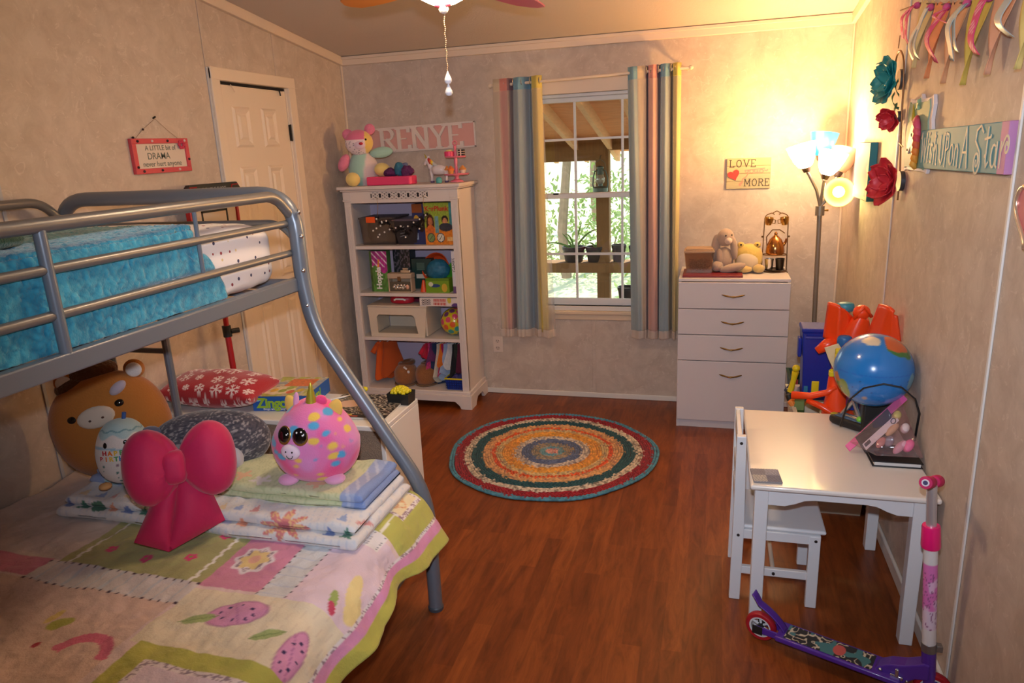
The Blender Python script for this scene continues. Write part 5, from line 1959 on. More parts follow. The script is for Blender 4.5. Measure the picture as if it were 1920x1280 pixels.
# --- third shelf
z = .4705
cr = thing('storage_crate', 'cream plastic stacking crate with an open front on the third shelf', 'crate', (-1.985, 4.345, z))
CRM = M('cream_plastic', (222, 206, 184), .45)
fo = [(-.215, .0), (.17, .0), (.195, .2), (-.225, .2)]
fi = [(-.165, .025), (.125, .025), (.105, .13), (.09, .15), (-.15, .15), (-.165, .135)]
bmx = bmesh.new()
# front frame: outer outline bridged to an inner opening
no = [(-.215, 0), (.17, 0), (.1825, .1), (.195, .2), (-.01, .2), (-.225, .2)]
ov = [bmx.verts.new((x, -.125, zz)) for x, zz in no]
iv = [bmx.verts.new((x, -.125, zz)) for x, zz in fi]
ov2 = [bmx.verts.new((x, -.113, zz)) for x, zz in no]
iv2 = [bmx.verts.new((x, -.113, zz)) for x, zz in fi]
for i in range(6):
    j = (i + 1) % 6
    bmx.faces.new((ov[i], ov[j], iv[j], iv[i]))
    bmx.faces.new((ov2[j], ov2[i], iv2[i], iv2[j]))
    bmx.faces.new((iv[i], iv[j], iv2[j], iv2[i]))
    bmx.faces.new((ov[j], ov[i], ov2[i], ov2[j]))
bmx.verts.index_update()
fr_ = MB()
fr_._add([v.co for v in bmx.verts], [tuple(v.index for v in f.verts) for f in bmx.faces])
bmx.free()
ob('crate_front', fr_, CRM, cr, w=False, smooth=0)
ob('crate_body', MB().box(-.2, .165, -.113, .15, 0, .008).box(-.218, -.205, -.113, .15, .006, .2).box(.175, .188, -.113, .15, .006, .2).box(-.2, .175, .14, .15, 0, .2), CRM, cr, w=False, bevel=.003)
ob('crate_lid', MB().box(-.228, .198, -.13, .155, .2, .213), CRM, cr, w=False, bevel=.005)
rt = thing('red_purse', 'red toy purse with white handle on the cream crate', 'purse', (-1.99, 4.3, z + .2135))
RDP = M('red_plastic', (186, 24, 50), .4)
ob('purse_body', MB().ell((0, 0, .026), (.085, .05, .026), nu=28, nv=14, e1=.5), RDP, rt, w=False, smooth=180)
ob('handle', MB().tube([(-.035, -.052, .03), (-.02, -.058, .038), (.03, -.058, .038), (.045, -.052, .03)], .006, 8), M('white_print'), rt, w=False)
t = ob('maroon_folder', MB().box(-.11, .11, -.08, .08, 0, .02), M('maroon_card', (110, 24, 56), .5), None, bevel=.003)
t.location = (-1.9, 4.42, z + .2135)
tag(t, 'maroon folder lying at the back of the cream crate', 'folder')


def word_art(u, v):
    c = fill(len(u), (228, 218, 210))
    c = put(c, (u > .05) & (u < .26) & (v > .15) & (v < .85) & (((u * 40) % 1 < .55) ^ ((v * 4) % 1 < .4)), (60, 40, 60))
    k = (u > .33) & (u < .64) & (v > .12) & (v < .88)
    c = put(c, k, (200, 56, 44))
    c = put(c, k & (((u * 28) % 1) < .28), (226, 206, 196))
    c = put(c, k & (np.abs(v - .5) < .05), (226, 206, 196))
    for cu in (.72, .95):
        c = put(c, np.hypot((u - cu) / .05, (v - .75) / .4) < 1, (216, 200, 70))
    return put(c, np.hypot((u - .86) / .09, (v - .1) / .3) < 1, (90, 60, 130))


upright_box('word_game_box', 'flat white word game box with red letter tiles lying over the crate corner', -1.83, -1.545, 4.215, 4.40, z + .214, .055, M('white_card'), word_art)
b = MB().ell((0, 0, 0), (.09, .09, .09), nu=90, nv=60)
o = ob('polka_ball', b, PM('glossy_vinyl', .25, coat=.5), None, smooth=180)
o.location = (-1.64, 4.32, z + .091)
tag(o, 'yellow ball with multicoloured polka dots on the third shelf', 'ball')


def polka(p):
    c = fill(len(p), (214, 196, 30))
    cols = [(216, 70, 110), (60, 160, 150), (110, 60, 110), (226, 96, 50), (60, 150, 140)]
    N = 46
    for i in range(N):
        zc_ = 1 - 2 * (i + .5) / N
        a = i * 2.399963
        r = math.sqrt(1 - zc_ * zc_)
        q = np.array((r * cos(a), r * sin(a), zc_)) * .09
        c = put(c, rnd(np.linalg.norm(p - q, axis=1) - .0195, .002), cols[i % 5])
    return c


paint(o, polka)

# --- bottom shelf: doll clothes on the rail, slippers, basket
z = .1185
SUE = M('tan_suede', (150, 96, 54), .95, sheen=.3, bump=.4, bscale=120)
SOLE = M('rubber_sole', (120, 92, 66), .8)
for i, (x, y, rz, lab) in enumerate(((-2.015, 4.31, .12, 'tan suede slipper with pompoms, left of the pair on the bottom shelf'), (-1.865, 4.335, -.1, 'tan suede slipper, right of the pair on the bottom shelf'))):
    t = thing('slipper', lab, 'slipper', (x, y, z), rotz=rz, group='pair of slippers')
    ob('upper', MB().ell((0, 0, .062), (.078, .1, .078), nu=32, nv=20, e1=.8, warp=lambda v: Vector((v.x, v.y, max(v.z, -.052)))), SUE, t, w=False, smooth=180)
    ob('collar', MB().tube([(.045 * cos(a), .035 + .045 * sin(a), .135 + .008 * cos(a)) for a in [k * pi / 10 for k in range(20)]], .016, 8, closed=True), M('dark_suede', (100, 62, 36), .95, sheen=.4), t, w=False, smooth=180)
    ob('sole', MB().ell((0, 0, .007), (.08, .102, .0065), nu=32, nv=8, e1=.3), SOLE, t, w=False, smooth=180)
    if i == 0:
        ob('pompom', MB().ell((.022, -.062, .118), (.011, .011, .011), nu=10, nv=8).ell((.04, -.07, .1), (.011, .011, .011), nu=10, nv=8).ell((.012, -.06, .128), (.009, .009, .009), nu=10, nv=8), WPL, t, w=False, smooth=180)
WIRE = M('white_hanger', (226, 222, 224), .4)


def garment(x, w_, h_, m_, label, shape='dress', dz=0, tilt=0):
    t = thing('doll_garment', label, 'doll clothes', (x, 4.34, .438), group='doll clothes on the rail', rotz=-.6 - .25 * sin(x * 70))
    ob('hanger', MB().tube([(0, 0, .0075), (.004, -.004, .004), (0, -.004, -.012), (0, -.004, -.024)], .0022, 6).tube([(0, -.045, -.042), (0, -.004, -.024), (0, .04, -.042)], .0022, 6), WIRE, t, w=False)
    b = MB()
    top = -.03 - dz
    rg = random.Random(int(-x * 1000))

    def sh(u, v):
        ww = (.042 + .03 * v + (.015 if shape == 'dress' else 0) * v) if v > .15 else .05
        a = 2 * pi * u
        th = w_ * (.5 + .5 * v)
        fold = 1 + v * (.28 * sin(3 * a + x * 90) + .2 * sin(5 * a + x * 50))
        return (th * cos(a) * fold + tilt * v + .012 * v * sin(x * 200), ww * sin(a) * (1 - .18 * v * sin(x * 300)) - .004, top - h_ * v * (1 + .13 * sin(a + x * 120)) + .016 * cos(a * 3 + x * 80) * v)
    b.grid(22, 9, sh, closeu=True)
    g = ob('cloth', b, m_, t, w=False, smooth=180)
    if shape == 'shirt':
        ob('sleeve', MB().tube([(0, -.045, top - .01), (-.012, -.085, top - .07)], [.014, .02], 9), m_, t, w=False, smooth=180)
    return t


CL = lambda nm, c, **k: M('cloth_' + nm, c, .9, sheen=.2, **k)
garment(-2.185, .032, .24, CL('orange', (226, 92, 20)), 'orange doll jacket hanging at the far left of the rail', 'shirt', tilt=-.01)
garment(-2.125, .03, .2, CL('rust', (176, 74, 20)), 'rust orange doll top hanging second from the left', tilt=.02)
spec = [(-1.83, .013, .10, 'red', (200, 24, 60), 'red doll top at the left of the crowded rail', 'shirt'), (-1.806, .014, .22, 'pinkdot', (222, 60, 120), 'pink and white printed doll dress on the rail', 'dress'),
        (-1.784, .012, .15, 'plum', (96, 40, 90), 'plum doll top on the rail', 'dress'), (-1.765, .016, .27, 'navy', (34, 50, 84), 'navy doll trousers on the rail', 'dress'),
        (-1.742, .012, .23, 'cream', (206, 196, 176), 'cream doll dress on the rail', 'dress'), (-1.725, .01, .15, 'tangerine', (232, 120, 30), 'tangerine doll vest on the rail', 'dress'),
        (-1.706, .013, .19, 'crimson', (176, 24, 80), 'crimson doll dress on the rail', 'dress'), (-1.682, .015, .24, 'sky', (156, 176, 206), 'sky blue doll dress on the rail', 'dress'),
        (-1.66, .012, .14, 'white', (220, 214, 210), 'white ruffled doll blouse on the rail', 'dress'), (-1.636, .016, .22, 'black', (24, 24, 28), 'black doll coat on the rail', 'dress'),
        (-1.612, .016, .16, 'olive', (48, 54, 44), 'dark olive doll jacket on the rail', 'dress'), (-1.585, .014, .2, 'wine', (96, 24, 50), 'wine red doll dress at the right end of the rail', 'dress')]
for (x, w_, h_, nm, c, lab, shp) in spec:
    garment(x, w_, h_, CL(nm, c, var=.8 if nm == 'pinkdot' else .2, vscale=70), lab, shp, dz=.0)
bk = thing('blue_basket', 'blue plastic basket with a yellow rim under the doll clothes', 'basket', (-1.62, 4.27, z))
ob('basket_wall', tapered(MB(), .062, .05, .072, .058, .075), M('blue_plastic', (30, 64, 160), .4), bk, w=False, smooth=0)
b = MB()
for k in range(8):
    b.box(-.06 + k * .0165, -.057 + k * .0165, -.06, -.054, .006, .072)
for k in range(4):
    b.box(-.068, .068, -.0605, -.055, .012 + k * .017, .015 + k * .017)
ob('basket_ribs', b, M('navy_plastic', (20, 40, 110), .4), bk, w=False)
ob('rim', MB().tube([(-.073, -.059, .076), (.073, -.059, .076), (.073, .059, .076), (-.073, .059, .076)], .0055, 8, closed=True), M('yellow_plastic'), bk, w=False)
b = MB().ell((0, 0, .045), (.055, .045, .045), nu=20, nv=12)
V = np.array(b.v)
V *= (1 + (vn(V, 60, 3) - .5) * .25)[:, None]
b.v = [tuple(v) for v in V]
t = ob('toy_jumble', b, M('mixed_blue_toys', (60, 60, 120), .5, var=.7, vscale=50), None, smooth=180)
t.location = (-1.62, 4.27, z + .006)
tag(t, 'small toys filling the blue basket', 'toys')
# ------------------------------------------------------------------ curtains
rod = thing('curtain_rod', 'slim white curtain rod with round finials over the window', 'curtain rod', (-.75, 4.45, 2.04))
rp = [(-1.345 + 1.185 * k / 10, 4.45, 2.022 + .024 * k / 10) for k in range(11)]
RODM = M('cream_rod', (224, 206, 184), .4)
ob('rod_tube', MB().tube(rp, .0085, 10), RODM, rod)
for x, z in ((-1.352, 2.022), (-.155, 2.0465)):
    ob('finial', MB().ell((x, 4.45, z), (.015, .013, .013), nu=14, nv=10), RODM, rod, smooth=180)
for x in (-1.335, -.178):
    ob('bracket', MB().tube([(x, 4.45, 2.02 if x < -1 else 2.044), (x, 4.5, 2.02 if x < -1 else 2.044), (x, D, 2.02 if x < -1 else 2.044)], .006, 8), RODM, rod)
CB = dict(beige=(206, 186, 156), coral=(206, 132, 120), plum=(126, 96, 104), blue=(120, 160, 176), dblue=(104, 142, 164), yellow=(204, 184, 92), rose=(214, 150, 140), olive=(144, 134, 96))  # plum, olive and darker blue put the shade of recessed folds into the colour


def curtain(label, secs, ztop, zbot, sheer_extra):
    """secs: (x at top, x at bottom, y, colour of the stretch that starts here)"""
    t = thing('striped_curtain', label, 'curtain', ((secs[0][0] + secs[-1][0]) / 2, 4.46, zbot), group='striped curtain panels')
    n = len(secs) - 1
    nu, nv = n * 8, 40

    def at_(u, v, off=0):
        k = min(int(u * n), n - 1)
        f = u * n - k
        g = f * f * (3 - 2 * f)
        a, b_ = secs[k], secs[k + 1]
        x = (a[0] + (b_[0] - a[0]) * f) * v + (a[1] + (b_[1] - a[1]) * f) * (1 - v)
        y = a[2] + (b_[2] - a[2]) * g
        y += .006 * sin(u * 40 + v * 3) * (1 - v) + off
        zt = ztop(x)
        return (x, y, zbot + .035 + (zt - zbot - .035) * v)

    b = MB().grid(nu, nv, at_)
    o = ob('fabric', b, PM('curtain_cloth', .85, .15, bump=.15, bscale=400), t, smooth=180)
    ki = np.clip((np.array(b.uv)[:, 0] * n).astype(int), 0, n - 1)
    cols = np.array([CB[s[3]] for s in secs[:-1]], float)
    paint(o, lambda p: cols[ki])
    so = o.modifiers.new('Solid', 'SOLIDIFY')
    so.thickness = .002
    x0, x1 = secs[0], secs[-1]

    def sh(u, v):
        uu = u
        x, y, z = at_(uu, v * .955, -.010)
        x += sheer_extra * max(0, u - .8) * 5 * (1 - v)
        return (x, y - .004 * sin(u * 90) * (1 - v), z)
    b = MB().grid(nu * 2, 30, sh)
    ob('sheer_overlay', b, sheer('gauze', (222, 212, 204), .36, .3), t, smooth=180)

    def lace(u, v):
        x, y, z = sh(u, 0)
        return (x, y - .002, zbot + .052 - v * (.045 + .008 * abs(sin(u * 22))))
    ob('lace_hem', MB().grid(nu * 3, 5, lace), sheer('lace', (232, 218, 206), .75, .3), t, smooth=180)
    for k in range(1, n, 2):
        x = (secs[k][0] + secs[k + 1][0]) / 2
        c = Vector((x, 4.45, ztop(x) - .028))
        ob('grommet', MB().tube([c + Vector((.0, .021 * cos(a), .021 * sin(a))) for a in [j * pi / 8 for j in range(16)]], .0035, 8, closed=True), M('chrome'), t)
    return t


F, Bk = 4.422, 4.478
curtain('striped curtain panel left of the window, beige, coral, blue and yellow stripes', [
    (-1.33, -1.35, 4.432, 'beige'), (-1.284, -1.30, 4.428, 'coral'), (-1.236, -1.272, 4.425, 'plum'), (-1.205, -1.25, Bk, 'plum'), (-1.202, -1.244, 4.44, 'blue'),
    (-1.17, -1.205, F, 'blue'), (-1.134, -1.163, 4.44, 'dblue'), (-1.11, -1.13, Bk, 'dblue'), (-1.088, -1.092, 4.44, 'yellow'), (-1.055, -1.06, F, 'yellow'), (-1.026, -1.03, 4.45, 'yellow')],
    lambda x: 2.058 + .02 * (x + 1.3), .44, .05)
curtain('striped curtain panel right of the window, blue, beige, rose and yellow stripes', [
    (-.513, -.492, 4.452, 'blue'), (-.48, -.45, F, 'blue'), (-.454, -.418, 4.43, 'beige'), (-.407, -.40, 4.44, 'plum'), (-.398, -.388, Bk, 'plum'), (-.393, -.384, 4.44, 'rose'), (-.365, -.352, F, 'rose'),
    (-.344, -.326, 4.44, 'plum'), (-.33, -.322, Bk, 'dblue'), (-.32, -.318, 4.435, 'blue'), (-.296, -.288, F, 'blue'), (-.272, -.259, 4.44, 'olive'), (-.258, -.245, Bk, 'olive'), (-.253, -.235, 4.435, 'yellow'), (-.23, -.22, F, 'yellow'), (-.208, -.205, 4.45, 'yellow')],
    lambda x: 2.078 + .02 * (x + .2), .45, 0)

# ------------------------------------------------------------------ dresser
DRW = M('dresser_white', (214, 206, 206), .4)
dr = thing('dresser', 'white four drawer dresser with brass handles in the back right', 'dresser', (.112, 4.32, 0))
dx0, dx1, dy0, dy1, dz = -.1875, .411, 4.105, 4.525, .894
ob('top_panel', MB().box(dx0, dx1, dy0 - .004, dy1, dz - .016, dz), DRW, dr, bevel=.003)
ob('side_panel', MB().box(dx0, dx0 + .015, dy0 + .004, dy1, 0, dz - .016), DRW, dr)
ob('side_panel', MB().box(dx1 - .015, dx1, dy0 + .004, dy1, 0, dz - .016), DRW, dr)
ob('back_panel', MB().box(dx0 + .015, dx1 - .015, dy1 - .006, dy1, 0, dz - .016), DRW, dr)
ob('plinth', MB().box(dx0 + .015, dx1 - .015, dy0 + .008, dy0 + .022, 0, .045), DRW, dr)
BRS = M('antique_brass', (150, 120, 70), .28, 1)
zs = [.876, .722, .57, .416, .048]
for i in range(4):
    zt, zb2 = zs[i] - .002, zs[i + 1] + .002
    dw = ob('drawer', MB().box(dx0 + .001, dx1 - .001, dy0 - .014, dy0 + .003, zb2, zt), DRW, dr, bevel=.003)
    hx, hz = .112, (zt - .075 if i < 3 else zt - .082)
    pts = [(hx - .062 + .124 * k / 12, dy0 - .017 - .016 * sin(pi * k / 12), hz + .003 - .006 * sin(pi * k / 12) + .004 * abs(k - 6) / 6) for k in range(13)]
    ob('handle', MB().tube(pts, [.002, .004, .005, .005, .004, .0045, .006, .0045, .004, .005, .005, .004, .002], 8).ell((hx, dy0 - .033, hz - .001), (.008, .004, .004), nu=10, nv=6), BRS, dw, smooth=180)
    ob('drawer_box', MB().box(dx0 + .02, dx1 - .02, dy0 + .004, dy1 - .02, zb2 + .01, zt - .02), DRW, dw)

# on the dresser
t = ob('red_book', MB().box(-.168, .16, 4.135, 4.37, dz + .0005, dz + .012), M('maroon_cover', (116, 22, 30), .5), None, bevel=.002)
tag(t, 'flat maroon book lying on the dresser top', 'book')
bx = thing('clear_box', 'clear box filled with brown bits standing on the maroon book', 'box', (-.08, 4.27, dz + .0125))
ob('box_wall', tapered(MB(), .07, .055, .082, .062, .115), glassy('box_clear', (232, 214, 196), .12, .08, milk=.12, milkcol=(220, 190, 160)), bx, w=False, smooth=0)
ob('lid', MB().box(-.085, .085, -.066, .066, .115, .13).box(-.075, .075, -.056, .056, .13, .14), glassy('box_lid', (232, 220, 206), .12, .1, milk=.4, milkcol=(226, 196, 166)), bx, w=False, bevel=.004)
b = MB()
rg = np.random.default_rng(9)
for k in range(150):
    c = Vector((rg.uniform(-.058, .058), rg.uniform(-.042, .042), rg.uniform(.01, .068)))
    d = Vector((rg.normal(0, 1), rg.normal(0, 1), rg.normal(0, .4))).normalized() * rg.uniform(.012, .028)
    b.tube([c - d * .45, c + d * .45], .0035, 5)
ob('brown_bits', b, M('wood_bits', (134, 78, 52), .7, var=.5, vscale=70), bx, w=False, kind='stuff')

EL = M('taupe_plush', (176, 152, 134), .95, sheen=.35, bump=.25, bscale=150)
el_ = thing('bunny_plush', 'taupe lop eared bunny plush sitting on the dresser', 'soft toy', (.055, 4.33, dz + .013), rotz=-.05)
ob('body', MB().ell((0, 0, .065), (.058, .05, .068), nu=28, nv=18), EL, el_, w=False, smooth=180)
ob('head', MB().ell((.008, -.015, .19), (.047, .045, .052), Euler((0, .25, 0)).to_matrix().to_4x4(), nu=26, nv=18), EL, el_, w=False, smooth=180)
ob('muzzle', MB().ell((.026, -.05, .175), (.022, .02, .02), nu=16, nv=10), M('pale_taupe', (206, 184, 166), .95, sheen=.3), el_, w=False, smooth=180)
for c in ((.012, -.058, .205), (.044, -.044, .207)):
    ob('eye', MB().ell(c, (.004, .003, .005), nu=8, nv=6), EYE, el_, w=False)
ob('ear', MB().ell((-.045, -.012, .13), (.026, .022, .078), Euler((0, .06, 0)).to_matrix().to_4x4(), nu=22, nv=16), EL, el_, w=False, smooth=180)
ob('ear', MB().ell((.058, -.02, .128), (.02, .02, .066), Euler((0, -.12, 0)).to_matrix().to_4x4(), nu=22, nv=16), EL, el_, w=False, smooth=180)
ob('leg', MB().ell((-.03, -.06, .03), (.034, .05, .03), nu=18, nv=12), EL, el_, w=False, smooth=180)
ob('leg', MB().ell((.055, -.085, .026), (.075, .03, .024), Euler((0, -.25, 0)).to_matrix().to_4x4(), nu=20, nv=12), EL, el_, w=False, smooth=180)
ob('arm', MB().ell((-.02, -.05, .085), (.018, .02, .046), nu=16, nv=12), EL, el_, w=False, smooth=180)

FG = M('mustard_plush', (214, 182, 96), .95, sheen=.3, bump=.3)
fg = thing('frog_plush', 'yellow frog plush with pale belly beside the bunny', 'soft toy', (.195, 4.34, dz + .001))
ob('body', MB().ell((0, 0, .08), (.078, .06, .082), nu=30, nv=20, e1=.85), FG, fg, w=False, smooth=180)
ob('belly', MB().ell((-.006, -.03, .066), (.062, .04, .062), nu=26, nv=18), M('cream_belly', (218, 198, 164), .95, sheen=.3), fg, w=False, smooth=180)
for dx in (-.045, .045):
    e = ob('eye_bump', MB().ell((dx, -.01, .156), (.02, .02, .018), nu=16, nv=10), FG, fg, w=False, smooth=180)
    ob('pupil', MB().ell((dx, -.028, .159), (.006, .004, .006), nu=8, nv=6), EYE, e, w=False)
ob('leg', MB().ell((.055, -.055, .026), (.034, .04, .025), nu=18, nv=12).ell((-.03, -.062, .024), (.05, .034, .022), nu=18, nv=12), M('dull_yellow_plush', (200, 172, 110), .95, sheen=.3), fg, w=False, smooth=180)

ts = thing('tea_set_stand', 'small brass toy tea set hanging on a wire stand on the dresser', 'tea set', (.338, 4.34, dz + .0005))
WBR = M('wire_bronze', (120, 90, 56), .35, .8)
COP = M('copper', (190, 130, 74), .2, 1)
b = MB()
for s_ in (-1, 1):
    b.tube(fillet([(s_ * .068, .02, 0), (s_ * .063, .01, .32), (s_ * .025, .01, .335), (s_ * .012, .01, .325)], .02), .0028, 8)
    b.tube([(s_ * .068, .05, .004), (s_ * .068, -.05, .004)], .003, 8)
    b.ell((s_ * .072, .012, .2), (.006, .006, .006), nu=8, nv=6)
b.tube([(-.02, .01, .335), (0, .01, .345), (.02, .01, .335)], .003, 8)
for z in (.004, .1):
    b.tube([(.066 * cos(a), .045 * sin(a), z) for a in [k * pi / 12 for k in range(24)]], .0028, 8, closed=True)
ob('wire_frame', b, WBR, ts, w=False)
tp = ob('teapot', MB().lathe([(0, .1), (.048, .102), (.052, .115), (.048, .15), (.034, .185), (.014, .205), (.008, .21), (.01, .218), (.004, .228), (0, .229)], None, 24), COP, ts, w=False, smooth=60)
ob('spout', MB().tube([(.04, 0, .15), (.054, 0, .17), (.058, -.002, .19)], [.01, .007, .006], 8), COP, tp, w=False)
ob('pot_handle', MB().tube([(-.045, 0, .14), (-.05, 0, .2), (-.02, 0, .24), (.02, 0, .24), (.048, 0, .22)], .0028, 8), WBR, tp, w=False)
for (x, z, rot) in ((-.042, .29, .4), (.042, .29, -.4)):
    Mx = Matrix.Translation((x, -.008, z)) @ Euler((radians(8), rot * .2, 0)).to_matrix().to_4x4()
    c = ob('cup', MB().lathe([(0, -.02), (.016, -.02), (.023, .0), (.025, .02), (.0225, .02), (.02, 0), (.0, -.015)], Mx, 20), M('brass', (206, 164, 88), .22, 1), ts, w=False, smooth=60)
    ob('cup_handle', MB().tube([Mx @ Vector((.022 * (1 if x < 0 else -1), 0, .012)), Mx @ Vector((.036 * (1 if x < 0 else -1), 0, .008)), Mx @ Vector((.034 * (1 if x < 0 else -1), 0, -.012)), Mx @ Vector((.02 * (1 if x < 0 else -1), 0, -.01))], .0025, 6), BRS, c, w=False)
for (x, m_) in ((-.03, M('silver')), (.028, M('dark_pewter', (70, 64, 58), .3, 1))):
    ob('beaker', MB().lathe([(0, .012), (.02, .012), (.025, .07), (.027, .078), (.023, .078), (.018, .018), (0, .018)], Matrix.Translation((x, -.012, 0)), 20), m_, ts, w=False, smooth=60)
ob('saucer', MB().lathe([(0, .006), (.04, .006), (.058, .014), (.056, .017), (.036, .01), (0, .01)], None, 24), M('dark_pewter'), ts, w=False, smooth=60)

# ------------------------------------------------------------------ floor lamp
LX, LY = .55, 4.2
POLE = M('lamp_pole', (150, 140, 128), .35, .6)
lamp = thing('floor_lamp', 'grey five arm floor lamp with glowing coloured cup shades in the corner', 'floor lamp', (LX, LY, 0))
ob('base', MB().lathe([(0, 0), (.12, 0), (.125, .012), (.1, .024), (.02, .034), (0, .034)], Matrix.Translation((LX, LY, 0)), 32), POLE, lamp, smooth=50)
ob('pole', MB().tube([(LX + .012, LY, .02), (LX - .006, LY, 1.24)], .0125, 14), POLE, lamp)
ob('collar', MB().tube([(LX - .006, LY, 1.225), (LX - .006, LY, 1.275)], .0235, 16), POLE, lamp)
ob('switch_knob', MB().tube([(LX + .016, LY - .004, 1.252), (LX + .036, LY - .006, 1.252)], [.004, .006], 8), M('brass'), lamp)


def shade(i, arm, ctr, axis, col, lit, power, lamp_col=LAMPC, size=1.0):
    """arm path up from the collar, then a cup shade opening along axis"""
    ob('arm', MB().tube(arm, .0075, 10), POLE, lamp, smooth=60)
    ax = Vector(axis).normalized()
    q = Vector((0, 0, 1)).rotation_difference(ax).to_matrix().to_4x4()
    Mx = Matrix.Translation(ctr) @ q @ Matrix.Scale(size, 4)
    ob('socket', MB().lathe([(0, -.012), (.016, -.012), (.02, .0), (.026, .022), (0, .022)], Mx, 16), M('socket_brown', (84, 66, 50), .4, .5), lamp, smooth=50)
    prof = [(.022, .012), (.036, .022), (.052, .05), (.064, .09), (.074, .135), (.0725, .135), (.062, .09), (.05, .052), (.034, .025), (.02, .016)]
    sm_ = M('shade_%d' % i, col, .35, emit=lit, ecol=col)
    sm_.node_tree.nodes['Principled BSDF'].inputs['Transmission Weight'].default_value = .0
    s_ = ob('lamp_shade', MB().lathe(prof, Mx, 32, cap=False), sm_, lamp, smooth=60)
    ob('bulb', MB().ell((0, 0, .07), (.03, .03, .042), Mx, nu=20, nv=14) if False else MB().lathe([(0, .02), (.014, .022), (.016, .04), (.03, .068), (.03, .08), (.02, .1), (0, .108)], Mx, 18), M('bulb_glow_%d' % i, (255, 244, 220), .4, emit=(5, 4, 1.5, 2.2, 1.2)[i], ecol=(255, 226, 170)), s_, smooth=180)
    if power:
        c = Mx @ Vector((0, 0, (.142 if i == 0 else .112) * size))
        light('lamp_bulb', 'POINT', c, power, lamp_col, .025)


top = Vector((LX - .006, LY, 1.27))
shade(0, [top, (.52, 4.195, 1.36), (.478, 4.19, 1.44), (.468, 4.19, 1.455)], (.463, 4.19, 1.468), (-.28, -.05, 1), (255, 214, 150), 62, 32)
shade(1, [top, (.55, 4.185, 1.38), (.553, 4.18, 1.41)], (.556, 4.178, 1.428), (.26, -.1, 1), (255, 222, 226), 9, 8, (255, 214, 190))
shade(2, [top, (.575, 4.27, 1.38), (.545, 4.31, 1.46), (.54, 4.315, 1.5)], (.545, 4.32, 1.52), (.12, .1, 1), (16, 104, 158), .45, 1.5)
shade(3, [top, (.575, 4.2, 1.31), (.61, 4.2, 1.345), (.625, 4.18, 1.352)], (.622, 4.165, 1.352), (-.1, -1, .04), (206, 206, 110), .3, 3, (255, 226, 150))
shade(4, [top, (.59, 4.23, 1.36), (.625, 4.26, 1.42)], (.63, 4.265, 1.435), (.3, .25, 1), (226, 176, 120), .15, 3)

# ------------------------------------------------------------------ back wall signs and outlet
SGW = M('sign_white', (228, 214, 204), .5)
nm = thing('name_sign', 'pink name sign with large white serif letters on the back wall', 'sign', (-1.865, D, 1.74), rot=(0, radians(-1.2), 0))
ob('panel', MB().box(-.37, .37, -.008, -.001, -.072, .072), M('blush_panel', (224, 168, 156), .6), nm, w=False)
b = MB()
b.box(-.375, .375, -.016, -.001, .07, .08).box(-.375, .375, -.016, -.001, -.08, -.07).box(-.375, -.365, -.016, -.001, -.08, .08).box(.365, .375, -.016, -.001, -.08, .08)
ob('frame', b, SGW, nm, w=False, bevel=.001)
xx = -.292
for ch, ww in (('R', .7), ('E', .7), ('N', .8), ('Y', .74), ('E', .7)):
    sx_ = .155
    b = MB()
    fn = lambda x, y, l: Vector((xx + x * sx_, -.0085 - .012 * l, -.066 + .132 * y))
    for pl in ST[ch][1]:
        b.ribbon([(x, y * .852) for x, y in pl], .16, lambda x, y, l: fn(x, y / .852, l), thin=.34)
    for (ax, ay) in SERIF[ch]:
        yy_ = ay if ay == 0 else ay
        b.ribbon([(ax - .13, yy_ * .852), (ax + .13, yy_ * .852)], .055, lambda x, y, l: fn(x, y / .852, l))
    ob('letter', b, SGW, nm, w=False, smooth=0)
    xx += sx_ * ST[ch][0] + .006

lv = thing('love_sign', 'small plank sign reading love you more with a red heart', 'sign', (.183, D, 1.444), rot=(0, radians(.3), 0))
PLK = M('sign_plank', (178, 164, 128), .7, var=.15, vscale=14, stretch=(1, 10, 10))
for k in range(4):
    ob('plank', MB().box(-.123, .123, -.014, -.001, -.0875 + k * .044, -.0445 + k * .044), PLK, lv, w=False, bevel=.0015)
INK = M('sign_ink', (66, 58, 50), .7)


def serif_word(word, x0, z0, h, sx_, w_, parent, m_, gap=.01, y=-.0145):
    x = x0
    for ch in word:
        b = MB()
        fn = lambda a, c, l: Vector((x + a * sx_, y - .0008 * l, z0 + h * c))
        for pl in ST[ch][1]:
            b.ribbon(pl, w_, fn)
        for (ax, ay) in SERIF[ch]:
            b.ribbon([(ax - .13, ay), (ax + .13, ay)], w_ * .8, fn)
        ob('letter', b, m_, parent, w=False, smooth=0)
        x += sx_ * ST[ch][0] + gap


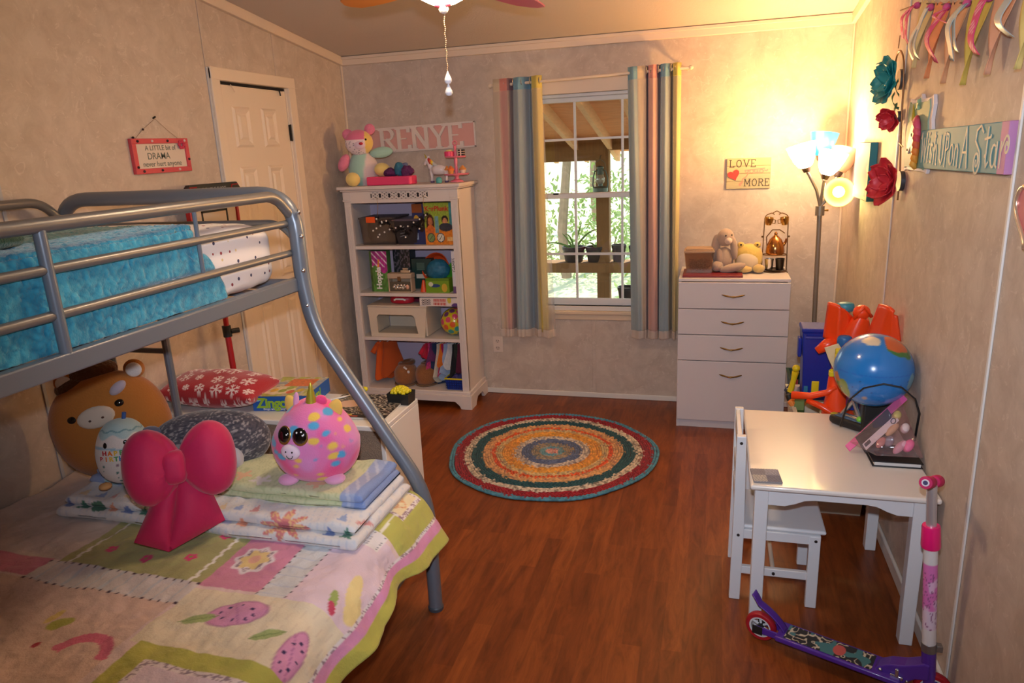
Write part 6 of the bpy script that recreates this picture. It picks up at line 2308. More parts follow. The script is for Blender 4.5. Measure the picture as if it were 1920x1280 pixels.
serif_word('LOVE', -.108, .038, .04, .044, .11, lv, INK, .008)
serif_word('MORE', -.022, -.072, .04, .04, .11, lv, INK, .006)
hp = [(.016 * 2.1 * sin(a) ** 3, .0021 * (13 * cos(a) - 5 * cos(2 * a) - 2 * cos(3 * a) - cos(4 * a))) for a in [2 * pi * k / 40 for k in range(40)]]
Mz = Matrix(((1, 0, 0, -.082), (0, 0, -1, -.0142), (0, 1, 0, -.006), (0, 0, 0, 1)))
ob('heart', MB().prism(hp, .006, Mz @ Matrix.Rotation(.35, 4, 'Z')), M('heart_red', (206, 52, 34), .5), lv, w=False, smooth=0)
b = MB()
fnp = lambda x, y, l: Vector((x, -.0145 - .0008 * l, y))
scr = [[(-.02, .018), (-.014, .006), (-.004, .008), (.0, .02), (-.002, -.002), (-.014, -.02), (-.03, -.03), (-.034, -.05)], arc(.017, .012, .010, .010, 30, 390, 12), [(.034, .02), (.034, .006), (.046, .004), (.05, .018), (.05, .006), (.06, .004)],
       arc(.072, .012, .010, .009, 30, 390, 12), [(.088, .018), (.1, .012), (.106, .02)], [(-.02, .018), (.09, .028)], [(-.036, -.05), (-.05, -.06), (-.044, -.07), (-.034, -.052)]]
for pl in scr:
    b.ribbon(pl, .005, fnp)
ob('script', b, M('script_coral', (240, 130, 116), .6), lv, w=False, smooth=0)

ot = thing('wall_outlet', 'beige wall outlet low on the back wall', 'outlet', (-1.413, D, .351))
ob('plate', MB().box(-.035, .035, -.006, 0, -.057, .057), M('outlet_beige', (222, 202, 186), .4), ot, w=False, bevel=.003)
for z in (.025, -.025):
    s_ = ob('socket', MB().ell((0, -.006, z), (.017, .003, .015), nu=20, nv=8, e2=.7), M('outlet_face', (214, 194, 178), .4), ot, w=False)
    ob('slot', MB().box(-.008, -.0055, -.0098, -.007, z - .002, z + .008).box(.0055, .008, -.0098, -.007, z - .002, z + .008).box(-.002, .002, -.0098, -.007, z - .01, z - .006), M('gap_dark'), s_, w=False)

# ------------------------------------------------------------------ left wall plaque
dp = thing('drama_plaque', 'small red framed plaque with beaded border on the left wall', 'sign', (XL, 2.765, 1.682), rot=(radians(.5), 0, 0))
Mp = Matrix(((0, 0, 1, 0), (1, 0, 0, 0), (0, 1, 0, 0), (0, 0, 0, 1)))     # (y, z, x)
ob('board', MB().box(.001, .012, -.165, .165, -.06, .06), M('plaque_cream', (218, 204, 190), .7), dp, w=False)
RF = M('plaque_red', (206, 74, 84), .5)
b = MB()
b.box(.001, .019, -.174, .174, .052, .074).box(.001, .019, -.174, .174, -.074, -.052).box(.001, .019, -.174, -.150, -.053, .053).box(.001, .019, .152, .174, -.053, .053)
ob('frame', b, RF, dp, w=False, bevel=.002)
bd = MB()
bd2 = MB()
for i, (y, z) in enumerate(((-.14, .063), (-.055, .063), (.04, .063), (.15, .063), (-.16, -.045), (-.13, -.063), (-.02, -.063), (.09, -.063), (.163, -.02))):
    (bd2 if i in (1, 3, 7) else bd).ell((.02, y, z), (.006, .006, .006), nu=10, nv=8)
ob('dark_bead', bd, M('dark_bead', (50, 34, 40), .2, coat=.5), dp, w=False, smooth=180)
ob('pale_bead', bd2, M('pearl_bead', (236, 200, 190), .2, coat=.5), dp, w=False, smooth=180)
b = MB()
for k in range(6):
    b.ell((.021, .125 + .014 * cos(k * 1.05), .045 + .014 * sin(k * 1.05)), (.004, .01, .008), nu=10, nv=6)
ob('flower', b, M('plaque_flower', (196, 50, 84), .6), dp, w=False, smooth=180)
for s_, z, sz in (('A LITTLE bit of', .033, .03), ('DRAMA', -.002, .04), ('never hurt anyone', -.035, .032)):
    txt(s_, sz, M('plaque_ink', (104, 112, 104), .7), dp, (.0125, -.002 if sz < .04 else -.02, z), (pi / 2, 0, pi / 2), .0003, bold=.0002)
ob('hanging_wire', MB().tube([(.006, -.14, .07), (.006, -.085, .11), (.01, -.003, .158), (.006, .06, .115), (.006, .13, .07)], .0009, 5), M('thin_wire', (150, 120, 100), .5, .5), dp, w=False)
ob('wire_bead', MB().ell((.008, -.083, .112), (.005, .005, .005), nu=8, nv=6).ell((.008, -.148, .078), (.006, .006, .006), nu=8, nv=6), M('dark_bead'), dp, w=False)
ob('nail', MB().tube([(0, -.003, .16), (.014, -.003, .166)], .004, 8), BLK, dp, w=False)

# ------------------------------------------------------------------ right wall
RW = XR


def rw(y, z, lift=0):
    return Vector((RW - lift, y, z))


pc = thing('canvas_picture', 'grey picture on a deep teal edged canvas by the floor lamp', 'picture', (RW, 3.86, 1.465))
ob('canvas', MB().box(RW - .032, RW - .001, 3.68, 4.04, 1.335, 1.60), M('teal_canvas_edge', (36, 122, 134), .6), pc, bevel=.002)
g = MB().grid(50, 40, lambda u, v: (RW - .0332, 4.037 - .354 * u, 1.338 + .259 * v))
o = ob('print', g, PM('matte_print', .7), pc)
paint_uv(o, g, lambda u, v: put(put(fill(len(u), (226, 206, 160)), (u > .08) & (u < .92) & (v > .06) & (v < .94), (170, 160, 158)), (vn(np.stack([u, v, u * 0], 1), 9, 3) > .6) & (u > .7), (220, 205, 170)))

ws = thing('wish_sign', 'long teal board with swirly pale lettering and a lilac end on the right wall', 'sign', (RW, 2.46, 1.585), rot=(radians(-.9), 0, 0))
ob('board', MB().box(-.02, -.001, -.37, .42, -.064, .064), M('teal_board', (84, 150, 164), .6, var=.12, vscale=9), ws, w=False, bevel=.002)
ob('end_band', MB().box(-.0208, -.0005, -.386, -.335, -.0645, .0645), M('lilac_paint', (192, 132, 178), .6), ws, w=False, bevel=.002)
CRS = M('lettering_cream', (214, 206, 180), .6)
spiral = lambda cx, cy, r0, r1, a0, turns, n=26: [(cx + (r0 + (r1 - r0) * k / n) * cos(a0 + 2 * pi * turns * k / n), cy + (r0 + (r1 - r0) * k / n) * sin(a0 + 2 * pi * turns * k / n)) for k in range(n + 1)]
# unit box per letter, drawn left to right
sw = {'W': [[(0, .8), (.1, .95), (.25, .1), (.5, .8), (.75, .1), (.95, .95), (.82, .8)]], 'i': [[(.5, .6), (.5, .15), (.7, .1)], arc(.5, .78, .06, .05, 0, 360, 8)],
      's': [[(.8, .6), (.5, .68), (.25, .52), (.7, .32), (.6, .1), (.1, .15)]], 'h': [[(.2, .95), (.2, .05)], [(.2, .4), (.5, .6), (.75, .4), (.75, .05), (.9, .05)]],
      'U': [[(.1, .85), (.15, .2), (.5, .05), (.8, .25), (.85, .9)]], 'P': [[(.2, 0), (.2, .9), (.7, .85), (.75, .5), (.2, .42)]], 'o': [arc(.5, .35, .35, .28, 0, 360, 14)],
      'n': [[(.15, .6), (.15, .05)], [(.15, .45), (.5, .62), (.8, .45), (.8, .05)]], 'A': [[(.0, .0), (.5, 1), (.95, 0)], [(.2, .38), (.8, .38)]],
      'S': [[(.95, .85), (.7, 1), (.35, .9), (.3, .65), (.75, .4), (.85, .15)] + spiral(.55, .16, .32, .05, 0, -1.6)],
      't': [[(.5, .95), (.45, .2), (.6, .05), (.85, .15)], [(.1, .68), (.9, .72)]], 'a': [arc(.45, .32, .33, .27, 60, 400, 12) , [(.8, .65), (.8, .1), (.95, .05)]],
      'r': [[(.2, .65), (.2, .05)], [(.2, .4), (.45, .68)] + spiral(.7, .55, .25, .05, 2.4, -1.3)]}
yl = .405
for ch, ww, gap in (('W', .075, .004), ('i', .03, .004), ('s', .04, .004), ('h', .05, .018), ('U', .05, .006), ('P', .045, .003), ('o', .045, .004), ('n', .045, .022), ('A', .06, .03), ('S', .085, .008), ('t', .05, .004), ('a', .055, .004), ('r', .07, 0)):
    b = MB()
    hgt = .112 if ch in 'WUPASht' else .105
    for pl in sw[ch]:
        pl2 = [(x * ww, y * hgt) for x, y in pl]
        b.ribbon(pl2, .0062, lambda x, y, l: Vector((-.0204 - .0012 * l, yl - x, -.053 + y)))
    ob('letter', b, CRS, ws, w=False, smooth=0)
    yl -= ww + gap
b = MB()
for (y, z) in ((.23, .04), (.13, .045), (.105, .03), (-.01, -.05), (-.24, -.02), (-.27, .03), (.30, .05), (-.2, -.048)):
    b.ell((-.0208, y, z), (.0015, .005, .006), nu=8, nv=6)
ob('dot', b, CRS, ws, w=False)

up = thing('unicorn_plaque', 'green plaque with a scalloped white edge and a unicorn head in relief', 'plaque', (RW, 2.96, 1.625))
outl = [(-.165, -.10), (-.150, -.125), (-.12, -.12), (.12, -.12), (.145, -.125), (.16, -.10), (.152, -.05), (.168, 0), (.152, .05), (.16, .10), (.145, .13), (.12, .122), (.02, .122), (0, .14), (-.02, .122), (-.12, .122), (-.150, .13), (-.165, .10), (-.152, .05), (-.175, 0), (-.152, -.05)]
Mr = Matrix(((0, 0, -1, RW - .001), (1, 0, 0, 2.96), (0, 1, 0, 1.625), (0, 0, 0, 1)))
ob('backing', MB().prism([(x * 1.03, y * 1.02) for x, y in outl], .012, Mr), M('plaque_white', (226, 218, 220), .5), up, smooth=0, bevel=.002)
Mr2 = Matrix(((0, 0, -1, RW - .012), (1, 0, 0, 2.968), (0, 1, 0, 1.625), (0, 0, 0, 1)))
ob('face', MB().prism([(x * .9, y * .93) for x, y in outl], .005, Mr2), M('sage_paint', (134, 166, 146), .6), up, smooth=0, bevel=.001)
# unicorn head seen from the side, muzzle pointing down towards the window wall
hd_ = [(.0, -.105), (.04, -.06), (.05, -.045), (.085, -.07), (.105, -.06), (.1, -.03), (.075, .02), (.055, .045), (.02, .055), (-.02, .04), (-.035, 0), (-.04, -.06), (-.035, -.105)]
Mr3 = Matrix(((0, 0, -1, RW - .0165), (1, 0, 0, 2.955), (0, 1, 0, 1.63), (0, 0, 0, 1)))
ob('head', MB().prism(hd_, .007, Mr3), M('relief_cream', (226, 206, 190), .5), up, smooth=0, bevel=.003)
ob('horn', MB().tube([(RW - .02, 3.005, 1.68), (RW - .02, 3.03, 1.735)], [.008, .001], 8), M('gold_lame'), up)
for i in range(7):
    t_ = i / 6
    ob('mane', MB().tube([(RW - .022, 2.95 - .028 * t_, 1.69 - .13 * t_), (RW - .03, 2.915 - .015 * sin(t_ * 3), 1.665 - .14 * t_), (RW - .022, 2.90 + .01 * t_, 1.625 - .115 * t_)], [.007, .013, .005], 8),
       M('mane_%d' % i, [(216, 80, 110), (220, 90, 100), (206, 70, 80), (214, 96, 60), (226, 130, 50), (226, 150, 50), (220, 160, 60)][i], .6), up, smooth=180)
b = MB()
for k in range(9):
    b.ell((RW - .022, 2.985 + .012 * cos(k * 1.7), 1.675 + .01 * sin(k * 2.3)), (.005, .007, .007), nu=8, nv=6)
ob('flower_crown', b, M('crown_rose', (226, 150, 140), .6), up, smooth=180)
ob('eye', MB().ell((RW - .0238, 3.005, 1.628), (.002, .005, .007), nu=8, nv=6), EYE, up)
ob('nostril', MB().ell((RW - .0238, 3.045, 1.575), (.002, .006, .005), nu=8, nv=6), M('dark_thread'), up)
ob('star', MB().prism([(.02 * (1 if k % 2 == 0 else .45) * cos(pi / 2 + k * pi / 5), .02 * (1 if k % 2 == 0 else .45) * sin(pi / 2 + k * pi / 5)) for k in range(10)], .008, Matrix(((0, 0, -1, RW - .0165), (1, 0, 0, 2.965), (0, 1, 0, 1.73), (0, 0, 0, 1)))), M('star_mint', (150, 180, 140), .5), up, smooth=0)

# metal flower wall hanging
fl = thing('flower_hanging', 'wire wall hanging with one teal and two red metal flowers', 'wall decoration', (RW, 3.25, 1.65))
STM = M('stem_bronze', (150, 110, 76), .4, .6)
b = MB()
b.tube(fillet([(RW - .012, 3.42, 1.84), (RW - .02, 3.39, 1.93), (RW - .02, 3.33, 1.958), (RW - .016, 3.26, 1.915), (RW - .012, 3.25, 1.8), (RW - .01, 3.235, 1.66), (RW - .01, 3.18, 1.47), (RW - .008, 3.19, 1.38)], .05), .0035, 8)
b.tube([(RW - .02, 3.36, 1.962), (RW - .018, 3.36, 2.01)], .002, 6)
b.tube([(RW - .012, 3.24, 1.6), (RW - .012, 3.17, 1.585)], .002, 6)
ob('stem', b, STM, fl, smooth=60)
TEALF = M('teal_petal', (36, 138, 142), .4, .1)
REDF = M('red_petal', (200, 44, 58), .4, .1)


def metal_flower(c, r, m_, rings, tilt):
    f = ob('flower_boss', MB().lathe([(0, -.012), (r * .42, -.012), (r * .42, .004), (0, .004)], Matrix.Translation((RW - .012, c[1], c[2])) @ Euler((0, -pi / 2, 0)).to_matrix().to_4x4(), 18), M('boss_grey', (78, 80, 84), .4, .5), fl)
    base = Matrix.Translation(c) @ Euler(tilt).to_matrix().to_4x4()
    for k, (n, rr, cup) in enumerate(rings):
        for i in range(n):
            a = 2 * pi * i / n + k * .5
            def pt(u, v):
                w_ = rr * .55 * sin(pi * (.1 + .85 * v)) ** .7
                L = rr * v
                zz = cup * rr * v ** 1.6 + .12 * rr * (abs(u - .5) * 2) ** 2 + .07 * rr * sin(v * 5 + i)
                x, y = L, (u - .5) * 2 * w_
                return base @ Vector((x * cos(a) - y * sin(a), x * sin(a) + y * cos(a), zz))
            g = MB().grid(6, 8, pt)
            o = ob('petal', g, m_, fl, smooth=180)
            so = o.modifiers.new('Solid', 'SOLIDIFY')
            so.thickness = .002


metal_flower(Vector((RW - .04, 3.33, 1.842)), .094, TEALF, ((7, 1 * .094, .3), (5, .072, .6), (4, .045, .9)), (0, -pi / 2, .25))
metal_flower(Vector((RW - .035, 3.30, 1.70)), .05, REDF, ((6, .05, .5), (5, .036, .9)), (.5, -pi / 2 - .5, .2))
metal_flower(Vector((RW - .042, 3.165, 1.455)), .09, REDF, ((6, .092, .42), (5, .064, .75), (4, .038, 1.0)), (.2, -pi / 2, .2))
for (y, z, a) in ((3.27, 1.78, .5), (3.255, 1.73, -.6), (3.31, 1.74, .2), (3.26, 1.69, .9), (3.31, 1.665, -.4)):
    b = MB().grid(4, 6, lambda u, v: Vector((RW - .02 - .012 * sin(pi * v), y + (.06 * v * cos(a) * .7) + (u - .5) * .028 * sin(pi * v), z + .06 * v * sin(a + .9) + .01 * (u - .5))))
    o = ob('leaf', b, M('leaf_patina', (70, 116, 88), .4, .3), fl, smooth=180)
    o.modifiers.new('Solid', 'SOLIDIFY').thickness = .0015

# bunting
bt = thing('bunting', 'pastel fabric bunting with ribbons strung along the top of the right wall', 'bunting', (RW, 2.5, 2.0))
ob('cord', MB().tube([rw(3.42, 2.11, .012), rw(3.1, 2.085, .014), rw(2.82, 2.035, .014), rw(2.5, 1.99, .014), rw(2.2, 1.965, .014), rw(1.9, 1.955, .014), rw(1.5, 1.97, .014)], .003, 6), M('bunting_cord', (120, 84, 70), .8), bt)
PCOL = [('cream_print', (226, 200, 140)), ('orange_print', (232, 150, 96)), ('peach_print', (222, 164, 120)), ('yellow_print', (206, 180, 84)), ('pink_print', (218, 160, 126)), ('butter_print', (220, 196, 120))]
for i, (ya, za, yb2, zb2, yt, zt) in enumerate(((3.08, 2.083, 2.94, 2.052, 3.02, 1.86), (2.895, 2.042, 2.745, 2.018, 2.83, 1.81), (2.70, 2.012, 2.545, 1.992, 2.63, 1.78), (2.50, 1.99, 2.35, 1.975, 2.43, 1.762), (2.305, 1.972, 2.165, 1.962, 2.235, 1.775), (2.1, 1.96, 1.96, 1.956, 2.03, 1.77))):
    def fl_(u, v):
        y = (ya + (yb2 - ya) * u) * (1 - v) + yt * v
        z = (za + (zb2 - za) * u) * (1 - v) + zt * v + (.014 * abs(sin(u * 9.4)) * (1 - v) ** 3)
        return rw(y, z, .012 + .022 * v + .008 * sin(u * 5 + v * 4))
    o = ob('pennant', MB().grid(12, 14, fl_), M(PCOL[i][0], PCOL[i][1], .85, var=.14, vscale=26), bt, smooth=180)
    o.modifiers.new('Solid', 'SOLIDIFY').thickness = .0015
PD = PM('dotted_ribbon', .7)
GRB = M('grey_ribbon', (176, 190, 192), .4)
for i, (y, z, dy, dz, m_, w_) in enumerate(((3.12, 2.085, .13, -.10, 'p', .024), (3.11, 2.083, .03, -.13, 'p', .022), (2.925, 2.045, .06, -.16, 'g', .024), (2.93, 2.045, .12, -.17, 'g', .02), (2.73, 2.015, .06, -.16, 'p', .03), (2.715, 2.01, -.02, -.05, 'p', .024),
                                             (2.525, 1.992, .06, -.15, 'g', .028), (2.515, 1.99, .01, -.13, 'g', .018), (2.33, 1.975, .02, -.14, 'p', .03), (2.13, 1.962, .0, -.11, 'g', .028))):
    def rb(u, v):
        s_ = sin(v * pi)
        return rw(y + dy * v + (u - .5) * w_ * 1.9 * (1 - .1 * v) , z + dz * v + (u - .5) * w_ * .3, .026 + .03 * s_ + .006 * sin(v * 7 + i))
    b = MB().grid(6, 22, rb)
    o = ob('ribbon', b, PD if m_ == 'p' else GRB, bt, smooth=180)
    if m_ == 'p':
        paint_uv(o, b, lambda u, v: put(fill(len(u), (220, 66, 128)), (np.sin(u * 16) * np.sin(v * 60) > .5), (240, 180, 200)))
    o.modifiers.new('Solid', 'SOLIDIFY').thickness = .001
for y, z in ((3.11, 2.08), (2.92, 2.043), (2.725, 2.013), (2.52, 1.991), (2.33, 1.974), (2.13, 1.962)):
    ob('ribbon_knot', MB().ell((RW - .022, y, z), (.012, .014, .012), nu=10, nv=8), M('rose_knot', (200, 80, 130), .7), bt, smooth=180)
pp = thing('pink_ornament', 'pink and silver heart ornament at the right edge of the wall', 'ornament', (RW, 1.9, 1.44))
hp2 = [(y * 2.4, z * 2.2) for y, z in hp]
ob('heart_plate', MB().prism(hp2, .014, Matrix(((0, 0, -1, RW - .001), (1, 0, 0, 1.9), (0, 1, 0, 1.45), (0, 0, 0, 1)))), M('rose_foil', (214, 120, 130), .3, .3), pp, smooth=0, bevel=.004)
ob('rim', MB().tube([(RW - .016, 1.9 + y * 1.02, 1.45 + z * 1.02) for y, z in hp2], .006, 8, closed=True), M('pale_gold', (236, 206, 176), .25, .7), pp, smooth=180)
ob('silver_patch', MB().ell((RW - .016, 1.89, 1.46), (.006, .035, .03), nu=16, nv=8), M('silver'), pp, smooth=180)
# ------------------------------------------------------------------ play table
TW = M('table_white', (230, 222, 214), .28, coat=.2)
TL = M('table_leg_white', (222, 222, 224), .4)
tx0, tx1, ty0, ty1, tz = .138, .699, 2.258, 2.975, .545
tb = thing('play_table', 'white wooden child play table against the right wall', 'table', ((tx0 + tx1) / 2, (ty0 + ty1) / 2, 0))
ob('tabletop', MB().box(tx0, tx1, ty0, ty1, tz - .018, tz), TW, tb, bevel=.007, bseg=3)


def apron(L):
    h, c = .035, .022
    p = [(0, -.062), (.07, -.062), (.10, -.052), (.13, -.038), (.16, -.034), (L - .16, -.034), (L - .13, -.038), (L - .10, -.052), (L - .07, -.062), (L, -.062), (L, 0), (0, 0)]
    return p


for y in (2.287, 2.885):
    ob('apron', MB().prism(apron(.475), .016, Matrix(((1, 0, 0, .18), (0, 0, 1, y), (0, 1, 0, tz - .018), (0, 0, 0, 1)))), TL, tb, smooth=0, bevel=.001)
for x in (.172, .648):
    ob('apron', MB().prism(apron(.58), .016, Matrix(((0, 0, 1, x), (1, 0, 0, 2.30), (0, 1, 0, tz - .018), (0, 0, 0, 1)))), TL, tb, smooth=0, bevel=.001)
for x in (.154, .628):
    for y in (2.28, 2.87):
        lw = .044
        ob('leg', MB()._add([(x + a * lw + (.0 if zz else 0) + (.004 if (a and not zz) else 0) * -1, y + b_ * lw, zz) for zz in (0, tz - .018) for (a, b_) in ((0, 0), (1, 0), (1, 1), (0, 1))],
                            [(3, 2, 1, 0), (4, 5, 6, 7), (0, 1, 5, 4), (1, 2, 6, 5), (2, 3, 7, 6), (3, 0, 4, 7)]), TL, tb, smooth=0, bevel=.003)

# ------------------------------------------------------------------ child chair pushed under it
ch = thing('child_chair', 'white wooden child chair tucked under the play table', 'chair', (.24, 2.58, 0))
BOLT = M('bolt_dark', (70, 66, 64), .4, .7)
for y in (2.425, 2.705):
    # back post: leg below, leaning back above the seat
    o = ob('back_post', MB().prism([(.09, 0), (.128, 0), (.134, .30), (.128, .645), (.096, .645), (.094, .30)], .026, Matrix(((1, 0, 0, 0), (0, 0, 1, y), (0, 1, 0, 0), (0, 0, 0, 1)))), TL, ch, smooth=0, bevel=.003)
    ob('front_leg', MB().box(.352, .39, y, y + .026, 0, .285), TL, ch, bevel=.003)
    ob('seat_rail', MB().box(.13, .39, y + .002, y + .022, .252, .288), TL, ch, bevel=.002)
    ob('stretcher', MB().box(.12, .36, y + .004, y + .022, .108, .138), TL, ch, bevel=.002)
    if y < 2.5:
        for (x, z) in ((.114, .265), (.374, .268), (.112, .62), (.24, .122)):
            ob('bolt', MB().tube([(x, y - .0015, z), (x, y + .004, z)], .0055, 10), BOLT, ch)
ob('seat', MB().box(.105, .408, 2.432, 2.724, .288, .304), TL, ch, bevel=.008, bseg=3)
ob('front_rail', MB().box(.37, .386, 2.45, 2.706, .25, .287), TL, ch, bevel=.002)
ob('cross_stretcher', MB().tube([(.24, 2.43, .124), (.24, 2.728, .124)], .008, 10), M('peg_cream', (222, 206, 184), .45), ch)
for z in (.602, .46, .36):
    ob('back_slat', MB().box(.099, .115, 2.44, 2.716, z - .03, z + (.04 if z > .6 else .03)), TL if z < .6 else TL, ch, bevel=.003)

# ------------------------------------------------------------------ things on the table
cs_ = thing('fabric_coaster', 'small checked grey and cream fabric coaster on the table corner', 'coaster', (.19, 2.33, tz + .0005), rotz=.08)
ob('quilted_cloth', MB().box(-.046, .046, -.05, .05, 0, .0065), M('grey_felt', (140, 134, 136), .95), cs_, w=False, bevel=.003)
g = MB().grid(60, 60, lambda u, v: (-.0445 + .089 * u, -.0485 + .097 * v, .0066 + .0008 * sin(u * 60) * sin(v * 60)))
o = ob('patches', g, PM('felt_patch', .95, .2, bump=.4, bscale=300), cs_, w=False, smooth=180)


def coast(p):
    x, y = p[:, 0], p[:, 1]
    c = fill(len(p), (140, 132, 132))
    c = put(c, (x < 0) & (y < 0), (200, 188, 170))
    c = put(c, (x >= 0) & (y < 0), (110, 106, 120))
    c = put(c, (x >= 0) & (y >= 0), (166, 162, 168))
    return c * (.85 + .3 * vn(p, 500, 2))[:, None]


paint(o, coast)
nb = thing('notebook', 'black covered notebook with white page edges under the plastic bag', 'book', (.62, 2.535, tz + .0005), rotz=.02)
ob('pages', MB().box(-.073, .07, -.052, .09, .003, .016), M('page_white', (222, 216, 210), .8), nb, w=False)
ob('cover', MB().box(-.08, .076, -.058, .095, 0, .003).box(-.08, .076, -.058, .095, .016, .0195), M('black_cover', (26, 26, 30), .5), nb, w=False, bevel=.0015)

# zip bag of small things leaning on the wall
zb = thing('zip_bag', 'clear zip bag of small toys with a pink seal on the notebook', 'bag', (.61, 2.56, .565))
A = Vector((.487, 2.60, .578))
B = Vector((.650, 2.665, .735))
C_ = Vector((.700, 2.50, .578))
Dv = Vector((.556, 2.50, .575))
bagm = glassy('bag_film', (250, 236, 240), .14, .12, milk=.07, milkcol=(226, 200, 206))


def bagpt(s_):
    def f(u, v):
        p = A * (1 - u) * (1 - v) + B * u * (1 - v) + C_ * u * v + Dv * (1 - u) * v
        bulge = (sin(pi * u) ** .6) * (sin(pi * min(1, v * .9 + .08)) ** .7)
        w_ = .01 * (sin(u * 17 + v * 5) * .5 + sin(v * 23 - u * 9) * .4)
        q = p + Vector((-.3, -.75, .5)) * (s_ * .05 * bulge + w_ * bulge * .6)
        q.x = min(q.x, .701)
        q.z = max(q.z, .567)
        return q
    return f


b = MB().grid(22, 22, bagpt(1))
ob('film_front', b, bagm, zb, smooth=180)
b = MB().grid(22, 22, bagpt(-.35))
ob('film_back', b, bagm, zb, smooth=180)
e = (B - A).normalized()
ob('pink_seal', MB()._add([A - e * .02 + q for q in (Vector((0, 0, 0)), Vector((.012, -.02, -.012)), Vector((.013, -.019, -.009)), Vector((.001, .001, .003)))] + [B + e * .01 + q for q in (Vector((0, 0, 0)), Vector((.012, -.02, -.012)), Vector((.013, -.019, -.009)), Vector((.001, .001, .003)))],
                          [(0, 1, 5, 4), (1, 2, 6, 5), (2, 3, 7, 6), (3, 0, 4, 7), (3, 2, 1, 0), (4, 5, 6, 7)]), M('pink_seal', (226, 92, 156), .35), zb, smooth=0)
up_ = lambda u, v, k=.2: (A * (1 - u) * (1 - v) + B * u * (1 - v) + C_ * u * v + Dv * (1 - u) * v) + Vector((-.3, -.75, .5)) * .05 * k
ax = (B - A).normalized()
ay = ((Dv + C_) / 2 - (A + B) / 2).normalized()
az = ax.cross(ay).normalized()
if az.y > 0:
    az = -az
Bm = Matrix((ax, ay, az)).transposed().to_4x4()
t = ob('dark_card', MB().box(-.075, .075, -.035, .035, -.003, .0, Matrix.Translation(up_(.42, .24, .1)) @ Bm), M('charcoal_card', (52, 50, 56), .6), None)
tag(t, 'charcoal card inside the zip bag', 'card')
lbm = thing('white_label', 'white printed label strip inside the zip bag', 'label', up_(.46, .4, .35))
ob('strip', MB().box(-.075, .075, -.013, .013, 0, .0012, Matrix.Translation(up_(.46, .36, .4)) @ Bm), M('label_white', (226, 224, 226), .5), lbm)
ob('mark', MB().box(-.07, -.045, -.009, .004, .0012, .0018, Matrix.Translation(up_(.46, .36, .4)) @ Bm).tube([Matrix.Translation(up_(.46, .36, .4)) @ Bm @ Vector((.058 + .009 * cos(a), .009 * sin(a), .0018)) for a in [k * pi / 8 for k in range(16)]], .0016, 6, closed=True), M('label_ink', (70, 72, 80), .6), lbm)
for i, (u, v, r, col, nm_, lab) in enumerate(((.66, .42, (.03, .013, .012), (220, 182, 140), 'tan_piece', 'tan oval piece in the zip bag'), (.5, .62, (.02, .016, .012), (150, 146, 156), 'grey_piece', 'grey rounded piece in the zip bag'), (.35, .58, (.022, .014, .012), (216, 150, 140), 'salmon_piece', 'salmon piece low in the zip bag'),
                                              (.8, .8, (.024, .018, .014), (226, 110, 150), 'pink_piece', 'pink piece in the lower corner of the zip bag'), (.62, .8, (.03, .014, .012), (222, 170, 186), 'pale_pink_piece', 'pale pink piece at the bottom of the zip bag'), (.83, .25, (.02, .016, .014), (196, 176, 110), 'gold_piece', 'gold coloured piece at the top of the zip bag'),
                                              (.88, .5, (.018, .016, .014), (216, 196, 196), 'white_piece', 'whitish piece near the wall in the zip bag'))):
    c = up_(u, v, .35)
    c.x = min(c.x, .69 - r[0] * .5)
    t = ob(nm_, MB().ell(c, r, Bm, nu=16, nv=10), M(nm_, col, .6), None, smooth=180)
    tag(t, lab, 'toy')

# toy gadget at the back of the table: a rounded black handheld with a silver prism frame
ga = thing('toy_gadget', 'black and blue toy gadget with silver triangular frame on the table back edge', 'toy', (.535, 2.84, tz + .0005), rotz=-.75)
ob('body', MB().ell((0, 0, .018), (.085, .04, .018), nu=28, nv=12, e1=.5, e2=.5), M('black_rubber', (24, 24, 26), .5), ga, w=False, smooth=180)
ob('screen', MB().box(-.06, .06, -.026, .026, .034, .038), M('blue_screen', (72, 106, 138), .3, var=.5, vscale=60), ga, w=False, bevel=.004)
SLV = M('silver_frame', (196, 200, 204), .25, .9)
ob('frame', MB().tube([(-.045, 0, .04), (.0, .0, .105)], .008, 8).tube([(.04, -.01, .04), (.0, .0, .105)], .009, 8).tube([(-.045, 0, .04), (.04, -.01, .04)], .006, 8), SLV, ga, w=False)
ob('green_button', MB().ell((.04, -.016, .045), (.012, .012, .012), nu=12, nv=8), M('lime_plastic', (130, 200, 60), .4), ga, w=False, smooth=180)
ob('yellow_trim', MB().box(-.088, -.06, -.012, .012, .026, .034), M('olive_yellow', (170, 160, 40), .5), ga, w=False, bevel=.003)

# ------------------------------------------------------------------ toys in the corner behind the table
bn_ = thing('green_bin', 'dark green storage bin on the floor beside the dresser', 'storage bin', (.56, 3.86, 0))
GRN = M('dark_green_plastic', (16, 56, 42), .5)
b = MB()
lv_ = [(.12, .16, 0), (.15, .19, .40), (.156, .196, .405), (.142, .182, .405), (.112, .152, .006)]
vs_ = [(sx_ * w, sy_ * d, z) for (w, d, z) in lv_ for (sx_, sy_) in ((-1, -1), (1, -1), (1, 1), (-1, 1))]
b._add(vs_, [(3, 2, 1, 0), (16, 17, 18, 19)] + [(k * 4 + j, k * 4 + (j + 1) % 4, k * 4 + 4 + (j + 1) % 4, k * 4 + 4 + j) for k in range(4) for j in range(4)])
ob('bin_wall', b, GRN, bn_, w=False, smooth=0)
wb = thing('white_crate', 'cream plastic toy crate on the floor behind the table', 'crate', (.53, 3.36, 0))
b = MB()
lv_ = [(.13, .2, 0), (.16, .24, .45), (.168, .25, .455), (.15, .23, .455), (.12, .19, .006)]
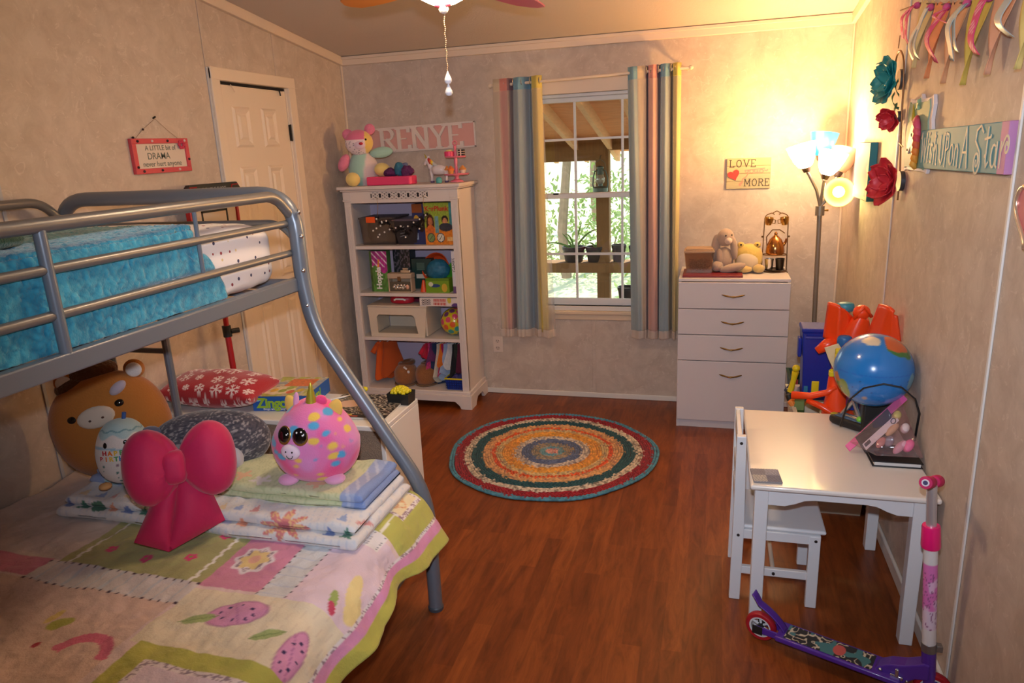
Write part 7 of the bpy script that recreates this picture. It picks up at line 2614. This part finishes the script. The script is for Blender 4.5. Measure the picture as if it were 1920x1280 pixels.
vs_ = [(sx_ * w, sy_ * d, z) for (w, d, z) in lv_ for (sx_, sy_) in ((-1, -1), (1, -1), (1, 1), (-1, 1))]
b._add(vs_, [(3, 2, 1, 0), (16, 17, 18, 19)] + [(k * 4 + j, k * 4 + (j + 1) % 4, k * 4 + 4 + (j + 1) % 4, k * 4 + 4 + j) for k in range(4) for j in range(4)])
ob('crate_wall', b, M('crate_cream', (206, 196, 176), .5), wb, w=False, smooth=0)
rg = np.random.default_rng(21)
JC = [(40, 44, 40), (190, 170, 160), (90, 120, 70), (220, 130, 50), (60, 70, 90), (200, 190, 160), (30, 30, 34), (160, 50, 60)]
for i in range(24):
    x, y = .40 + .26 * rg.random(), 3.16 + .36 * rg.random()
    z = .40 + .06 * rg.random()
    if i > 15:
        x, y, z = .36 + .04 * rg.random(), 3.15 + .4 * rg.random(), .45 + .02 * rg.random()
    r = rg.uniform(.018, .038)
    k = i % 3
    rot = Euler(tuple(rg.uniform(0, 3, 3))).to_matrix().to_4x4()
    b = MB()
    if k == 0:
        b.box(-r, r, -r * .7, r * .7, -r * .5, r * .5, rot)
    elif k == 1:
        b.ell((0, 0, 0), (r, r * .7, r * .6), rot, nu=12, nv=8, e1=.6, e2=.6)
    else:
        b.tube([rot @ Vector((-r * 1.6, 0, 0)), rot @ Vector((0, r * .5, 0)), rot @ Vector((r * 1.6, 0, 0))], r * .35, 8)
    c = JC[i % len(JC)]
    t = ob('small_toy', b, M('toy_colour_%d' % (i % len(JC)), c, .5), None)
    t.location = (x, y, z)
    tag(t, 'small %s plastic %s toy heaped in the cream crate behind the table' % (['charcoal', 'dusty pink', 'olive green', 'orange', 'slate blue', 'cream', 'black', 'wine red'][i % 8], ['brick shaped', 'pebble shaped', 'bent stick'][k]), 'toy', 'small toys heaped in the cream crate')

# blue toy bin
bl = thing('blue_toy_tower', 'tall dark blue plastic toy truck bin standing on end in the toy heap', 'toy', (.468, 3.42, .46))
BLU = M('royal_blue', (18, 44, 150), .35)
ob('shell', MB()._add([(a * x, b_ * y, z) for (a, b_, z) in ((.055, .05, 0), (.062, .056, .2), (.07, .06, .32), (.074, .064, .33), (.074, .064, .345)) for (x, y) in ((-1, -1), (1, -1), (1, 1), (-1, 1))],
                      [(3, 2, 1, 0), (16, 17, 18, 19)] + [(k * 4 + j, k * 4 + (j + 1) % 4, k * 4 + 4 + (j + 1) % 4, k * 4 + 4 + j) for k in range(4) for j in range(4)]), BLU, bl, w=False, smooth=0, bevel=.006)
ob('rim_handle', MB().tube([(-.058, -.066, .32), (-.058, -.076, .305), (.05, -.076, .305), (.05, -.066, .32)], .006, 8), BLU, bl, w=False)
ob('side_clip', MB().box(-.082, -.066, -.03, .02, .2, .29), BLU, bl, w=False, bevel=.004)
ob('window', MB().box(-.018, .014, -.0595, -.052, .035, .095), M('toy_yellow', (226, 200, 24), .4), bl, w=False, bevel=.003)
ob('cyan_panel', MB().box(-.05, -.032, -.06, -.05, .0, .07), M('toy_cyan', (40, 120, 160), .4), bl, w=False, bevel=.003)
YT = M('toy_yellow')
t = ob('yellow_baton', MB().tube([(.36, 3.36, .50), (.372, 3.36, .56), (.378, 3.36, .60)], [.014, .012, .016], 10).ell((.38, 3.36, .615), (.018, .016, .016), nu=12, nv=8), YT, None)
tag(t, 'yellow rattle stick left of the blue toy tower', 'toy')

# orange winged toy on top
OR = M('orange_red_plastic', (246, 72, 22), .32, coat=.3)
wg = thing('winged_toy', 'bright orange red winged plastic toy on top of the heap', 'toy', (.58, 3.22, .62))


def wing(p0, p1, p2, p3, bow):
    P_ = [Vector(q) for q in (p0, p1, p2, p3)]
    g = MB().grid(12, 12, lambda u, v: P_[0] * (1 - u) * (1 - v) + P_[1] * u * (1 - v) + P_[2] * u * v + P_[3] * (1 - u) * v + Vector((0, -bow * sin(pi * u) - .003 * sin(u * 19), .015 * sin(pi * u) * v)))
    o = ob('wing', g, OR, wg, smooth=180)
    o.modifiers.new('Solid', 'SOLIDIFY').thickness = .012


wing((.464, 3.23, .80), (.60, 3.21, .75), (.572, 3.2, .90), (.468, 3.19, .962), .035)
wing((.60, 3.12, .79), (.692, 2.93, .865), (.672, 2.93, .965), (.628, 3.02, .995), .03)
b = MB().tube([(.565, 3.22, .64), (.575, 3.2, .74), (.59, 3.19, .84), (.60, 3.18, .9)], [.062, .07, .055, .03], 14)
V = np.array(b.v)
V += ((np.stack([vn(V, 30, s_) for s_ in (1, 2, 3)], 1)) - .5) * .02
b.v = [tuple(v) for v in V]
ob('body', b, OR, wg, smooth=60)
ob('head', MB().ell((.598, 3.17, .925), (.034, .03, .032), nu=18, nv=12).tube([(.57, 3.16, .90), (.60, 3.14, .955), (.635, 3.16, .91)], .008, 8), OR, wg, smooth=180)
ob('flap', MB().tube([(.44, 3.2, .745), (.48, 3.2, .775), (.53, 3.21, .79)], [.016, .028, .022], 10), OR, wg, smooth=180)
tt = thing('teal_cap_toy', 'tan toy with a teal cap behind the orange wings', 'toy', (.545, 3.24, .88))
ob('body', MB().tube([(.545, 3.25, .80), (.548, 3.25, .91)], .022, 10), M('tan_toy', (176, 130, 84), .6), tt)
ob('cap', MB().ell((.548, 3.25, .93), (.036, .03, .02), nu=16, nv=8, e1=.5), M('teal_toy', (50, 140, 160), .4), tt, smooth=180)
t = ob('blue_toy', MB().ell((0, 0, 0), (.03, .024, .026), nu=14, nv=10, e1=.6), M('mid_blue_toy', (40, 100, 160), .4), None, smooth=180)
t.location = (.532, 3.11, .815)
tag(t, 'small blue toy wedged under the orange wings', 'toy')
sc_ = thing('beige_shovel', 'beige plastic sand shovel stuck head up in the toy heap', 'shovel', (.50, 3.08, .72))
BE = M('beige_toy', (222, 202, 160), .45)
ob('blade', MB()._add([(0.454, 3.060, 0.795), (0.499, 3.050, 0.815), (0.529, 3.060, 0.770), (0.514, 3.070, 0.715), (0.494, 3.065, 0.705), (0.474, 3.065, 0.745)] + [(0.454, 3.070, 0.795), (0.499, 3.062, 0.815), (0.529, 3.070, 0.770), (0.514, 3.080, 0.715), (0.494, 3.077, 0.705), (0.474, 3.077, 0.745)],
                      [(0, 1, 2, 3, 4, 5), (11, 10, 9, 8, 7, 6)] + [(i, (i + 1) % 6, 6 + (i + 1) % 6, 6 + i) for i in range(6)]), BE, sc_, smooth=0, bevel=.003)
ob('shaft', MB().tube([(0.504, 3.072, 0.710), (0.519, 3.080, 0.660), (0.524, 3.100, 0.600)], .008, 8), BE, sc_)

# big orange hoop toy spilling over the crate edge
oh = thing('orange_funnel_toy', 'large orange plastic funnel toy with long arm over the crate edge', 'toy', (.5, 3.15, .5))
ob('cone', MB().lathe([(.066, 0), (.058, .04), (.044, .1), (.036, .16), (.032, .185)], Matrix.Translation((.522, 3.085, .495)) @ Euler((.05, -.08, 0)).to_matrix().to_4x4(), 12, cap=False), OR, oh, smooth=30)
ob('arm', MB().tube([(.340, 3.10, .574), (.41, 3.08, .580), (.47, 3.06, .605), (.505, 3.05, .635)], [.018, .015, .013, .012], 10), OR, oh, smooth=180)
ob('arm', MB().tube([(.40, 3.08, .56), (.45, 3.05, .548), (.50, 3.04, .52), (.53, 3.035, .50)], [.012, .014, .014, .012], 10), OR, oh, smooth=180)
t = thing('yellow_block', 'ribbed yellow building piece standing on the orange funnel', 'toy', (.503, 3.045, .684))
b = MB().box(-.032, .032, -.014, .014, 0, .022)
for k in range(6):
    b.box(-.014, .014, -.012, .012, .022 + k * .0155, .0355 + k * .0155)
    b.box(-.012, .012, -.01, .01, .03 + k * .0155, .04 + k * .0155)
ob('column', b, YT, t, w=False, bevel=.002)
for k in (-1, 1):
    ob('stud', MB().tube([(k * .022, 0, .022), (k * .022, 0, .028)], .007, 10), YT, t, w=False)
t = ob('red_toy', MB().ell((0, 0, 0), (.036, .03, .03), nu=14, nv=10, e1=.7), M('deep_red_toy', (180, 24, 30), .4), None, smooth=180)
t.location = (.53, 3.13, .70)
tag(t, 'dark red toy behind the yellow building piece', 'toy')
t = ob('blue_block', MB().box(-.03, .03, -.03, .03, -.04, .04), BLU, None, bevel=.005)
t.location = (.572, 3.01, .60)
tag(t, 'dark blue block below the globe ball', 'toy')

# globe ball
gb = MB().ell((0, 0, 0), (.133, .133, .133), Euler((radians(-24), radians(14), radians(-30))).to_matrix().to_4x4(), nu=140, nv=90)
o = ob('globe_ball', gb, PM('globe_vinyl', .22, coat=.6), None, smooth=180)
o.location = (.5705, 2.73, .812)
tag(o, 'blue globe ball with coloured continents resting on the toy heap', 'ball')


def globe(p):
    q = p / .133
    c = fill(len(p), (36, 122, 200))
    c = put(c, rnd(np.abs(q[:, 2] - .1) - .012, .01) * .5, (28, 90, 180))
    land = lambda x, y, z, r, col, c: put(c, rnd(np.linalg.norm((q - np.array((x, y, z)) / np.linalg.norm((x, y, z))) + .16 * np.stack([vn(q, 5, 1) - .5, vn(q, 5, 2) - .5, vn(q, 5, 3) - .5], 1), axis=1) - r, .03), col)
    c = land(.55, -.45, .85, .36, (60, 120, 60), c)
    c = land(.5, -.35, .95, .32, (206, 96, 50), c)
    c = land(-.2, -.4, 1, .2, (222, 206, 176), c)
    c = land(-.95, -.35, -.5, .34, (120, 140, 70), c)
    c = land(-1, -.2, -.1, .16, (200, 120, 70), c)
    c = land(.9, -.6, -.15, .2, (110, 160, 180), c)
    c = land(-.3, -.8, -.6, .08, (190, 160, 150), c)
    d, r = cells(q, 9, 5)
    k = (d < .2) & (r < .3) & (q[:, 2] < .1)
    c = put(c, k, (24, 74, 140))
    return c


paint(o, globe)
hb = ob('headband', MB().tube([(.47, 2.70, .60), (.484, 2.66, .715), (.514, 2.58, .79), (.571, 2.56, .815), (.627, 2.56, .805), (.672, 2.56, .765), (.692, 2.57, .71), (.694, 2.60, .60)], [.004, .003, .0028, .0028, .0028, .003, .004], 8), M('black_band', (20, 20, 24), .45), None, smooth=180)
tag(hb, 'thin black headband arching in front of the globe ball', 'headband')
t = ob('black_case', MB().box(-.045, .06, -.04, .04, 0, .13), M('black_case', (30, 28, 26), .5), None, bevel=.008)
t.location = (.60, 2.80, tz + .0005)
tag(t, 'black case under the globe on the table back corner', 'case')
b = MB()
for k in range(7):
    b.ell((.655 + .005 * (k % 3), 2.76 + .013 * k, .575 + .02 * (k % 2)), (.017, .015, .017), nu=10, nv=8)
t = ob('bead_bracelet', b, M('coral_beads', (206, 110, 80), .4, var=.5, vscale=60), None, smooth=180)
tag(t, 'coral and gold bead string against the wall behind the zip bag', 'beads')

# ------------------------------------------------------------------ scooter
PU = M('purple_enamel', (84, 44, 150), .35, coat=.3)
CHR = M('chrome')
sk = thing('kick_scooter', 'purple and pink kick scooter with red wheels in front of the play table', 'scooter', (.42, 2.11, 0))
W0 = Vector((.19, 2.215, .051))
Hd = Vector((.645, 2.025, .09))
dv = Vector((Hd.x - W0.x, Hd.y - W0.y, 0)).normalized()
nv_ = Vector((-dv.y, dv.x, 0))
Ms = Matrix((dv, nv_, Vector((0, 0, 1)))).transposed().to_4x4()
Ms.translation = (W0.x, W0.y, 0)                       # local x along the deck, y across


def wheel(c, ax_):
    q = Vector((0, 0, 1)).rotation_difference(ax_).to_matrix().to_4x4()
    Mx = Matrix.Translation(c) @ q
    wv = ob('wheel', MB().lathe([(.036, -.012), (.046, -.012), (.0505, -.007), (.0515, 0), (.0505, .007), (.046, .012), (.036, .012), (.036, -.012)], Mx, 36, cap=False), M('red_tyre', (176, 28, 40), .45), sk)
    b = MB().lathe([(.0365, -.0115), (.0365, .0115), (.031, .0115), (.031, -.0115), (.0365, -.0115)], Mx, 30, cap=False)
    for k in range(6):
        a = k * pi / 3
        b.tube([Mx @ Vector((.008 * cos(a), .008 * sin(a), 0)), Mx @ Vector((.033 * cos(a), .033 * sin(a), 0))], .0042, 6)
    ob('spoked_rim', b, M('rim_white', (222, 222, 222), .4), wv)
    ob('hub', MB().tube([Mx @ Vector((0, 0, -.016)), Mx @ Vector((0, 0, .016))], .011, 12), BLKP, wv)
    ob('axle_nut', MB().tube([Mx @ Vector((0, 0, -.024)), Mx @ Vector((0, 0, .024))], .0045, 8), CHR, wv)


wheel(W0 + Vector((0, 0, .001)), nv_)
L_ = (Vector((Hd.x, Hd.y, 0)) - Vector((W0.x, W0.y, 0))).length
ob('deck', MB().box(.06, L_ - .065, -.047, .047, .047, .066, Ms), PU, sk, bevel=.005)
for s_ in (-1, 1):
    ob('rear_fork', MB().box(-.012, .075, s_ * .024 - .003, s_ * .024 + .003, .04, .064, Ms), PU, sk, bevel=.002)
    ob('fork_plate', MB().box(-.02, .014, s_ * .0285 - .0015, s_ * .0285 + .0015, .036, .066, Ms), BLKP, sk, bevel=.001)
g = MB().grid(150, 40, lambda u, v: Ms @ Vector((.085 + (L_ - .23) * u, -.038 + .076 * v, .0668)))
o = ob('grip_decal', g, PM('decal_print', .6), sk)


def decal(u, v):
    p = np.stack([u * 5, v, 0 * u], 1)
    c = fill(len(u), (44, 44, 46))
    k = vn(p, 5, 3)
    c = put(c, rnd(np.abs(k - .55) - .09, .05), (206, 190, 164))
    c = put(c, (vn(p, 2.2, 8) > .78), (70, 120, 124))
    c = put(c, rnd(np.hypot((u - .62) / .07, (v - .5) / .35) - 1, .1), (196, 90, 84))
    return c


paint_uv(o, g, decal)
ob('fender_brake', MB().grid(6, 10, lambda u, v: Ms @ Vector((-.03 + .115 * v, (-.017 + .034 * u), .158 - .05 * (v ** .5) - .05 * v ** 3 + (.012 if v < .12 else 0)))), PU, sk, smooth=180).modifiers.new('Solid', 'SOLIDIFY').thickness = .003
ob('neck_plate', MB().prism([(L_ - .15, .052), (L_ - .13, .078), (L_ - .10, .098), (L_ - .06, .112), (L_ - .01, .14), (L_ + .004, .14), (L_ + .004, .09), (L_ - .03, .078), (L_ - .05, .058), (L_ - .065, .045)], .05,
                            Ms @ Matrix(((1, 0, 0, 0), (0, 0, 1, -.025), (0, 1, 0, 0), (0, 0, 0, 1)))), PU, sk, smooth=0, bevel=.004)
lat = ob('fold_latch', MB().box(L_ - .095, L_ - .06, -.034, -.026, .064, .075, Ms).box(L_ - .082, L_ - .072, -.036, -.026, .07, .098, Ms), CHR, sk, bevel=.002)
ob('latch_bolt', MB().ell(Ms @ Vector((L_ - .122, -.026, .072)), (.006, .006, .006), nu=10, nv=6).ell(Ms @ Vector((L_ - .05, -.026, .063)), (.005, .005, .005), nu=10, nv=6), CHR, sk, smooth=180)
P0 = Vector((Hd.x + .003, Hd.y, .055))
P1 = Vector((Hd.x - .05, Hd.y, .705))
pd = lambda z: P0 + (P1 - P0) * ((z - P0.z) / (P1.z - P0.z))
ob('head_tube', MB().tube([pd(.085), pd(.178)], .0195, 16), PU, sk)
ob('steerer', MB().tube([pd(.05), pd(.09)], .017, 14), M('violet_plastic', (104, 52, 150), .4), sk)
hc = ob('head_clamp', MB().tube([pd(.176), pd(.204)], .0205, 16).box(.018, .034, -.01, .01, -.01, .01, Matrix.Translation(pd(.19))), M('clamp_grey', (150, 148, 146), .35, .8), sk, bevel=.001)
g = MB()
n_r, n_h = 40, 70
lo, hi = pd(.204), pd(.515)
dd = (hi - lo).normalized()
xa = Vector((1, 0, 0)) - dd * dd.x
xa.normalize()
ya_ = dd.cross(xa)
g.grid(n_r, n_h, lambda u, v: lo + (hi - lo) * v + (xa * cos(2 * pi * u) + ya_ * sin(2 * pi * u)) * .0185, closeu=True)
o = ob('lower_pole', g, PM('pole_wrap', .35, coat=.3), sk, smooth=180)


def polecol(u, v):
    p = np.stack([np.cos(2 * pi * u), np.sin(2 * pi * u), v * 12], 1)
    c = fill(len(u), (226, 220, 218))
    mid = (v > .17) & (v < .84)
    k = vn(p, 1.3, 4)
    c = put(c, mid, (222, 122, 190))
    c = put(c, mid * rnd(k * .8 + .35 * (v - .5) - .38, .15) * (v < .7), (232, 190, 220))
    c = put(c, mid & (v < .36), (228, 206, 222))
    return put(c, mid & (np.abs(vn(p, 2.2, 7) - .5) < .035) & (v < .75), (150, 84, 130))


paint_uv(o, g, polecol)
ob('pole_clamp', MB().tube([pd(.512), pd(.518), pd(.575), pd(.58)], [.024, .0255, .0235, .022], 18), M('hot_pink_plastic', (238, 30, 116), .3, coat=.4), sk, smooth=40)
ob('upper_pole', MB().tube([pd(.575), pd(.70)], .0135, 16), M('brushed_steel', (222, 222, 226), .36, .75), sk)
hb_ = P1 + Vector((0, 0, .006))
gax = Vector((.43, .86, -.345)).normalized()
ob('handlebar', MB().tube([hb_ - gax * .08, hb_ + gax * .08], .011, 14), CHR, sk)
PG = M('magenta_foam', (196, 28, 92), .7)
for s_ in (-1, 1):
    gr2 = ob('grip', MB().tube([hb_ + gax * s_ * .022, hb_ + gax * s_ * .026, hb_ + gax * s_ * .082, hb_ + gax * s_ * .088], [.014, .0165, .0175, .016], 16), PG, sk, smooth=60)
    ob('grip_cap', MB().tube([hb_ + gax * s_ * .0875, hb_ + gax * s_ * .0905], .0095, 16), M('cap_white', (214, 206, 216), .4), gr2)
    ob('cap_logo', MB().tube([hb_ + gax * s_ * .0903, hb_ + gax * s_ * .0915], .006, 12), M('cap_navy', (40, 36, 90), .4), gr2)
ob('front_fork', MB().tube([pd(.065), P0 + Vector((.004, .0, -.008))], [.021, .027], 14).box(-.02, .03, -.0, .004, -.035, .012, Matrix.Translation(P0 + Vector((0, -.024, -.0)))).box(-.02, .03, 0, .004, -.035, .012, Matrix.Translation(P0 + Vector((0, .02, -.0)))), M('blue_violet', (88, 70, 190), .35), sk, bevel=.001)
wheel(Vector((P0.x + .012, P0.y, .0525)), Vector((.22, .975, 0)).normalized())

# ------------------------------------------------------------------ braided rug
rug = thing('braided_rug', 'round braided rag rug with red, teal, white and gold rings on the floor', 'rug', (-.838, 3.592, 0))
BANDS = [(1.0, .953, (78, 140, 160), .1), (.953, .853, (150, 24, 34), .2), (.853, .782, (214, 196, 170), .5), (.782, .675, (34, 78, 82), .15), (.675, .582, (214, 160, 104), .35), (.582, .545, (222, 88, 34), .25),
         (.545, .48, (206, 176, 120), .45), (.48, .365, (224, 156, 62), .3), (.365, .294, (206, 190, 172), .5), (.294, .2, (94, 106, 136), .3), (.2, .118, (164, 140, 110), .6), (.118, .06, (104, 150, 160), .4), (.06, .0, (216, 156, 140), .4)]
RR_ = .578
SPK = {2: (96, 84, 72), 4: (150, 96, 90), 6: (130, 104, 92), 8: (110, 96, 100), 10: (90, 110, 120), 11: (190, 170, 150), 7: (190, 110, 50), 1: (110, 16, 26), 3: (26, 58, 66), 9: (70, 84, 120), 12: (150, 40, 50), 0: (58, 120, 150), 5: (190, 60, 24)}
rgr = np.random.default_rng(12)
for bi, (ro, ri, col, va) in enumerate(BANDS):
    rows = max(1, round((ro - ri) * RR_ / .0125))
    b = MB()
    cc = []
    for k in range(rows):
        r = RR_ * (ri + (ro - ri) * (k + .5) / rows)
        r = max(r, .006)
        n = max(14, int(2 * pi * r / .0105))
        w_ = (ro - ri) * RR_ / rows * .57
        pts = []
        for j in range(n):
            a = 2 * pi * j / n
            q = r * (1 + .012 * sin(3 * a + 1.1) + .008 * sin(5 * a + 2 + r * 9) + .006 * sin(9 * a + r * 31)) + .0022 * sin(j * pi + bi) + rgr.uniform(-.0016, .0016)
            pts.append((q * cos(a), q * sin(a), .0085 + .003 * cos(j * pi + k)))
            u = rgr.random()
            base = np.array(col, float) * (.86 + .28 * rgr.random())
            if u < va * .55:
                base = base * .35 + np.array(SPK[bi]) * .65
            if k == 0 and bi < 12 and rgr.random() < .1:
                base = np.array(BANDS[bi + 1][2], float)
            if k == rows - 1 and bi > 0 and rgr.random() < .08:
                base = np.array(BANDS[bi - 1][2], float)
            cc += [base] * 7
        b.tube(pts, [w_ * (1.05 if (j + k) % 2 else .72) for j in range(n)], 7, closed=True, flat=1)
    V = np.array(b.v)
    V[:, 2] = np.clip(V[:, 2], .001, .017)
    b.v = [tuple(v) for v in V]
    o = ob('braid', b, PM('rag_yarn', .95, .1, bump=.6, bscale=260), rug, w=False, smooth=180)
    paint(o, lambda p, cc=cc: np.array(cc))

# ------------------------------------------------------------------ ceiling fan
fan = thing('ceiling_fan', 'ceiling fan with pastel petal blades, bowl lamp and pull chain', 'ceiling fan', (FAN[0], FAN[1], 2.1))
fx, fy = FAN
zc_ = zc(fy)
FW = M('fan_white', (226, 218, 214), .4)
ob('downrod', MB().tube([(fx, fy, 2.33), (fx, fy, zc_ + .005)], .014, 12), FW, fan)
ob('canopy', MB().lathe([(.02, 0), (.055, .03), (.065, .075)], Matrix.Translation((fx, fy, zc_ - .068)), 24), FW, fan)
ob('motor', MB().lathe([(0, -.02), (.06, -.02), (.1, .0), (.11, .05), (.09, .095), (.03, .11), (0, .11)], Matrix.Translation((fx, fy, 2.225)), 28), FW, fan, smooth=50)
bowl = ob('bowl_shade', MB().lathe([(.012, .0), (.04, .006), (.08, .026), (.108, .06), (.118, .10)], Matrix.Translation((fx, fy, 2.078)), 36, cap=False), M('bowl_glow', (255, 244, 232), .3, emit=62, ecol=(255, 218, 174)), fan, smooth=180)
ob('light_collar', MB().lathe([(.118, 0), (.12, .01), (.09, .07), (.07, .085)], Matrix.Translation((fx, fy, 2.176)), 28, cap=False), FW, fan)
fi_ = ob('finial', MB().lathe([(.004, -.018), (.012, -.014), (.016, -.004), (.012, .004), (0, .006)], Matrix.Translation((fx, fy, 2.072)), 16), FW, fan, smooth=60)
ob('rose_trim', MB().ell((fx - .016, fy - .01, 2.078), (.011, .008, .007), nu=10, nv=8).ell((fx + .017, fy - .008, 2.078), (.011, .008, .007), nu=10, nv=8), M('rose_knob', (206, 70, 96), .4), fi_, smooth=180)
b = MB()
for k in range(34):
    b.ell((fx + .0012 * sin(k), fy, 2.056 - k * .0057), (.0021, .0021, .0029), nu=6, nv=4)
ob('pull_chain', b, M('chain_brass', (190, 160, 130), .35, .5), fan, smooth=180)
for z in (1.862, 1.826):
    ob('pull_drop', MB().lathe([(.001, .026), (.004, .018), (.011, .003), (.012, -.004), (.008, -.011), (0, -.013)], Matrix.Translation((fx, fy, z)), 18), M('drop_white', (240, 236, 240), .25), fan, smooth=180)
ZBL = 2.17
for i, (a_deg, L, wd, col, nm_) in enumerate(((147, .58, .07, (232, 140, 40), 'orange'), (80, .70, .1, (206, 90, 130), 'pink'), (4, .6, .08, (150, 180, 80), 'green'), (-70, .6, .08, (110, 160, 200), 'blue'), (218, .6, .08, (230, 200, 70), 'yellow'))):
    a = radians(a_deg)
    P_ = []
    N = 16
    for k in range(N + 1):
        t_ = k / N
        P_.append((.13 + (L - .13) * t_, wd * (.35 + .65 * sin(pi * (.12 + .82 * t_)) ** .8) * (1 if t_ < .97 else .35)))
    ol = [(x, y) for x, y in P_] + [(x, -y) for x, y in P_[::-1]]
    Mb = Matrix.Translation((fx, fy, ZBL)) @ Matrix.Rotation(a, 4, 'Z') @ Matrix.Rotation(radians(9), 4, 'X')
    bl_ = ob('blade', MB().prism(ol, .006, Mb), M('blade_' + nm_, col, .45), fan, smooth=0)
    ob('blade_iron', MB().box(.07, .2, -.014, .014, -.006, 0, Mb), FW, bl_, bevel=.002)

# lettering becomes plain mesh
dg = bpy.context.evaluated_depsgraph_get()
for f in FONTS:
    me = bpy.data.meshes.new_from_object(f.evaluated_get(dg))
    n_ = bpy.data.objects.new('lettering', me)
    COL.objects.link(n_)
    n_.parent = f.parent
    n_.location, n_.rotation_euler, n_.scale = f.location, f.rotation_euler, f.scale
    bpy.data.objects.remove(f)
